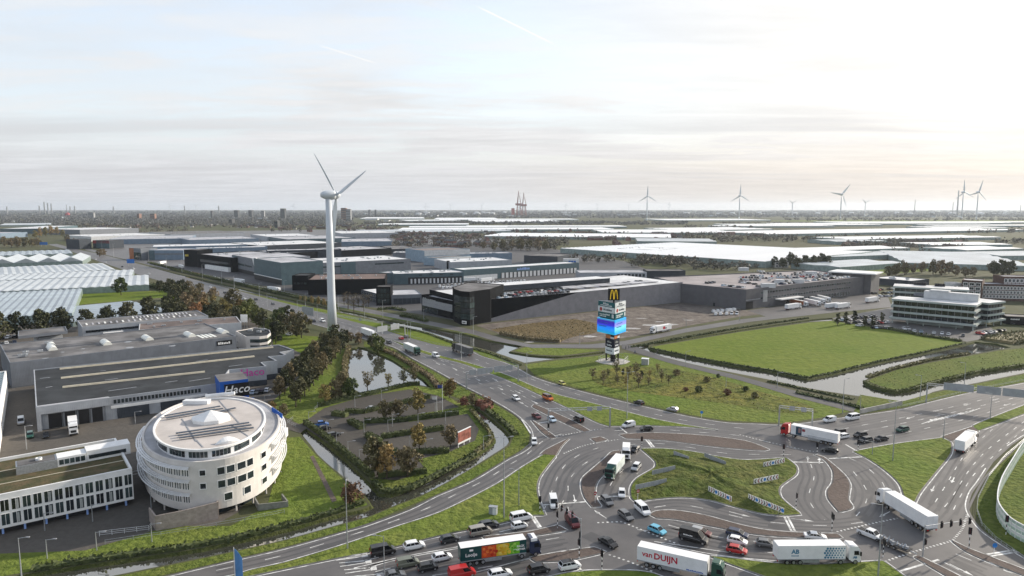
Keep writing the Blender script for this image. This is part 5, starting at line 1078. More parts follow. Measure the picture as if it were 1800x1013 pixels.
CARS2 = [('white car on the highway at the foil covered glasshouse',(430,527)),('black car on the highway by the autumn trees',(395,516)),('white van far up the highway',(330,502)),('grey car far up the highway',(310,497)),('white car near the blue motorway sign',(262,483)),('white lorry near the blue motorway sign',(235,474)),('dark car beyond the blue motorway sign',(215,470)),('white car far along the highway',(186,462)),('white van farthest along the highway',(168,457)),('black car on the canal side lanes',(450,528)),('grey car on the canal side lanes',(480,536)),('white car on the canal side lanes',(370,506))]
for lab, (u, v) in CARS2: car('panel van' if 'van' in lab or 'lorry' in lab else 'hatchback', lab, u, v, 8, 2.4, 'white' if 'white' in lab else ('black' if 'black' in lab or 'dark' in lab else 'grey'))

# ------------------------------------------------------------------ lorries
def cab_mesh(mb, L, W, H, z0, x0, mi=0):
    w = W / 2; st = [(x0, w, z0 + .5, H - .15), (x0 + L * .35, w, z0, H), (x0 + L * .75, w, z0, H - .1), (x0 + L * .93, w * .97, z0, H - .75), (x0 + L, w * .93, z0, z0 + 1.5), (x0 + L + .05, w * .9, z0, z0 + .5)]
    mb.loft([[(x, -ww, a), (x, ww, a), (x, ww * (.96), b), (x, -ww * .96, b)] for x, ww, a, b in st], mi)
def lorry(label, rear, front, cabcol, boxm, box=(13.4, 2.55, 1.15, 4.0), name='articulated_lorry', artic=True, bend=0.0, z=.11, cabH=3.8, cat='lorry'):
    """rear, front: ground points under tail and nose (photograph); total length follows the model, centred between them"""
    bl, bw, bz, bt = box; a, b = P(*rear), P(*front); d = b - a; ang = math.atan2(d.y, d.x); c = (a + b) / 2; cl = 2.3; gap = .75 if artic else .25; tot = bl + gap + cl
    t = thing(name, label, cat, (c.x, c.y, z), ang); x0 = -tot / 2
    bo = MB().box(x0, x0 + bl, -bw / 2, bw / 2, bz, bt, 0, 1).build('cargo_box', boxm, t)
    fm = MB(); 
    for s in (-1, 1): fm.box(x0, x0 + bl, s * (bw / 2 + .01) - .02, s * (bw / 2 + .01) + .02, bz - .05, bz + .12)
    fm.box(x0 - .03, x0 + .02, -bw / 2, bw / 2, bz - .1, bz + .1); fm.build('box_rail', grey, bo)
    for s in (-1, 1): MB().box(x0 - .05, x0 - .005, s * bw * .25 - bw * .23, s * bw * .25 + bw * .23, bz + .15, bt - .1).build('rear_door', boxm[0], bo)
    MB().box(x0 + .3, x0 + bl + gap + cl * .6, -.5, .5, .7, bz - .02).build('chassis', dark, t)
    for s in (-1, 1): MB().box(x0 + bl * .35, x0 + bl * .62, s * bw * .47 - .03, s * bw * .47 + .03, .45, bz - .08).build('side_guard', steel, t); MB().box(x0 - .04, x0 + .06, s * 1.0 - .18, s * 1.0 + .18, .75, .95).build('tail_light', redlamp, t)
    xc = x0 + bl + gap; cb = MB(); cab_mesh(cb, cl, 2.45, cabH, .55, xc); cab = cb.build('cab', CP[cabcol], t)
    w = 2.45 / 2
    MB().face([(xc + cl * .985, -w * .86, 2.15), (xc + cl * .985, w * .86, 2.15), (xc + cl * .945, w * .84, 3.0), (xc + cl * .945, -w * .84, 3.0)]).build('windscreen', carglass, t)
    for s in (-1, 1):
        MB().face([(xc + cl * .42, s * (w + .012), 2.0), (xc + cl * .86, s * (w + .006), 2.0), (xc + cl * .80, s * (w * .985 + .012), 2.85), (xc + cl * .42, s * (w * .985 + .012), 2.85)][::s]).build('side_window', carglass, t)
        MB().box(xc + cl * .9, xc + cl, s * (w + .2) - .12, s * (w + .2) + .12, 1.9, 2.75).build('side_mirror', dark, t); MB().box(xc + cl * .95, xc + cl + .1, s * w * .75 - .2, s * w * .75 + .2, .8, 1.02).build('headlight', headlamp, t)
    MB().box(xc + cl - .02, xc + cl + .09, -w * .6, w * .6, 1.05, 1.8).build('grille', dark, t); MB().box(xc + cl - .1, xc + cl + .12, -w * .92, w * .92, .4, .75).build('bumper', dark, t)
    MB().loft([[(xc + .1, -w * .9, cabH - .05), (xc + .1, w * .9, cabH - .05), (xc + .1, w * .85, bt), (xc + .1, -w * .85, bt)], [(xc + cl * .7, -w * .7, cabH - .12), (xc + cl * .7, w * .7, cabH - .12), (xc + cl * .6, w * .65, cabH + .02), (xc + cl * .6, -w * .65, cabH + .02)]]).build('wind_deflector', CP[cabcol], t)
    ax = [x0 + 1.9, x0 + 3.2, x0 + 4.5, x0 + bl - .9, xc + cl * .55] if artic else [x0 + bl * .3, xc + cl * .5]
    for x in ax:
        for s in (-1, 1): wheel(t, x, s * (bw / 2 - .22), .5, .36)
    if artic: MB().box(xc - 2.2, xc - .9, -1.15, -.7, .45, 1.0).build('fuel_tank', steel, t)
    return t, bo, x0, bl, bw, bz, bt
boxw = [mat('box_white', (.76, .77, .78), .4, .04), mat('box_roof_white', (.80, .80, .80), .45, .04)]
dgreen = mat('box_dark_green', (.012, .06, .06), .4, .05)
def side_text(bo, s, size, m, x, y, z, bold=.02, side=-1, **k): return text('lettering', s, size, m, bo, (x, y, z), (R(90), 0, 0 if side < 0 else R(180)), .01, bold, **k)
t, bo, x0, bl, bw, bz, bt = lorry('dark green articulated lorry with a tomato and apple picture band and white roof', (813, 993), (942, 974), 'navy', [dgreen, boxw[1]])
MB().box(x0 + bl + 1.0, x0 + bl + 2.35, -1.2, 1.2, 3.3, 3.9).build('cab_roof', boxw[0], t)
y = -bw / 2 - .012
side_text(bo, 'Looije', .95, whitep, x0 + 2.1, y, 2.35); MB().box(x0 + 1.75, x0 + 2.5, y - .004, y, 3.1, 3.5).build('emblem', whitep, bo)
side_text(bo, 'PACK', .62, whitep, x0 + 12.2, y, 2.75); side_text(bo, 'TOGETHER', .5, whitep, x0 + 11.9, y, 2.1)
pr = random.Random(3)
for i, (c, cc) in enumerate(((mat('tomato_red', (.55, .07, .02), .4), 3.5), (mat('apple_yellow', (.62, .42, .03), .4), 3.0), (mat('apple_green', (.15, .42, .03), .4), 2.6))):
    xs = (4.2, 7.2, 9.4)[i]; MB().box(x0 + xs, x0 + xs + cc, y - .003 - i * .003, y - i * .003, bz + .2, bt - .2).build('picture_panel', c, bo)
    for k in range(16):
        r = pr.uniform(.22, .42); cx, cz = x0 + xs + pr.uniform(.35, cc - .35), pr.uniform(bz + .6, bt - .6)
        MB().loft([[(cx + rr * math.cos(2 * math.pi * j / 10), y - .016 - i * .003 - k * .001 - dd, cz + rr * math.sin(2 * math.pi * j / 10)) for j in range(10)] for rr, dd in ((r, 0), (r * .7, .03))]).build('fruit_print', mat('fruit_%d_%d' % (i, k % 3), [((.7, .12, .02), (.45, .03, .01), (.75, .2, .04)), ((.75, .5, .05), (.6, .33, .02), (.7, .55, .12)), ((.2, .55, .05), (.1, .33, .02), (.35, .6, .1))][i][k % 3], .35), bo)
t, bo, x0, bl, bw, bz, bt = lorry('white articulated lorry with large red hauler lettering and a dark green cab', (1133, 992), (1262, 1022), 'green', boxw); y = -bw / 2 - .012
side_text(bo, 'van', 1.5, mat('red_letter', (.5, .02, .05), .5), x0 + 2.0, y, 2.7, .03); side_text(bo, 'DUIJN', 1.7, MATS['red_letter'], x0 + 5.6, y, 2.65, .05); scribble(3.2, .28, bluepaint, bo, (x0 + 11.2, y, 1.5), (R(90), 0, 0), 14)
t, bo, x0, bl, bw, bz, bt = lorry('white articulated lorry with blue dot pattern and small blue monogram', (1364, 989), (1505, 988), 'white', boxw); y = -bw / 2 - .012
side_text(bo, 'AB', 1.2, mat('teal_letter', (.06, .2, .32), .5), x0 + 3.4, y, 2.75, .05); scribble(1.5, .25, MATS['teal_letter'], bo, (x0 + 3.4, y, 1.95), (R(90), 0, 0), 6)
for i in range(7):
    for j in range(5): MB().rev([(.24 - .018 * i, -.004), (.24 - .018 * i, .004)], 10).build('dot_mark', MATS['teal_letter'], bo, (x0 + 9.1 + i * .56 + (.28, .52, .16, .44, .66)[j], y, bz + .4 + j * .46)).rotation_euler = (R(90), 0, 0)
side_text(t, 'AB', .6, MATS['teal_letter'], x0 + bl + 1.9, -1.26, 1.5, .03)
t, bo, x0, bl, bw, bz, bt = lorry('white articulated lorry with a bright red cab turning at the eastern junction', (1464, 783), (1383, 766), 'red', boxw); y = bw / 2 + .012
for k in range(3): MB().box((x0 + 10.2, x0 + 10.5, x0 + 9.2)[k], (x0 + 11.9, x0 + 11.2, x0 + 10.1)[k], y, y + .004 + k * .002, (1.3, 2.0, 2.6)[k], (3.8, 3.4, 3.4)[k]).build('picture_panel', [mat('figure_dark', (.03, .07, .11), .5), mat('figure_pink', (.35, .22, .22), .5), mat('figure_red', (.32, .07, .08), .5)][k], bo)
for k in range(2): MB().box(x0 + .5, x0 + 9.5 - k, y, y + .004, 1.45 + k * .3, 1.53 + k * .3).build('stripe', MATS['figure_dark'], bo)
lorry('plain white articulated lorry leaving the ring toward the southeast signals', (1632, 936), (1552, 886), 'white', boxw)
lorry('white lorry with grey rear doors driving away on the eastern road', (1684, 800), (1710, 776), 'white', boxw, (11.5, 2.55, 1.1, 3.9))
lorry('white box lorry with teal cab on the western ring lanes', (1090, 822), (1070, 846), 'green', [mat('box_tealwhite', (.62, .68, .66), .4), boxw[1]], (8.0, 2.5, 1.1, 3.7), 'box_lorry', False, cabH=3.1)
lorry('short white box van entering the ring behind the teal cab lorry', (1101, 796), (1100, 812), 'white', boxw, (4.3, 2.1, .9, 3.1), 'box_lorry', False, cabH=2.6)
t, bo, *_ = lorry('white lorry with a dark green cab coming down the highway', (711, 615), (738, 627), 'green', [mat('box_grey_green', (.55, .62, .62), .45), boxw[1]], (12, 2.55, 1.1, 3.9))
lorry('white refrigerated lorry on the highway beside the pond trees', (637, 588), (660, 597), 'white', boxw)
lorry('dark grey curtain sided lorry on the far carriageway', (826, 626), (800, 617), 'black', [mat('curtain_dark', (.10, .105, .11), .6), mat('curtain_roof', (.2, .2, .2), .6)])
t, bo, x0, bl, bw, bz, bt = lorry('white refrigerated lorry with a red flame emblem on the service road', (1180, 581), (1142, 588), 'white', boxw)
for sy in (-1, 1): MB().box(x0 + 5.8, x0 + 7.8, sy * (bw / 2 + .012) - .004, sy * (bw / 2 + .012) + .004, 1.8, 3.3).build('emblem', MATS['red_letter'], bo); MB().box(x0 + 4.5, x0 + 5.7, sy * (bw / 2 + .012) - .004, sy * (bw / 2 + .012) + .004, 1.9, 2.6).build('emblem', MATS['figure_dark'], bo)
lorry('white lorry standing nose out at the loading dock', (127, 744), (131, 776), 'white', boxw, (7, 2.5, 1.1, 3.9))
TR = [('white trailer parked across the yard of the distribution hall', (1380, 546), (1408, 542), boxw), ('orange trailer backed up at the distribution hall', (1390, 535), (1418, 540), [orange, boxw[1]]), ('first pale trailer backed up at the dock canopy', (1414, 534), (1442, 540), boxw), ('second pale trailer backed up at the dock canopy', (1424, 530), (1450, 536), boxw), ('third pale trailer backed up at the dock canopy', (1434, 527), (1460, 533), boxw), ('white lorry waiting at the yard fence of the hall', (1452, 544), (1478, 541), boxw), ('white lorry with grey load in front of the waiting one', (1468, 545), (1494, 541), boxw), ('white lorry parked at the east end of the yard', (1520, 534), (1546, 530), boxw), ('white lorry at the docks of the blue grey hall', (845, 497), (868, 495), boxw), ('long white lorry along the docks of the blue grey hall', (816, 496), (838, 495), boxw), ('white lorry beside the roadside showroom forecourt', (280, 466), (292, 464), boxw), ('white lorry on the estate road before the dark hall', (312, 470), (326, 474), boxw), ('white lorry parked below the slanted sign fin', (414, 497), (428, 499), boxw), ('white lorry parked by the bare brick yard', (474, 512), (490, 514), boxw)]
for lab, r, f, m in TR: lorry(lab, r, f, 'white', m, z=.06)
# trailer behind the pickup, loaded with machines
a, ang = heading(1571, 963, 10, 4); t = thing('flat_trailer', 'low flat trailer loaded with grey machine parts behind the white pickup', 'trailer', (a.x, a.y, .11), ang)
MB().box(-3.2, 3.2, -1.1, 1.1, .6, .75).build('trailer_bed', dark, t); MB().tube((3.2, 0, .6), (4.6, 0, .5), .08).build('drawbar', steel, t)
for x in (-.6, .5):
    for s in (-1, 1): wheel(t, x, s * 1.0, .33, .22)
for k in range(9):
    x, yy = -2.6 + k * .65, rnd.uniform(-.5, .5); MB().tube((x, yy - .4, .76), (x + rnd.uniform(-.5, .5), yy + .4, rnd.uniform(1.2, 1.9)), .16, .1, 7).build('machine_part', steel, t); MB().box(x - .25, x + .25, yy - .3, yy + .3, .76, rnd.uniform(1.0, 1.5)).build('machine_block', grey, t)

# ------------------------------------------------------------------ small parked cars on roofs and in yards (one mesh each)
def mini(kind):
    M = cached(('model', kind), MODELS[kind]); mb = MB(); me = M['body']
    mb.v = [tuple(v.co) for v in me.vertices]; mb.f = [tuple(p.vertices) for p in me.polygons]; mb.m = [0] * len(mb.f)
    for k, ms in M['parts'].items():
        if 'window' in k or k == 'windscreen':
            for m in ms: mb.mesh([tuple(v.co) for v in m.vertices], [tuple(p.vertices) for p in m.polygons], 1)
    for x, s in M['wheels']: mb.tube((x, s * (M['h2'] - .02), M['wr']), (x, s * (M['h2'] - .24), M['wr']), M['wr'], n=8, mi=2)
    return mb
MINI = {}
COLS = ['white', 'white', 'silver', 'grey', 'black', 'darkgrey', 'navy', 'red', 'white', 'black', 'paleblue']
def minicar(kind, col, loc, ang, label, group):
    me = cached(('mini', kind, col), lambda: mini(kind).data('parked_car', [CP[col], carglass, rubber]))
    o = put('parked_car' if 'van' not in kind else 'parked_van', me, None, loc, ang); return tag(o, label, 'car' if 'van' not in kind else 'van', group)
ROWN = 'first second third fourth fifth sixth seventh eighth ninth tenth eleventh twelfth thirteenth fourteenth fifteenth'.split()
CN = dict(darkgrey='dark grey', navy='dark blue', paleblue='pale blue')
def carlabel(kind, col, where, row):
    return '%s %s parked %s in its %s row' % (CN.get(col, col), 'crossover' if kind.startswith('sport') else kind, where.replace('small car ', '').replace('white van ', '').replace('parked ', ''), ROWN[row % 10 if row >= 40 else (row - 20) % 15])
def rows(px0, px1, n, z, kinds, label, group, turn=90, skip=.1, cols=COLS, seed=1):
    r = random.Random(seed); a, b = P(*px0, z), P(*px1, z); d = b - a; ang = math.atan2(d.y, d.x)
    for k in range(n):
        if r.random() < skip: continue
        p = a + d * ((k + .5) / n); kd, cl = r.choice(kinds), r.choice(cols)
        minicar(kd, cl, (p.x + r.uniform(-.3, .3), p.y + r.uniform(-.3, .3), z), ang + R(turn + (180 if r.random() < .4 else 0) + r.uniform(-3, 3)), carlabel(kd, cl, label, seed), group)
HB = ['hatchback', 'city car', 'estate car', 'sport utility vehicle']
hd = HT(1312, 545, 509) - .69
for i, (p, q, n) in enumerate((((1240,499),(1262,497),4),((1270,503),(1310,507),8),((1300,497),(1330,501),6),((1300,488.5),(1360,490.5),12),((1318,485.5),(1380,488.5),12),((1358,497),(1385,494.5),6),((1365,489),(1440,490.5),14),((1365,486),(1455,489),16),((1385,483.5),(1470,487.5),16),((1395,481),(1480,486),16),((1410,479.5),(1490,485.5),16),((1320,477),(1345,478.5),5),((1330,481),(1375,483),8),((1300,493),(1355,494),10),((1330,505),(1400,497.5),14),((1395,497),(1490,488),18))):
    rows(p, q, n, hd, HB, 'on the slate distribution hall roof', 'cars on the distribution hall roof', 90, .12, seed=20 + i)
# cars on the sloping roof of the long hall: placed in its own frame
t, L, z0, z2, z3, s2, ang, a0 = BH; hr = random.Random(5); ca, sa = math.cos(ang), math.sin(ang)
def on_hall(s, y): return Vector((a0.x + ca * s - sa * y, a0.y + sa * s + ca * y, (z0 - 1.1 + (z2 + .6 - z0) * s / s2) if s < s2 else (z2 - .5 + (z3 + .1 - z2) * (s - s2) / (L - s2))))
for y, s0, s1, n in ((6, 18, s2 * .98, 20), (12, 18, s2, 20), (20, 18, s2, 20), (22, L - 40, L - 20, 5)):
    for k in range(n):
        if hr.random() < .2: continue
        kd, cl = hr.choice(HB), hr.choice(COLS)
        minicar(kd, cl, on_hall(s0 + (s1 - s0) * (k + .5) / n, y), ang + R(90 + hr.uniform(-3, 3)), carlabel(kd, cl, 'on the roof behind the black wedge', 40 + int(y) // 6 - 1), 'cars on the lilac hall roof')
for i, (p, q, n) in enumerate((((770,506),(925,495),24),((775,509),(880,501),16),((930,498),(1015,505),10))): rows(p, q, n, .1, ['tall van', 'panel van'], 'in the yard behind the black tower', 'white vans in the estate yard', 60, .05, ['white'], 40 + i)
for i, (p, q, n) in enumerate((((1470,566),(1500,562),7),((1490,570),(1545,563),10),((1505,574),(1560,567),10),((1530,577),(1600,580),10),((1600,583),(1700,592),8),((1480,563),(1540,557),8))): rows(p, q, n, .1, HB, 'before the banded office', 'cars in the office car park', 90, .1, seed=60 + i)
for i, (p, q, n) in enumerate((((1720,588),(1765,582),8),((1730,592),(1760,590),5),((1770,572),(1800,566),6))): rows(p, q, n, .1, HB, 'at the banded office end', 'cars at the office end', 90, .1, seed=70 + i)
for i, (p, q, n) in enumerate((((1530,512),(1600,506),12),((1530,517),(1610,514),12),((1545,522),(1575,521),5))): rows(p, q, n, .1, HB, 'beyond the distribution hall', 'cars beyond the distribution hall', 90, .1, seed=80 + i)
for i, (p, q, n) in enumerate((((1250,550),(1272,548),3),((1254,554),(1300,553),5),((1275,548),(1292,546),3))): rows(p, q, n, .1, ['panel van'], 'on the bare dirt lot', 'vans on the dirt lot', 60, 0, ['white'], 90 + i)
for i, (p, q, n) in enumerate((((385,492),(480,512),16),((330,478),(420,498),12))): rows(p, q, n, .1, HB, 'along the estate ditch road', 'cars along the estate road', 60, .1, seed=100 + i)
for i, (p, q, n) in enumerate((((0,596),(52,592),9),((0,607),(30,603),4))): rows(p, q, n, .05, HB, 'below the dark tree row', 'cars below the tree row', 80, .1, seed=110 + i)
for i, (p, q, n) in enumerate((((440,693),(475,688),4),((478,680),(500,665),3),((505,590),(512,588),2))): rows(p, q, n, .05, HB, 'beside the saw-tooth wall', 'cars beside the saw-tooth wall', 60, .1, seed=120 + i)
# ------------------------------------------------------------------ main wind turbine
turb_m = mat('turbine_white', (.56, .60, .64), .4, .04, .1); turb_g = mat('turbine_green', (.36, .45, .28), .45, .05)
def blade_mesh(Rb, root=.9, chord=3.0):
    rings = []
    for k in range(15):
        s = k / 14; r = 1.2 + (Rb - 1.2) * s
        c = root * 2 if s < .04 else (root * 2 + (chord - root * 2) * min(1, (s - .04) / .14) if s < .18 else chord * max(0, 1 - (s - .18) / .82) ** .8 * .92 + chord * .08); th = root * 2 if s < .04 else max(.10, root * 1.6 * max(0, 1 - s) ** 1.6 * .9); tw = (1 - s) * .35
        ring = []
        for j in range(12):
            a = 2 * math.pi * j / 12; x, y = math.cos(a) * c / 2 - (.12 * c if s > .05 else 0), math.sin(a) * th / 2 * (1 if s < .04 else .75 + .25 * math.cos(a))
            ring.append((x * math.sin(tw + .12) + y * math.cos(tw + .12), x * math.cos(tw + .12) - y * math.sin(tw + .12), r))   # chord in the rotor plane, twisted towards the root
        rings.append(ring)
    return MB().loft(rings)
def turbine(label, base, hub, Rb, axis, angs, rb, rt, big=False, group=None):
    """base on the ground, hub height, rotor radius, axis heading (degrees from +x), blade angles from vertical"""
    t = thing('wind_turbine', label, 'wind turbine', base, R(axis), group)
    tw = MB(); n = 24 if big else 8
    tw.loft([[(r * math.cos(2 * math.pi * i / n), r * math.sin(2 * math.pi * i / n), z) for i in range(n)] for r, z in ((rb, hub * .10), (rb * .82, hub * .3), (rt * 1.25, hub * .65), (rt, hub - 2))])
    tw.build('tower', turb_m, t, smooth=True)
    lo = MB()
    lo.loft([[(r * math.cos(2 * math.pi * i / n), r * math.sin(2 * math.pi * i / n), z) for i in range(n)] for r, z in ((rb * 1.12, 0), (rb, hub * .0999))]); lo.build('tower_base', turb_g if big else turb_m, t, smooth=True)
    s = Rb / 35.0 * (.78 if big else 1)
    prof = [(-7.5, .5), (-7.2, 1.5), (-5.5, 2.4), (-2.5, 3.0), (.5, 3.1), (2.2, 2.9)]; hubp = [(2.25, 2.85), (3.6, 2.7), (5.0, 2.1), (6.0, 1.2), (6.4, .3)]
    ov = 1.7 if big else 0.0
    lat = lambda pr: MB().loft([[(x * s + ov, r * s * math.cos(2 * math.pi * i / 16), hub + r * s * math.sin(2 * math.pi * i / 16)) for i in range(16)] for x, r in pr])
    lat(prof).build('nacelle', turb_m, t, smooth=True); hb = lat(hubp).build('hub', turb_m, t, smooth=True)
    if big:
        MB().box(-6.9 * s + ov, -6.4 * s + ov, -.6, .6, hub - 1.3, hub - .5).build('vent', dark, t); MB().tube((-4 * s, 0, hub + 2.6 * s), (-4 * s, 0, hub + 4.2 * s), .08).build('wind_vane', steel, t); MB().box(rb * .98, rb * 1.08, -.6, .6, 1, 3.4).build('door', grey, t)
    bm = cached(('blade', Rb), lambda: blade_mesh(Rb, .75 * s, 4.0 * s if big else 5.0 * s).data('blade', turb_m, True))
    for a in angs:
        o = put('blade', bm, t, (3.6 * s + ov, 0, hub)); o.rotation_euler = (R(a), 0, 0)
    return t
b = P(585, 600)
turbine('tall white wind turbine with a greenish foot beside the pond trees', b, HT(585, 600, 343), 35.0, 39.7, (-48.8, 71.2, 191.2), 2.5, 1.5, True)
FT = [('distant turbine alone left of the bright glasshouse field',1137,345,388,19,(0,120,240)),('distant turbine with an upright blade above the white glasshouses',1299,344,386,20,(0,120,240)),('distant turbine with a blade pointing up to the sun side',1477,342,386,23,(-38,82,202)),('distant turbine left of the far pair at the picture edge',1690,338,386,22,(5,125,245)),('rightmost distant turbine of the pair at the picture edge',1716,338,386,22,(-15,105,225)),('small distant turbine between the two tall ones',1392,357,380,10,(60,-60,180)),('small distant turbine right of the tall tilted one',1520,356,380,11,(55,-65,175))]
for lab, u, hv, bv, rp, an in FT:
    p = P(u, bv); turbine(lab, p, HT(u, bv, hv), rp * p.y / FOC, -90 + 8, an, 4.2, 2.6)
for i, (u, hv) in enumerate(((749,362),(792,361.5),(847,362),(995,361),(1050,361),(1105,361),(1176,359),(300,362),(345,362),(517,362))):
    p = P(u, 374.5); turbine('tiny wind turbine on the horizon line', p, HT(u, 374.5, hv), 50, -90 + 20 * (i % 3), (10 + 37 * i, 130 + 37 * i, 250 + 37 * i), 4, 2.5, False, 'turbines on the horizon')

# ------------------------------------------------------------------ totem sign
def totem():
    b = P(1077, 636); t = thing('totem_sign', 'tall three sided advertising totem with yellow arches on top and bright blue screens', 'sign', b)
    Z = lambda v: HT(1077, 634, v); s = 24.5 / 1200 * b.y / .98
    def tri(k): return [Vector((0, -1.5 - k * .35 * s)), Vector((s * k, k * s * 1.1 - 1.5)), Vector((-s * k, k * s * 1.1 - 1.5))]
    led = bpy.data.materials.new('led_screen'); led.use_nodes = True
    nt_ = led.node_tree; bs = nt_.nodes['Principled BSDF']; g_ = N('ShaderNodeSeparateXYZ', nt_); nt_.links.new(N('ShaderNodeTexCoord', nt_).outputs['Generated'], g_.inputs[0]); cr = N('ShaderNodeValToRGB', nt_); cr.color_ramp.interpolation = 'LINEAR'
    nt_.links.new(g_.outputs[2], cr.inputs[0]); el = cr.color_ramp.elements; el[0].position = 0; el[0].color = (0, .35, .9, 1); el[1].position = 1; el[1].color = (.02, .45, .95, 1)
    for pz, c in ((.12, (.0, .5, .95, 1)), (.3, (.15, .75, .95, 1)), (.5, (.2, .8, .95, 1)), (.58, (.35, .3, .95, 1)), (.8, (.2, .3, .95, 1)), (.86, (.0, .4, .95, 1))): e = el.new(pz); e.color = c
    nt_.links.new(cr.outputs[0], bs.inputs['Emission Color']); bs.inputs['Emission Strength'].default_value = .85; bs.inputs['Base Color'].default_value = (.01, .01, .02, 1)
    led2 = led.copy(); led2.name = 'led_screen_dark'; e2 = [n for n in led2.node_tree.nodes if n.type == 'VALTORGB'][0].color_ramp.elements
    for e, c in zip(e2, ((.0, .35, .55, 1), (.0, .25, .6, 1), (.0, .25, .85, 1), (.0, .15, .8, 1), (.02, .02, .55, 1), (.02, .0, .35, 1), (.03, .0, .3, 1), (.05, .35, .6, 1))): e.color = c
    A = tri(1.0); B = tri(.5)
    pts = poly_ccw(A); core = inset(pts, .5)
    MB().prism(core, Z(585) + .2, Z(530) - .2).build('sign_frame', black, t)
    teal = mat('sign_teal', (.01, .10, .12), .4); wsign = mat('sign_white', (.62, .66, .70), .4)
    def face(i, z0, z1, m, name, s0=.02, s1=.98, off=0.0):
        a, ang, l = frame_of(pts, i); return MB().box(l * s0, l * s1, -.12 - off, .1, z0, z1).build(name, m, t, (a.x, a.y, 0), ang), a, ang, l
    front = [i for i in range(3) if (pts[i].y + pts[(i + 1) % 3].y) / 2 < max(p.y for p in pts) - 1]
    for n_, i in enumerate(range(3)):
        z0, z1 = Z(558), Z(530); h = z1 - z0
        fb, a, ang, l = face(i, z1 - h * .30, z1, wsign if i != front[-1] else teal, 'sign_panel'); face(i, z1 - h * .66, z1 - h * .32, wsign, 'sign_panel'); face(i, z0, z1 - h * .68, teal, 'sign_panel')
        q = lambda sx, z, o=.14: (a.x + math.cos(ang) * l * sx + math.sin(ang) * o, a.y + math.sin(ang) * l * sx - math.cos(ang) * o, z)
        dk = mat('sign_ink', (.02, .03, .05), .5); rot = (R(90), 0, ang)
        MB().rev([(.9, 0), (.9, .05)], 14).build('emblem', red, t, q(.2, z1 - h * .49)).rotation_euler = rot
        scribble(l * .5, .8, dk, t, q(.6, z1 - h * .49), rot, 9); scribble(l * .35, .9, dk if i != front[-1] else wsign, t, q(.5, z1 - h * .11), rot, 4); scribble(l * .7, .5, dk if i != front[-1] else wsign, t, q(.5, z1 - h * .23), rot, 12)
        scribble(l * .6, .7, wsign, t, q(.42, z1 - h * .79), rot, 10); scribble(l * .4, .6, wsign, t, q(.32, z1 - h * .90), rot, 7); MB().box(l * .84, l * .95, -.16, -.1, z0 + .4, z1 - h * .72).build('emblem', wsign, t, (a.x, a.y, 0), ang)
        f_, *_ = face(i, Z(585), Z(559.5), led if (ang % math.pi) < 1.57 and i == front[0] or i not in front else led2, 'led_screen', .0, 1.0, .25)
        scribble(l * .55, .6, mat('screen_ink', (.02, .1, .35), .5), t, q(.38, Z(566.5), .38), rot, 9); scribble(l * .45, .6, MATS['screen_ink'], t, q(.34, Z(572.5), .38), rot, 8)
    pts = poly_ccw(B)
    MB().prism(inset(pts, .4), Z(620), Z(586)).build('sign_frame', black, t)
    for i in range(3):
        face(i, Z(593), Z(587), mat('sign_orange', (.45, .16, .06), .5), 'sign_panel', .05, .6); face(i, Z(593), Z(590), wsign, 'sign_panel', .62, .98); _, a, ang, l = face(i, Z(608), Z(594), mat('sign_navy', (.01, .012, .03), .4), 'sign_panel'); q = lambda sx, z, o=.14: (a.x + math.cos(ang) * l * sx + math.sin(ang) * o, a.y + math.sin(ang) * l * sx - math.cos(ang) * o, z)
        scribble(l * .5, .9, steel, t, q(.5, Z(599)), (R(90), 0, ang), 4); scribble(l * .6, .9, wsign, t, q(.5, Z(604.5)), (R(90), 0, ang), 5); face(i, Z(620), Z(609), wsign, 'sign_panel'); scribble(l * .7, .8, MATS['sign_ink'], t, q(.5, Z(614)), (R(90), 0, ang), 9)
    for p in pts: MB().tube((p.x * .85, p.y * .85, 0), (p.x * .85, p.y * .85, Z(619)), .35, n=8).build('leg', black, t); 
    for k in range(3): a, c = pts[k] * .85, pts[(k + 1) % 3] * .85; MB().tube((a.x, a.y, .3), (c.x, c.y, Z(621)), .14, n=6).build('brace', black, t)
    MB().tube((0, 0, 0), (0, 0, Z(509)), .45, n=10).build('mast', black, t); MB().box(-1, 1, -1, 1, 0, 3.4).build('switch_cabinet', black, t)
    MB().prism([(r_ * math.cos(a), r_ * math.sin(a)) for a, r_ in [(k * math.pi / 4, 7 if k % 2 else 8) for k in range(8)]], 0, .25).build('concrete_base', G['concrete'], t)
    # black board with the yellow arches, seen on both sides
    w = 10 / 1200 * b.y * 1.02; z0, z1 = Z(527), Z(506.5); MB().box(-w, w, -.35, .35, z0, z1).build('logo_board', black, t)
    yel = mat('arch_yellow', (.75, .50, .03), .4, emit=.25)
    for sgn in (-1, 1):
        m = MB()
        for cx in (-.33, .33):
            prev = None
            for k in range(13):
                u = -1 + k / 6; x = cx * w + u * .30 * w; z = z0 + (z1 - z0) * (.10 + .80 * (1 - abs(u) ** 2.4))
                if prev: m.tube((prev[0], sgn * .42, prev[1]), (x, sgn * .42, z), .17, n=6)
                prev = (x, z)
        m.build('arch_letter', yel, t)
totem()
def fence_loop(name, label, px, h, step, cat='fence', m=steel, rails=2):
    pts = PP(px); t = thing(name, label, cat, pts[0])
    for k in range(len(pts) - 1):
        a, b_ = pts[k] - pts[0], pts[k + 1] - pts[0]; d = b_ - a; n = max(1, int(d.length / step))
        for j in range(n + (k == len(pts) - 2)): q = a + d * (j / n); MB().tube(q, q + Vector((0, 0, h)), .05, n=5).build('post', m, t)
        for r in range(rails): z = h * (r + 1) / rails - .05; MB().tube(a + Vector((0, 0, z)), b_ + Vector((0, 0, z)), .035, n=5).build('rail', m, t)
    return t
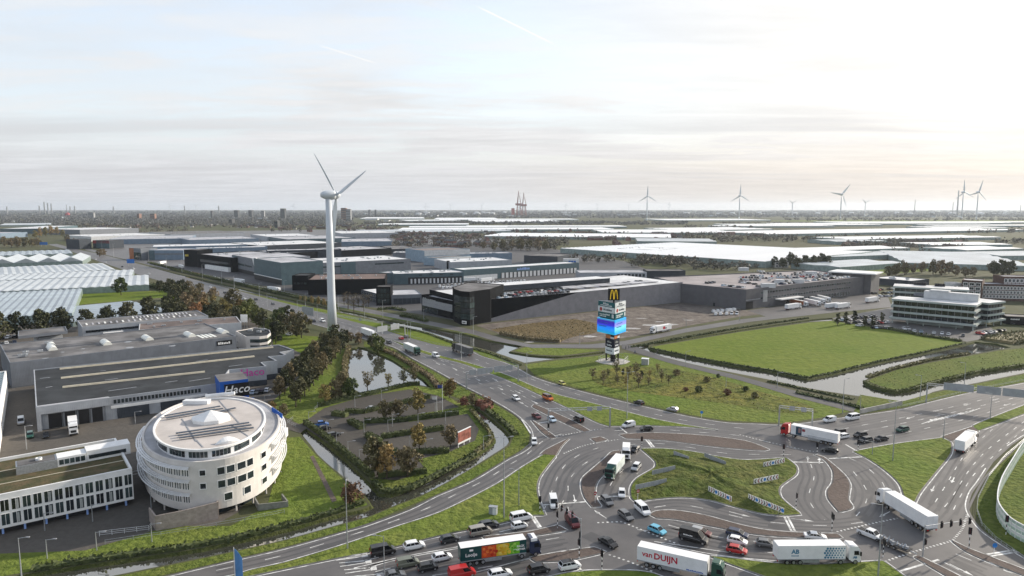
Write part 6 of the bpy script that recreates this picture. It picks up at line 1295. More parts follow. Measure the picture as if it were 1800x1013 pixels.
fence_loop('mesh_fence', 'low steel fence around the foot of the totem', [(1052, 636), (1062, 630), (1092, 629), (1104, 634), (1096, 641), (1060, 641), (1052, 636)], 2.2, 2.5)
fence_loop('railing', 'white railing between the grid office lawn and the round office', [(175, 943), (262, 933), (266, 928)], 1.2, 2.2, 'railing', white, 3)
fence_loop('mesh_fence', 'thin steel fence along the round office lawn', [(185, 957), (330, 935), (430, 917), (500, 903)], 1.0, 4)
fence_loop('railing', 'rust railing on the car park footbridge', [(520, 752), (505, 745), (515, 738)], 1.1, 1.2, 'railing')
fence_loop('railing', 'curving handrail on the bridge side of the car park', [(553, 722), (560, 716), (558, 712)], 1.1, 1.2, 'railing')
fence_loop('guard_rail', 'steel guard rail along the water before the eastern road', [(1512, 727), (1540, 722), (1585, 716), (1640, 704), (1700, 689), (1800, 670)], .8, 4, 'guard rail')
fence_loop('guard_rail', 'steel guard rail between highway and meadow strip', [(912, 645), (850, 625), (754, 602), (664, 576)], .8, 4, 'guard rail')
fence_loop('guard_rail', 'dark guard rail along the northern access road', [(940, 661), (1000, 679), (1058, 694), (1152, 716), (1216, 730)], .8, 4, 'guard rail', dark)
fence_loop('guard_rail', 'steel guard rail in the highway median', [(560, 556), (640, 581), (722, 611)], .8, 5, 'guard rail')
fence_loop('guard_rail', 'double guard rail following the bend of the eastern road', [(1800, 776), (1765, 806), (1738, 840), (1719, 878), (1717, 900), (1726, 925), (1750, 950), (1800, 985)], .9, 1.6, 'guard rail')
bw_ = thing('bridge_wall', 'long concrete parapet wall at the waterside corner', 'wall', P(1512, 728)); o = P(1512, 728)
MB().loft([[P(u, v) - o, P(u, v) - o + Vector((0, .4, 0)), P(u, v) - o + Vector((0, .4, 1.6)), P(u, v) - o + Vector((0, 0, 1.6))] for u, v in ((1512, 728), (1550, 720), (1586, 712))]).build('parapet', G['concrete'], bw_)
# ------------------------------------------------------------------ noise barrier
def barrier():
    px = [(1830, 775), (1800, 796), (1778, 830), (1760, 862), (1752, 890), (1754, 912), (1776, 940), (1815, 962), (1850, 980)]
    pts = smooth_line(PP(px), 4); o = pts[0]; t = thing('noise_barrier', 'curving pale green noise barrier with horizontal white panels on the bend', 'barrier', (o.x, o.y, 0)); H = 3.6; gm = mat('barrier_green', (.38, .50, .44), .3, .1); wm = mat('barrier_white', (.62, .66, .66), .35, .06)
    L_ = [(pts[i] - pts[0]) for i in range(len(pts))]
    for i in range(len(L_) - 1):
        a, b_ = L_[i], L_[i + 1]; d = b_ - a; ang = math.atan2(d.y, d.x); l = d.length
        for k in range(5): MB().box(.06, l - .06, -.05, .05, k * H / 5 + .03, (k + 1) * H / 5 - .03).build('panel', wm if k in (1, 3) else gm, t, (a.x, a.y, 0), ang)
        MB().tube((0, 0, 0), (0, 0, H + .1), .12, n=6).build('post', white, t, (a.x, a.y, 0)); MB().box(0, l, -.12, .12, H, H + .12).build('cap_rail', white, t, (a.x, a.y, 0), ang)
barrier()
# ------------------------------------------------------------------ lamps
def lamp_template(h, arms):
    t = thing('street_lamp', 'x', 'street lamp', (0, 0, -500)); MB().tube((0, 0, 0), (0, 0, h), .11 + h * .004, .06, n=7).build('pole', steel, t)
    for k in range(arms):
        s = 1 if k == 0 else -1; MB().tube((0, 0, h - .1), (s * 1.5, 0, h + .15), .045, n=5).build('arm', steel, t)
        b_ = MB().loft([[(s * 1.4, -.12, h + .1), (s * 1.4, .12, h + .1), (s * 1.4, .12, h + .22), (s * 1.4, -.12, h + .22)], [(s * 2.2, -.17, h + .14), (s * 2.2, .17, h + .14), (s * 2.2, .12, h + .27), (s * 2.2, -.12, h + .27)]]).build('lamp_head', grey, t); MB().box(min(s * 1.5, s * 2.1), max(s * 1.5, s * 2.1), -.1, .1, h + .09, h + .13).build('lamp_glass', headlamp, b_)
    return t
LT = {}
def lamp(label, u, vb, vt, arms=1, turn=180, group=None):
    h = round(max(3.5, min(HT(u, vb, vt), 19)), 0); p = P(u, vb)
    k = (h, arms)
    if k not in LT: LT[k] = lamp_template(h, arms); r = LT[k]; r.location = (p.x, p.y, 0); r.rotation_euler = (0, 0, R(turn)); r['label'] = label; (group and r.__setitem__('group', group)); return r
    return dup(LT[k], (p.x, p.y, 0), R(turn), label, group)
LAMPS = [('very tall two armed lamp in the verge by the canal bend',886,912,766,2,10),('plain tall lamp on the verge right of the very tall one',912,890,823,1,180),('tall lamp at the edge of the slip road near the red bush',611,966,852,1,100),('tall lamp cut by the picture edge between queue and slip road',676,1022,944,1,180),('tall lamp at the lower corner of the grid office lawn',38,1016,945,1,0),('short lamp by the railing of the grid office',170,968,937,1,0),('short lamp by the ramp wall of the round office',267,953,922,1,0),('short lamp standing on the lawn before the grid office',83,982,950,1,0),('short lamp close under the grid office front',79,933,905,1,0),('short lamp between the two offices',163,917,886,1,0),('short lamp at the corner of the ramp wall',266,894,868,1,0),('tall lamp rising beside the dotted lorry',1543,1020,884,1,180),('tall lamp in the triangular grass island',1569,811,709,1,180),('tall lamp by the waterside corner',1481,727,666,1,20),('short lamp before the parapet wall',1512,720,697,1,180),('tall lamp at the headland water',1617,702,659,1,180),('tall lamp between the eastern carriageways',1740,738,691,1,180),('tall lamp beyond the eastern gantry',1694,687,637,1,180),('tall lamp with round sign at the grass tip',1658,774,728,1,180),('short post lamp in the triangular island',1533,800,780,1,180),('tall lamp on the grass north of the ring',1102,737,653,2,0),('tall lamp at the gantry leg over the highway',926,670,620,1,0),('tall lamp on the highway edge left of the gantry',811,634,586,1,0),('tall lamp on the highway median by the canal',722,607,566,2,30),('pair lamp on the highway median by the canal',717,607,563,1,30),('lamp on the cycle path beside the field ditch',1205,645,618,1,0),('lamp with a drooping head on the wild grass edge',1276,681,661,1,0),('lamp on the hedge bank by the cycle path',1366,682,655,1,0),('lamp by the service road in front of the scrub',1019,606,586,1,0),('lamp on the service road near the black tower',832,588,556,1,0),('lamp beside the canal in front of the black tower',808,605,585,1,0),('lamp on the service road in front of the garage hall',673,558,527,1,0),('lamp at the black office corner',745,566,543,1,0),('lamp before the parked vans on the dirt lot',1300,565,542,1,180),('lamp on the service road by the field corner',1206,576,560,1,180),('lamp in the loading yard beside the round office',238,745,726,1,0),('lamp in the yard left of the docks',47,790,748,1,0),('lamp at the shop forecourt',466,715,700,1,0)]
for l in LAMPS: lamp(*l)
for i, (u, v) in enumerate(((624,716),(671,705),(690,750),(735,748),(783,745),(543,745),(575,760),(612,800),(592,785),(632,815),(682,760),(720,790),(850,790),(748,796),(765,728),(640,760))): lamp('short car park lamp post between the hedges', u, v, v - 20, 1, 0, 'lamps in the hedged car park')
fl = smooth_line([(272, 476), (330, 490), (400, 507), (470, 525), (540, 543), (600, 556), (660, 574)], 1)
for i, (u, v) in enumerate(((262,466),(293,473),(320,480),(356,489),(390,499),(412,508),(456,522),(470,541),(523,552),(558,560),(595,545),(641,560),(225,457),(200,452),(180,447),(500,517),(537,541))): lamp('slim lamp lining the highway towards the horizon', u, v, v - 24, 1, 20, 'lamps along the highway')
# ------------------------------------------------------------------ traffic signals
lensr = mat('signal_lens', (.10, .02, .02), .2)
def signal_head(root, x, y, z, ang=0):
    h = MB().box(-.32, .32, -.06, .06, -.75, .75).build('backing_board', black, root, (x, y, z), ang); MB().box(-.17, .17, -.28, -.07, -.55, .55).build('signal_box', dark, h)
    for k in range(3): MB().rev([(.11, 0), (.11, .05)], 10).build('lens', lensr, h, (0, -.27, .34 - k * .34)).rotation_euler = (R(90), 0, 0)
def striped_post(root, x, y, h):
    for k in range(5): MB().tube((x, y, h * k / 5), (x, y, h * (k + 1) / 5), .09, n=7).build('post_band', black if k % 2 else whitep, root)
def signal(label, u, v, h=3.4, turn=0, heads=1):
    p = P(u, v); t = thing('traffic_light', label, 'traffic light', p, R(turn)); striped_post(t, 0, 0, h - .7)
    for k in range(heads): signal_head(t, (k - (heads - 1) / 2) * .8, 0, h)
for s in (('traffic signal at the corner of the paved nose before the produce lorry',1018,983,3.6,-70),('traffic signal on the western stop line',980,930,3.4,-80),('traffic signal at the mound tip near the ring stop line',1377,806,3.4,0),('traffic signal at the southern tip of the mound',1399,894,3.2,60),('double traffic signal on the end of the long paved median',1462,935,3.6,80,2),('double traffic signal before the dotted lorry median',1552,980,3.4,70,2),('traffic signal on the dark paved strip by the eastern bend',1703,966,4.0,-30),('traffic signal in front of the noise barrier',1768,940,3.6,-30),('traffic signal at the triangular island west tip',1508,795,3.0,150),('traffic signal behind the red cab lorry',1436,800,3.0,150),('traffic signal at the bottom edge beside the southern grass',1058,1002,3.4,-70),('traffic signal by the verge at the ring exit',949,901,3.2,180),('traffic signal at the paved strip north of the mound',1128,787,2.6,0),('traffic signal on the nose by the dark red saloon',964,765,3,150)): signal(*s)
def signal_mast(label, base, tip, h, heads, turn):
    a = P(*base); c = P(tip[0], tip[1], h); d = (c - a); ang = math.atan2(d.y, d.x); l = d.to_2d().length; t = thing('signal_gantry', label, 'traffic light', a, ang); MB().tube((0, 0, 0), (0, 0, h + .3), .14, .1).build('pole', steel, t); MB().tube((0, 0, h), (l, 0, h), .09, .06).build('arm', steel, t); striped_post(t, .0, -.02, 1.2)
    for k in range(heads): signal_head(t, l * (.35 + .62 * k / max(1, heads - 1)), -.1, h - .1, R(turn))
    signal_head(t, .35, 0, 3.2, R(turn))
signal_mast('cantilever signal mast over the western junction with four black heads', (1021, 967), (976, 886), 6.5, 4, -60); signal_mast('long cantilever signal mast over the southeastern lanes', (1622, 979), (1706, 914), 6.5, 4, 20)
# ------------------------------------------------------------------ sign gantries
def gantry(label, a, b_, h, signs, face=0, blue=False):
    p, q = P(*a), P(*b_); d = q - p; ang = math.atan2(d.y, d.x); l = d.length; t = thing('sign_gantry', label, 'gantry', p, ang)
    for x in (0, l): MB().box(x - .2, x + .2, -.2, .2, 0, h).build('post', steel, t)
    MB().box(-.2, l + .2, -.15, .15, h - .35, h - .2).build('beam', steel, t); MB().box(-.2, l + .2, -.15, .15, h + .35, h + .5).build('beam', steel, t); n = int(l / 2)
    for k in range(n): MB().tube((l * k / n, 0, h - .2 if k % 2 else h + .4), (l * (k + 1) / n, 0, h + .4 if k % 2 else h - .2), .05, n=4).build('lattice_bar', steel, t)
    for s0, w, hh, m in signs: MB().box(l * s0, l * s0 + w, -.35, -.22, h - hh / 2, h + hh / 2).build('sign_panel', m, t)
sg = mat('sign_back_grey', (.32, .34, .36), .5, .08)
gantry('grey sign gantry spanning the highway lanes before the junction', (820, 685), (911, 672), 6.6, [(.05, 3, 2, sg), (.2, 4, 2.4, sg), (.38, 2.5, 2, sg), (.52, 5, 2.4, sg), (.75, 3, 2, sg)])
gantry('thin signal gantry over the highway approach with two small panels', (964, 756), (1072, 751), 6.4, [(.62, 1.6, 1.4, sg), (.78, 1.6, 1.4, sg)])
gantry('thin signal gantry beyond the red cab lorry with two small panels', (1369, 748), (1427, 755), 6.2, [(.3, 1.6, 1.4, sg), (.65, 1.6, 1.4, sg)])
gantry('long sign gantry over the eastern road with pale sign backs', (1628, 708), (1880, 735), 6.8, [(.12, 9, 2.6, sg), (.36, 7, 2.8, sg), (.54, 8, 2.8, sg)])
gantry('distant highway gantry with big grey sign backs near the mast', (526, 562), (672, 588), 6.5, [(.05, 12, 5, sg), (.75, 2, 1.5, sg)])
gantry('highway gantry with grey sign backs beside the refrigerated lorry', (660, 602), (712, 592), 6.6, [(.05, 7, 3, sg), (.5, 6, 3, sg)])
for lab, u, v, w in (('blue motorway direction sign far up the highway', 230, 468, 9), ('second blue motorway sign near the horizon bend', 77, 434, 14)):
    p = P(u, v); t = thing('direction_sign', lab, 'road sign', p); [MB().tube((x, 0, 0), (x, 0, 6.5), .15, n=6).build('post', steel, t) for x in (-w * .3, w * .3)]; MB().box(-w / 2, w / 2, -.2, 0, 3.5, 8.5).build('sign_panel', mat('sign_blue', (.03, .16, .5), .4), t)
# ------------------------------------------------------------------ chevron boards on the mound
cw = mat('chevron_white', (.78, .78, .76), .5); cr_ = mat('chevron_red', (.30, .05, .04), .5); cb_ = mat('round_blue', (.04, .22, .6), .4)
def ground_z(u, v): return .25
def chevrons(label, a, b_, n, flip, lift):
    p, q = P(*a, lift), P(*b_, lift); d = q - p; ang = math.atan2(d.y, d.x); l = d.length; w = l / n; t = thing('chevron_board', label, 'road sign', p, ang); h = 1.25
    for k in range(n):
        pan = MB().box(k * w + .02, (k + 1) * w - .02, -.04, .04, 0, h).build('panel', cw, t)
        if k % 5 == 3: MB().rev([(.40, 0), (.40, .02)], 16).build('round_mark', cb_, pan, (k * w + w / 2, -.045, h / 2)).rotation_euler = (R(90), 0, 0)
        else:
            x0, x1 = (k * w + w * .12, k * w + w * .88) if not flip else (k * w + w * .88, k * w + w * .12); s = (x1 - x0)
            MB().face([(x0, -.045, .06), (x0 + s * .45, -.045, .06), (x1, -.045, h / 2), (x0 + s * .45, -.045, h - .06), (x0, -.045, h - .06), (x0 + s * .55, -.045, h / 2)][::1 if not flip else -1]).build('chevron_mark', cr_ if k % 2 else black, pan)
    for k in range(0, n + 1, 3): MB().tube((k * w, .08, -lift), (k * w, .08, h), .05, n=5).build('post', steel, t)
chevrons('chevron board on the crest nearest the eastern ring stop line', (1342, 821), (1379, 813), 8, True, 1.0); chevrons('chevron board in the middle of the mound east slope', (1325, 851), (1368, 842), 8, True, 1.0)
chevrons('chevron board on the south slope nearer the ring vans', (1245, 863), (1286, 882), 10, False, .8); chevrons('longest chevron board on the southeastern slope of the mound', (1315, 877), (1378, 903), 14, False, .8)
def back_board(label, a, b_, lift):
    p, q = P(*a, lift), P(*b_, lift); d = q - p; ang = math.atan2(d.y, d.x); l = d.length; n = max(3, int(l / 1.5)); t = thing('chevron_board', label, 'road sign', p, ang)
    for k in range(n): MB().box(l * k / n + .02, l * (k + 1) / n - .02, -.04, .04, 0, 1.2).build('panel', sg, t); MB().tube((l * (k + .5) / n, -.08, -lift), (l * (k + .5) / n, -.08, 1.2), .05, n=5).build('post', steel, t)
back_board('grey back of a chevron board on the northwest mound crest', (1184, 800), (1211, 810), .9); back_board('grey back of a chevron board on the northern mound slope', (1238, 803), (1276, 819), .9); back_board('grey back of the upper chevron board on the western mound', (1146, 835), (1187, 826), .9); back_board('grey back of the lower chevron board on the western mound', (1117, 861), (1172, 849), .9)
# ------------------------------------------------------------------ cabinet, billboard, flags, small signs
p = P(867, 905); t = thing('switch_cabinet', 'grey switch cabinet on a small paved square in the verge', 'cabinet', p, R(-15)); MB().box(-.9, .9, -.5, .5, .1, 1.9).build('cabinet_body', sg, t); MB().box(-1.0, 1.0, -.6, .6, 1.9, 2.05).build('lid', steel, t); MB().box(-.02, .86, -.54, -.5, .2, 1.8).build('door', white, t); MB().box(-2.2, 2.2, -1.6, 1.2, 0, .1).build('paved_base', G['clinker'], t)
p = P(1134, 641); t = thing('transformer_cabinet', 'pale grey transformer cabinet on the lawn right of the totem', 'cabinet', p, R(-20)); MB().box(-1.5, 1.5, -1.2, 1.2, 0, 2.7).build('cabinet_body', sg, t); MB().box(-1.6, 1.6, -1.3, 1.3, 2.7, 2.85).build('lid', white, t); MB().box(-1.3, -.05, -1.24, -1.2, .15, 2.5).build('door', steel, t); MB().box(.05, 1.3, -1.24, -1.2, .15, 2.5).build('door', steel, t)
a, b_ = P(805, 788), P(827, 777); d = b_ - a; ang = math.atan2(d.y, d.x); t = thing('billboard', 'weathered red billboard panel in the corner of the car park', 'billboard', a, ang); l = d.length
for x in (.3, l / 2, l - .3): MB().box(x - .1, x + .1, .05, .25, 0, 4.6).build('post', white, t)
MB().box(0, l, -.12, .04, 1.5, 4.7).build('board', mat('billboard_red', (.30, .11, .085), .6, .3, .5), t); MB().box(-.1, l + .1, -.25, .1, 4.7, 4.9).build('roof_cap', white, t); MB().box(0, l, -.16, .05, 1.0, 1.5).build('skirt_board', white, t)
for lab, u, v, vt, c in (('flagpole with a small dark blue flag on the car park lawn', 778, 727, 676, (.03, .05, .2)), ('plain white flagpole beside the billboard trees', 768, 726, 696, (.6, .6, .6)), ('advertising banner mast at the lower picture edge', 414, 1030, 962, (.1, .25, .5))):
    p = P(u, v); h = HT(u, v, vt); t = thing('flagpole', lab, 'flagpole', p); MB().tube((0, 0, 0), (0, 0, h), .09, .05).build('pole', white, t); fm = mat('flag_%d' % u, c, .8)
    big = u == 414; MB().loft([[(x, .15 * math.sin(x * 3), h - .2 - (x * 1.2 if big else .0)), (x + .01, .15 * math.sin(x * 3) + .02, h - .2 - (x * 1.2 if big else 0)), (x, .15 * math.sin(x * 3) + .02, h - (6.5 if big else 1.3)), (x - .01, .15 * math.sin(x * 3), h - (6.5 if big else 1.3))] for x in [.1 + k * (.18 if big else -.22) for k in range(9)]]).build('flag', fm, t)
for lab, u, v in (('no entry sign on the tip of the paved teardrop', 1046, 884), ('no entry sign at the western mound tip', 1121, 880)):
    p = P(u, v, .25); t = thing('road_sign', lab, 'road sign', p, R(20)); MB().tube((0, 0, 0), (0, 0, 2.6), .05, n=6).build('post', white, t); MB().rev([(.42, 0), (.42, .03)], 18).build('sign_disc', red, t, (0, -.07, 2.4)).rotation_euler = (R(90), 0, 0); MB().box(-.3, .3, -.115, -.1, 2.33, 2.47).build('white_bar', whitep, t)
for lab, u, v in (('blue arrow sign on the southeastern double stop line', 1747, 975), ('blue arrow sign on the grass north of the junction', 1233, 735)):
    p = P(u, v); t = thing('road_sign', lab, 'road sign', p); MB().tube((0, 0, 0), (0, 0, 2.4), .05, n=6).build('post', white, t); MB().rev([(.5, 0), (.5, .03)], 18).build('sign_disc', cb_, t, (0, -.07, 2.0)).rotation_euler = (R(90), 0, 0)
p = P(395, 562); t = thing('sign_board', 'white double sign board on posts beside the white hall', 'sign', P(430, 580)); [MB().box(x - .1, x + .1, -.1, .1, 0, 7).build('post', steel, t) for x in (-1.5, 0, 1.5)]; MB().box(-2, 2, -.3, -.12, 4.5, 9).build('sign_panel', whitep, t)
# ------------------------------------------------------------------ passers-by on the cycle path
def walker(label, u, v, coat, cycle):
    p = P(u, v, .1); t = put('person', None, None, p, R(-35)); tag(t, label, 'person'); m = mat('coat_' + coat, {'dark': (.02, .02, .025), 'blue': (.03, .05, .12), 'grey': (.12, .12, .12)}[coat], .8); skin = mat('skin', (.45, .28, .2), .6)
    me = bpy.data.meshes.new('figure'); z = .15 if cycle else 0
    vs = [(0, 0, .92 + z), (0.02, 0, 1.2 + z), (.06, 0, 1.45 + z), (.08, 0, 1.56 + z), (.1, 0, 1.72 + z), (.1, .1, .5 + z), (-.05, .1, .08), (.05, .1, .03), (-.08, -.1, .5 + z), (-.2, -.1, .08), (-.1, -.1, .03), (.05, .2, 1.42 + z), (.12, .25, 1.15 + z), (.32, .22, 1.02 + z), (.05, -.2, 1.42 + z), (.12, -.25, 1.15 + z), (.3, -.22, 1.02 + z)]
    es = [(0, 1), (1, 2), (2, 3), (3, 4), (0, 5), (5, 6), (6, 7), (0, 8), (8, 9), (9, 10), (2, 11), (11, 12), (12, 13), (2, 14), (14, 15), (15, 16)]
    me.from_pydata(vs, es, []); me.materials.append(m); o = put('figure', me, t); o.modifiers.new('skin', 'SKIN')
    for i, r in enumerate((.15, .15, .17, .06, .11, .09, .06, .05, .09, .06, .05, .07, .055, .04, .07, .055, .04)): me.skin_vertices[0].data[i].radius = (r, r)
    me.skin_vertices[0].data[0].use_root = True; o.modifiers.new('sub', 'SUBSURF').levels = 1; o.modifiers['sub'].render_levels = 1
    MB().rev([(.03, 1.58), (.1, 1.64), (.11, 1.74), (.06, 1.84)], 10, (.1, 0)).build('face', skin, t, (0, 0, z)); MB().rev([(.115, 1.72), (.12, 1.78), (.07, 1.87), (.01, 1.88)], 10, (.085, 0)).build('hair', dark, t, (0, 0, z))
    if cycle:
        b_ = thing('bicycle', 'dark city bicycle ridden on the cycle path by the ' + coat + ' coated rider', 'bicycle', p, R(-35))
        for x in (-.5, .6):
            w = MB(); w.loft([[(x + r * math.cos(2 * math.pi * i / 16), y, .35 + r * math.sin(2 * math.pi * i / 16)) for i in range(16)] for y, r in ((-.02, .31), (-.02, .36), (.02, .36), (.02, .31), (-.02, .31))], 0, False); w.build('wheel', rubber, b_)
        for a_, c_ in (((-.5, 0, .35), (0, 0, .32)), ((0, 0, .32), (-.15, 0, .9)), ((0, 0, .32), (.5, 0, .85)), ((-.15, 0, .85), (.5, 0, .9)), ((.6, 0, .35), (.48, 0, 1.05)), ((.45, -.25, 1.08), (.45, .25, 1.08))): MB().tube(a_, c_, .025, n=5).build('frame_tube', black, b_)
walker('walker in a dark coat at the start of the cycle path', 1100, 614, 'dark', False); walker('second walker in grey beside the dark coated one', 1105, 613, 'grey', False); walker('cyclist in a blue coat riding down the cycle path', 1116, 622, 'blue', True); walker('cyclist in a dark coat beside the narrow canal', 1155, 622.5, 'dark', True)
# ------------------------------------------------------------------ trees and shrubs
def leafm(name, a, b, rv=.3): return mat('leaf_' + name, a, .75, 0, .55, col2=b, spec=.25, rv=rv, detail=3)
LM = {'dark': leafm('dark', (.085, .088, .04), (.042, .048, .024)), 'green': leafm('green', (.115, .14, .04), (.058, .078, .025)), 'brown': leafm('brown', (.20, .165, .085), (.11, .095, .05)), 'orange': leafm('orange', (.27, .17, .06), (.13, .095, .045)), 'gold': leafm('gold', (.32, .25, .08), (.16, .135, .055)), 'rust': leafm('rust', (.22, .105, .065), (.11, .06, .04)), 'hedge': leafm('hedge', (.085, .105, .035), (.042, .055, .022), .15), 'reed': leafm('reed', (.21, .18, .085), (.10, .105, .045)), 'far': leafm('far', (.15, .15, .14), (.105, .11, .11), 0), 'town': leafm('town', (.15, .135, .10), (.075, .072, .06), 0), 'rough': leafm('rough', (.13, .145, .045), (.075, .09, .03), 0)}  # far: bare-tree grey, lightened so that distance haze sits in the colour
def leafcard(mb, r, p, s, up=.35, mi=0):
    n = Vector((r.gauss(0, 1), r.gauss(0, 1), r.gauss(0, 1) + up)).normalized(); a = n.orthogonal().normalized(); a.rotate(Matrix.Rotation(r.uniform(0, 6.28), 3, n)); b = n.cross(a); s1, s2 = s * r.uniform(.6, 1.3), s * r.uniform(.5, 1.0)
    p = Vector(p); mb.face([p - a * s1 - b * s2 * .3, p + a * s1 * .2 - b * s2, p + a * s1 + b * s2 * .2, p - a * s1 * .1 + b * s2], mi)
def crown_mb(seed, w, h, z0, n, s, shape='round', clumps=16):
    r = random.Random(seed); mb = MB(); cs = []
    for k in range(clumps):
        t = (k + .5) / clumps; a = k * 2.4 + r.uniform(-.4, .4); zz = z0 + h * (.08 + .87 * t)
        prof = {'round': math.sin(math.pi * (.12 + .80 * t)) ** .7, 'cone': (1 - t) ** .75 * .95 + .12, 'column': .85 * math.sin(math.pi * (.1 + .8 * t)) ** .4, 'vase': .45 + .55 * math.sin(math.pi * (.05 + .75 * t))}[shape]
        q = w / 2 * prof * r.uniform(.25, 1.02); cs.append((Vector((q * math.cos(a), q * math.sin(a), zz + r.uniform(-.06, .06) * h)), w * r.uniform(.10, .27) * (.6 + .5 * prof)))
    for k in range(n):
        c, rr = cs[k % clumps]; d = Vector((r.gauss(0, 1), r.gauss(0, 1), r.gauss(0, .85))).normalized() * rr * r.uniform(.55, 1.05); leafcard(mb, r, c + d, s)
    return mb, cs
def tree_kind(key, leaf, w, h, trunk, n, s, shape='round', seed=1, limbs=7, twigs=0):
    """unit tree kept as meshes: trunk with limbs, crown of leaf cards; w, h in metres"""
    r = random.Random(seed); mb, cs = crown_mb(seed, w, h - trunk, trunk, n, s, shape); t = MB()
    t.tube((0, 0, 0), (.1, 0, trunk + h * .15), .025 * h, .017 * h, 7); t.tube((.1, 0, trunk + h * .15), (0, .1, h * .86), .017 * h, .005 * h, 6)
    for k in range(limbs):
        c, _ = cs[(k * 5 + 1) % len(cs)]; z = trunk * .8 + (c.z - trunk) * .45; t.tube((.05, 0, max(z, trunk * .7)), c, .010 * h, .003 * h, 5)
    for k in range(twigs):
        c, rr = cs[k % len(cs)]; d = Vector((r.gauss(0, 1), r.gauss(0, 1), r.gauss(.5, .8))).normalized() * rr * 1.2; t.tube(c - d * .3, c + d, .018 * h * .2, .01, 3)
    return dict(trunk=t.data('trunk', bark), crown=mb.data('crown', LM[leaf]) if n else None)
KINDS = {
 'linden': lambda i: tree_kind('linden', 'dark', 7.0, 9.5, 1.6, 1500, .42, 'round', 10 + i), 'avenue': lambda i: tree_kind('avenue', ['dark', 'brown', 'dark'][i % 3], 5.6, 9.5, 2.6, 1300, .38, 'round', 20 + i),
 'green': lambda i: tree_kind('green', 'green', 7, 9, 1.2, 1300, .45, 'round', 30 + i), 'brown': lambda i: tree_kind('brown', 'brown', 7, 9, 1.5, 1100, .42, 'round', 40 + i, 9, 40), 'orange': lambda i: tree_kind('orange', 'orange', 6, 8, 1.4, 1000, .42, 'round', 50 + i),
 'gold': lambda i: tree_kind('gold', 'gold', 5.5, 9, 1.6, 900, .38, 'column', 60 + i, 8, 30), 'birch': lambda i: tree_kind('birch', ['brown', 'gold', 'reed'][i % 3], 4.2, 8, 2.2, 320, .32, 'vase', 70 + i, 9, 60), 'bare': lambda i: tree_kind('bare', 'brown', 6, 11, 2.5, 90, .25, 'vase', 80 + i, 14, 170),
 'shrub': lambda i: tree_kind('shrub', ['hedge', 'brown', 'reed', 'rust'][i % 4], 3.2, 2.3, .15, 420, .26, 'round', 90 + i, 4), 'column': lambda i: tree_kind('column', 'dark', 2.2, 5.5, .8, 420, .3, 'column', 95 + i, 5), 'rust': lambda i: tree_kind('rust', 'rust', 7, 5, .4, 900, .34, 'round', 99 + i, 8, 40)}
def tree(kind, label, u, v, s=1.0, group=None, i=None, name=None, sz=1.0, cat='tree'):
    i = rnd.randrange(4) if i is None else i; k = cached(('tree', kind, i), lambda: KINDS[kind](i)); p = P(u, v)
    t = thing(name or ('shrub' if kind in ('shrub',) else 'tree'), label, 'shrub' if kind == 'shrub' else cat, (p.x, p.y, -.02), rnd.uniform(0, 6.28), group); q = s * rnd.uniform(.9, 1.1); t.scale = (q, q, q * sz * rnd.uniform(.92, 1.08))
    put('trunk', k['trunk'], t)
    if k['crown']: put('crown', k['crown'], t)
    return t
for u, v, s in ((-4,600,1.1),(30,594,1.12),(75,590,1.1),(110,585,1.12),(152,581,1.05),(188,574,1.0),(226,570,1.05),(262,563,1.05),(298,559,1.05)): tree('linden', 'dense dark tree of the row behind the hall and site cabins', u, v, s * 1.38, 'dark tree row by the glasshouse')
tree('green', 'big round green tree alone at the glasshouse corner', 213, 519, 1.5); tree('green', 'small round bush at the glasshouse front wall', 141, 517, .6)
cl = [(312,553,'dark'),(330,548,'brown'),(345,556,'orange'),(360,552,'orange'),(356,538,'brown'),(375,545,'gold'),(340,530,'brown'),(320,522,'dark'),(300,515,'dark'),(280,510,'dark'),(375,528,'brown'),(392,548,'gold'),(400,560,'gold'),(410,545,'brown'),(422,552,'orange'),(430,562,'green'),(440,550,'green'),(415,568,'dark'),(395,572,'brown'),(450,568,'green'),(380,562,'dark'),(365,568,'dark'),(462,575,'dark'),(490,572,'green'),(498,580,'dark'),(515,585,'brown'),(475,592,'green'),(485,600,'dark'),(505,568,'dark'),(530,590,'brown'),(350,515,'brown'),(310,530,'dark'),(330,512,'brown')]
for u, v, c in cl: tree({'dark': 'linden', 'brown': 'brown', 'orange': 'orange', 'gold': 'gold', 'green': 'green'}[c], {'dark': 'dark green tree', 'brown': 'brown thinning tree', 'orange': 'orange autumn tree', 'gold': 'golden upright tree', 'green': 'mid green tree'}[c] + ' in the mixed wood between glasshouses and highway', u, v + 4, rnd.uniform(1.15, 1.45), 'mixed wood by the highway')
for k in range(12):
    t_ = k / 11; tree('avenue', 'dark brown clipped tree in the double avenue row nearer the pond', 520 + (606 - 520) * t_, 716 + (613 - 716) * t_, 1.0, 'avenue trees by the pond'); tree('avenue', 'dark brown clipped tree in the double avenue row nearer the shop', 492 + (588 - 492) * t_, 702 + (606 - 702) * t_, 1.0, 'avenue trees by the shop')
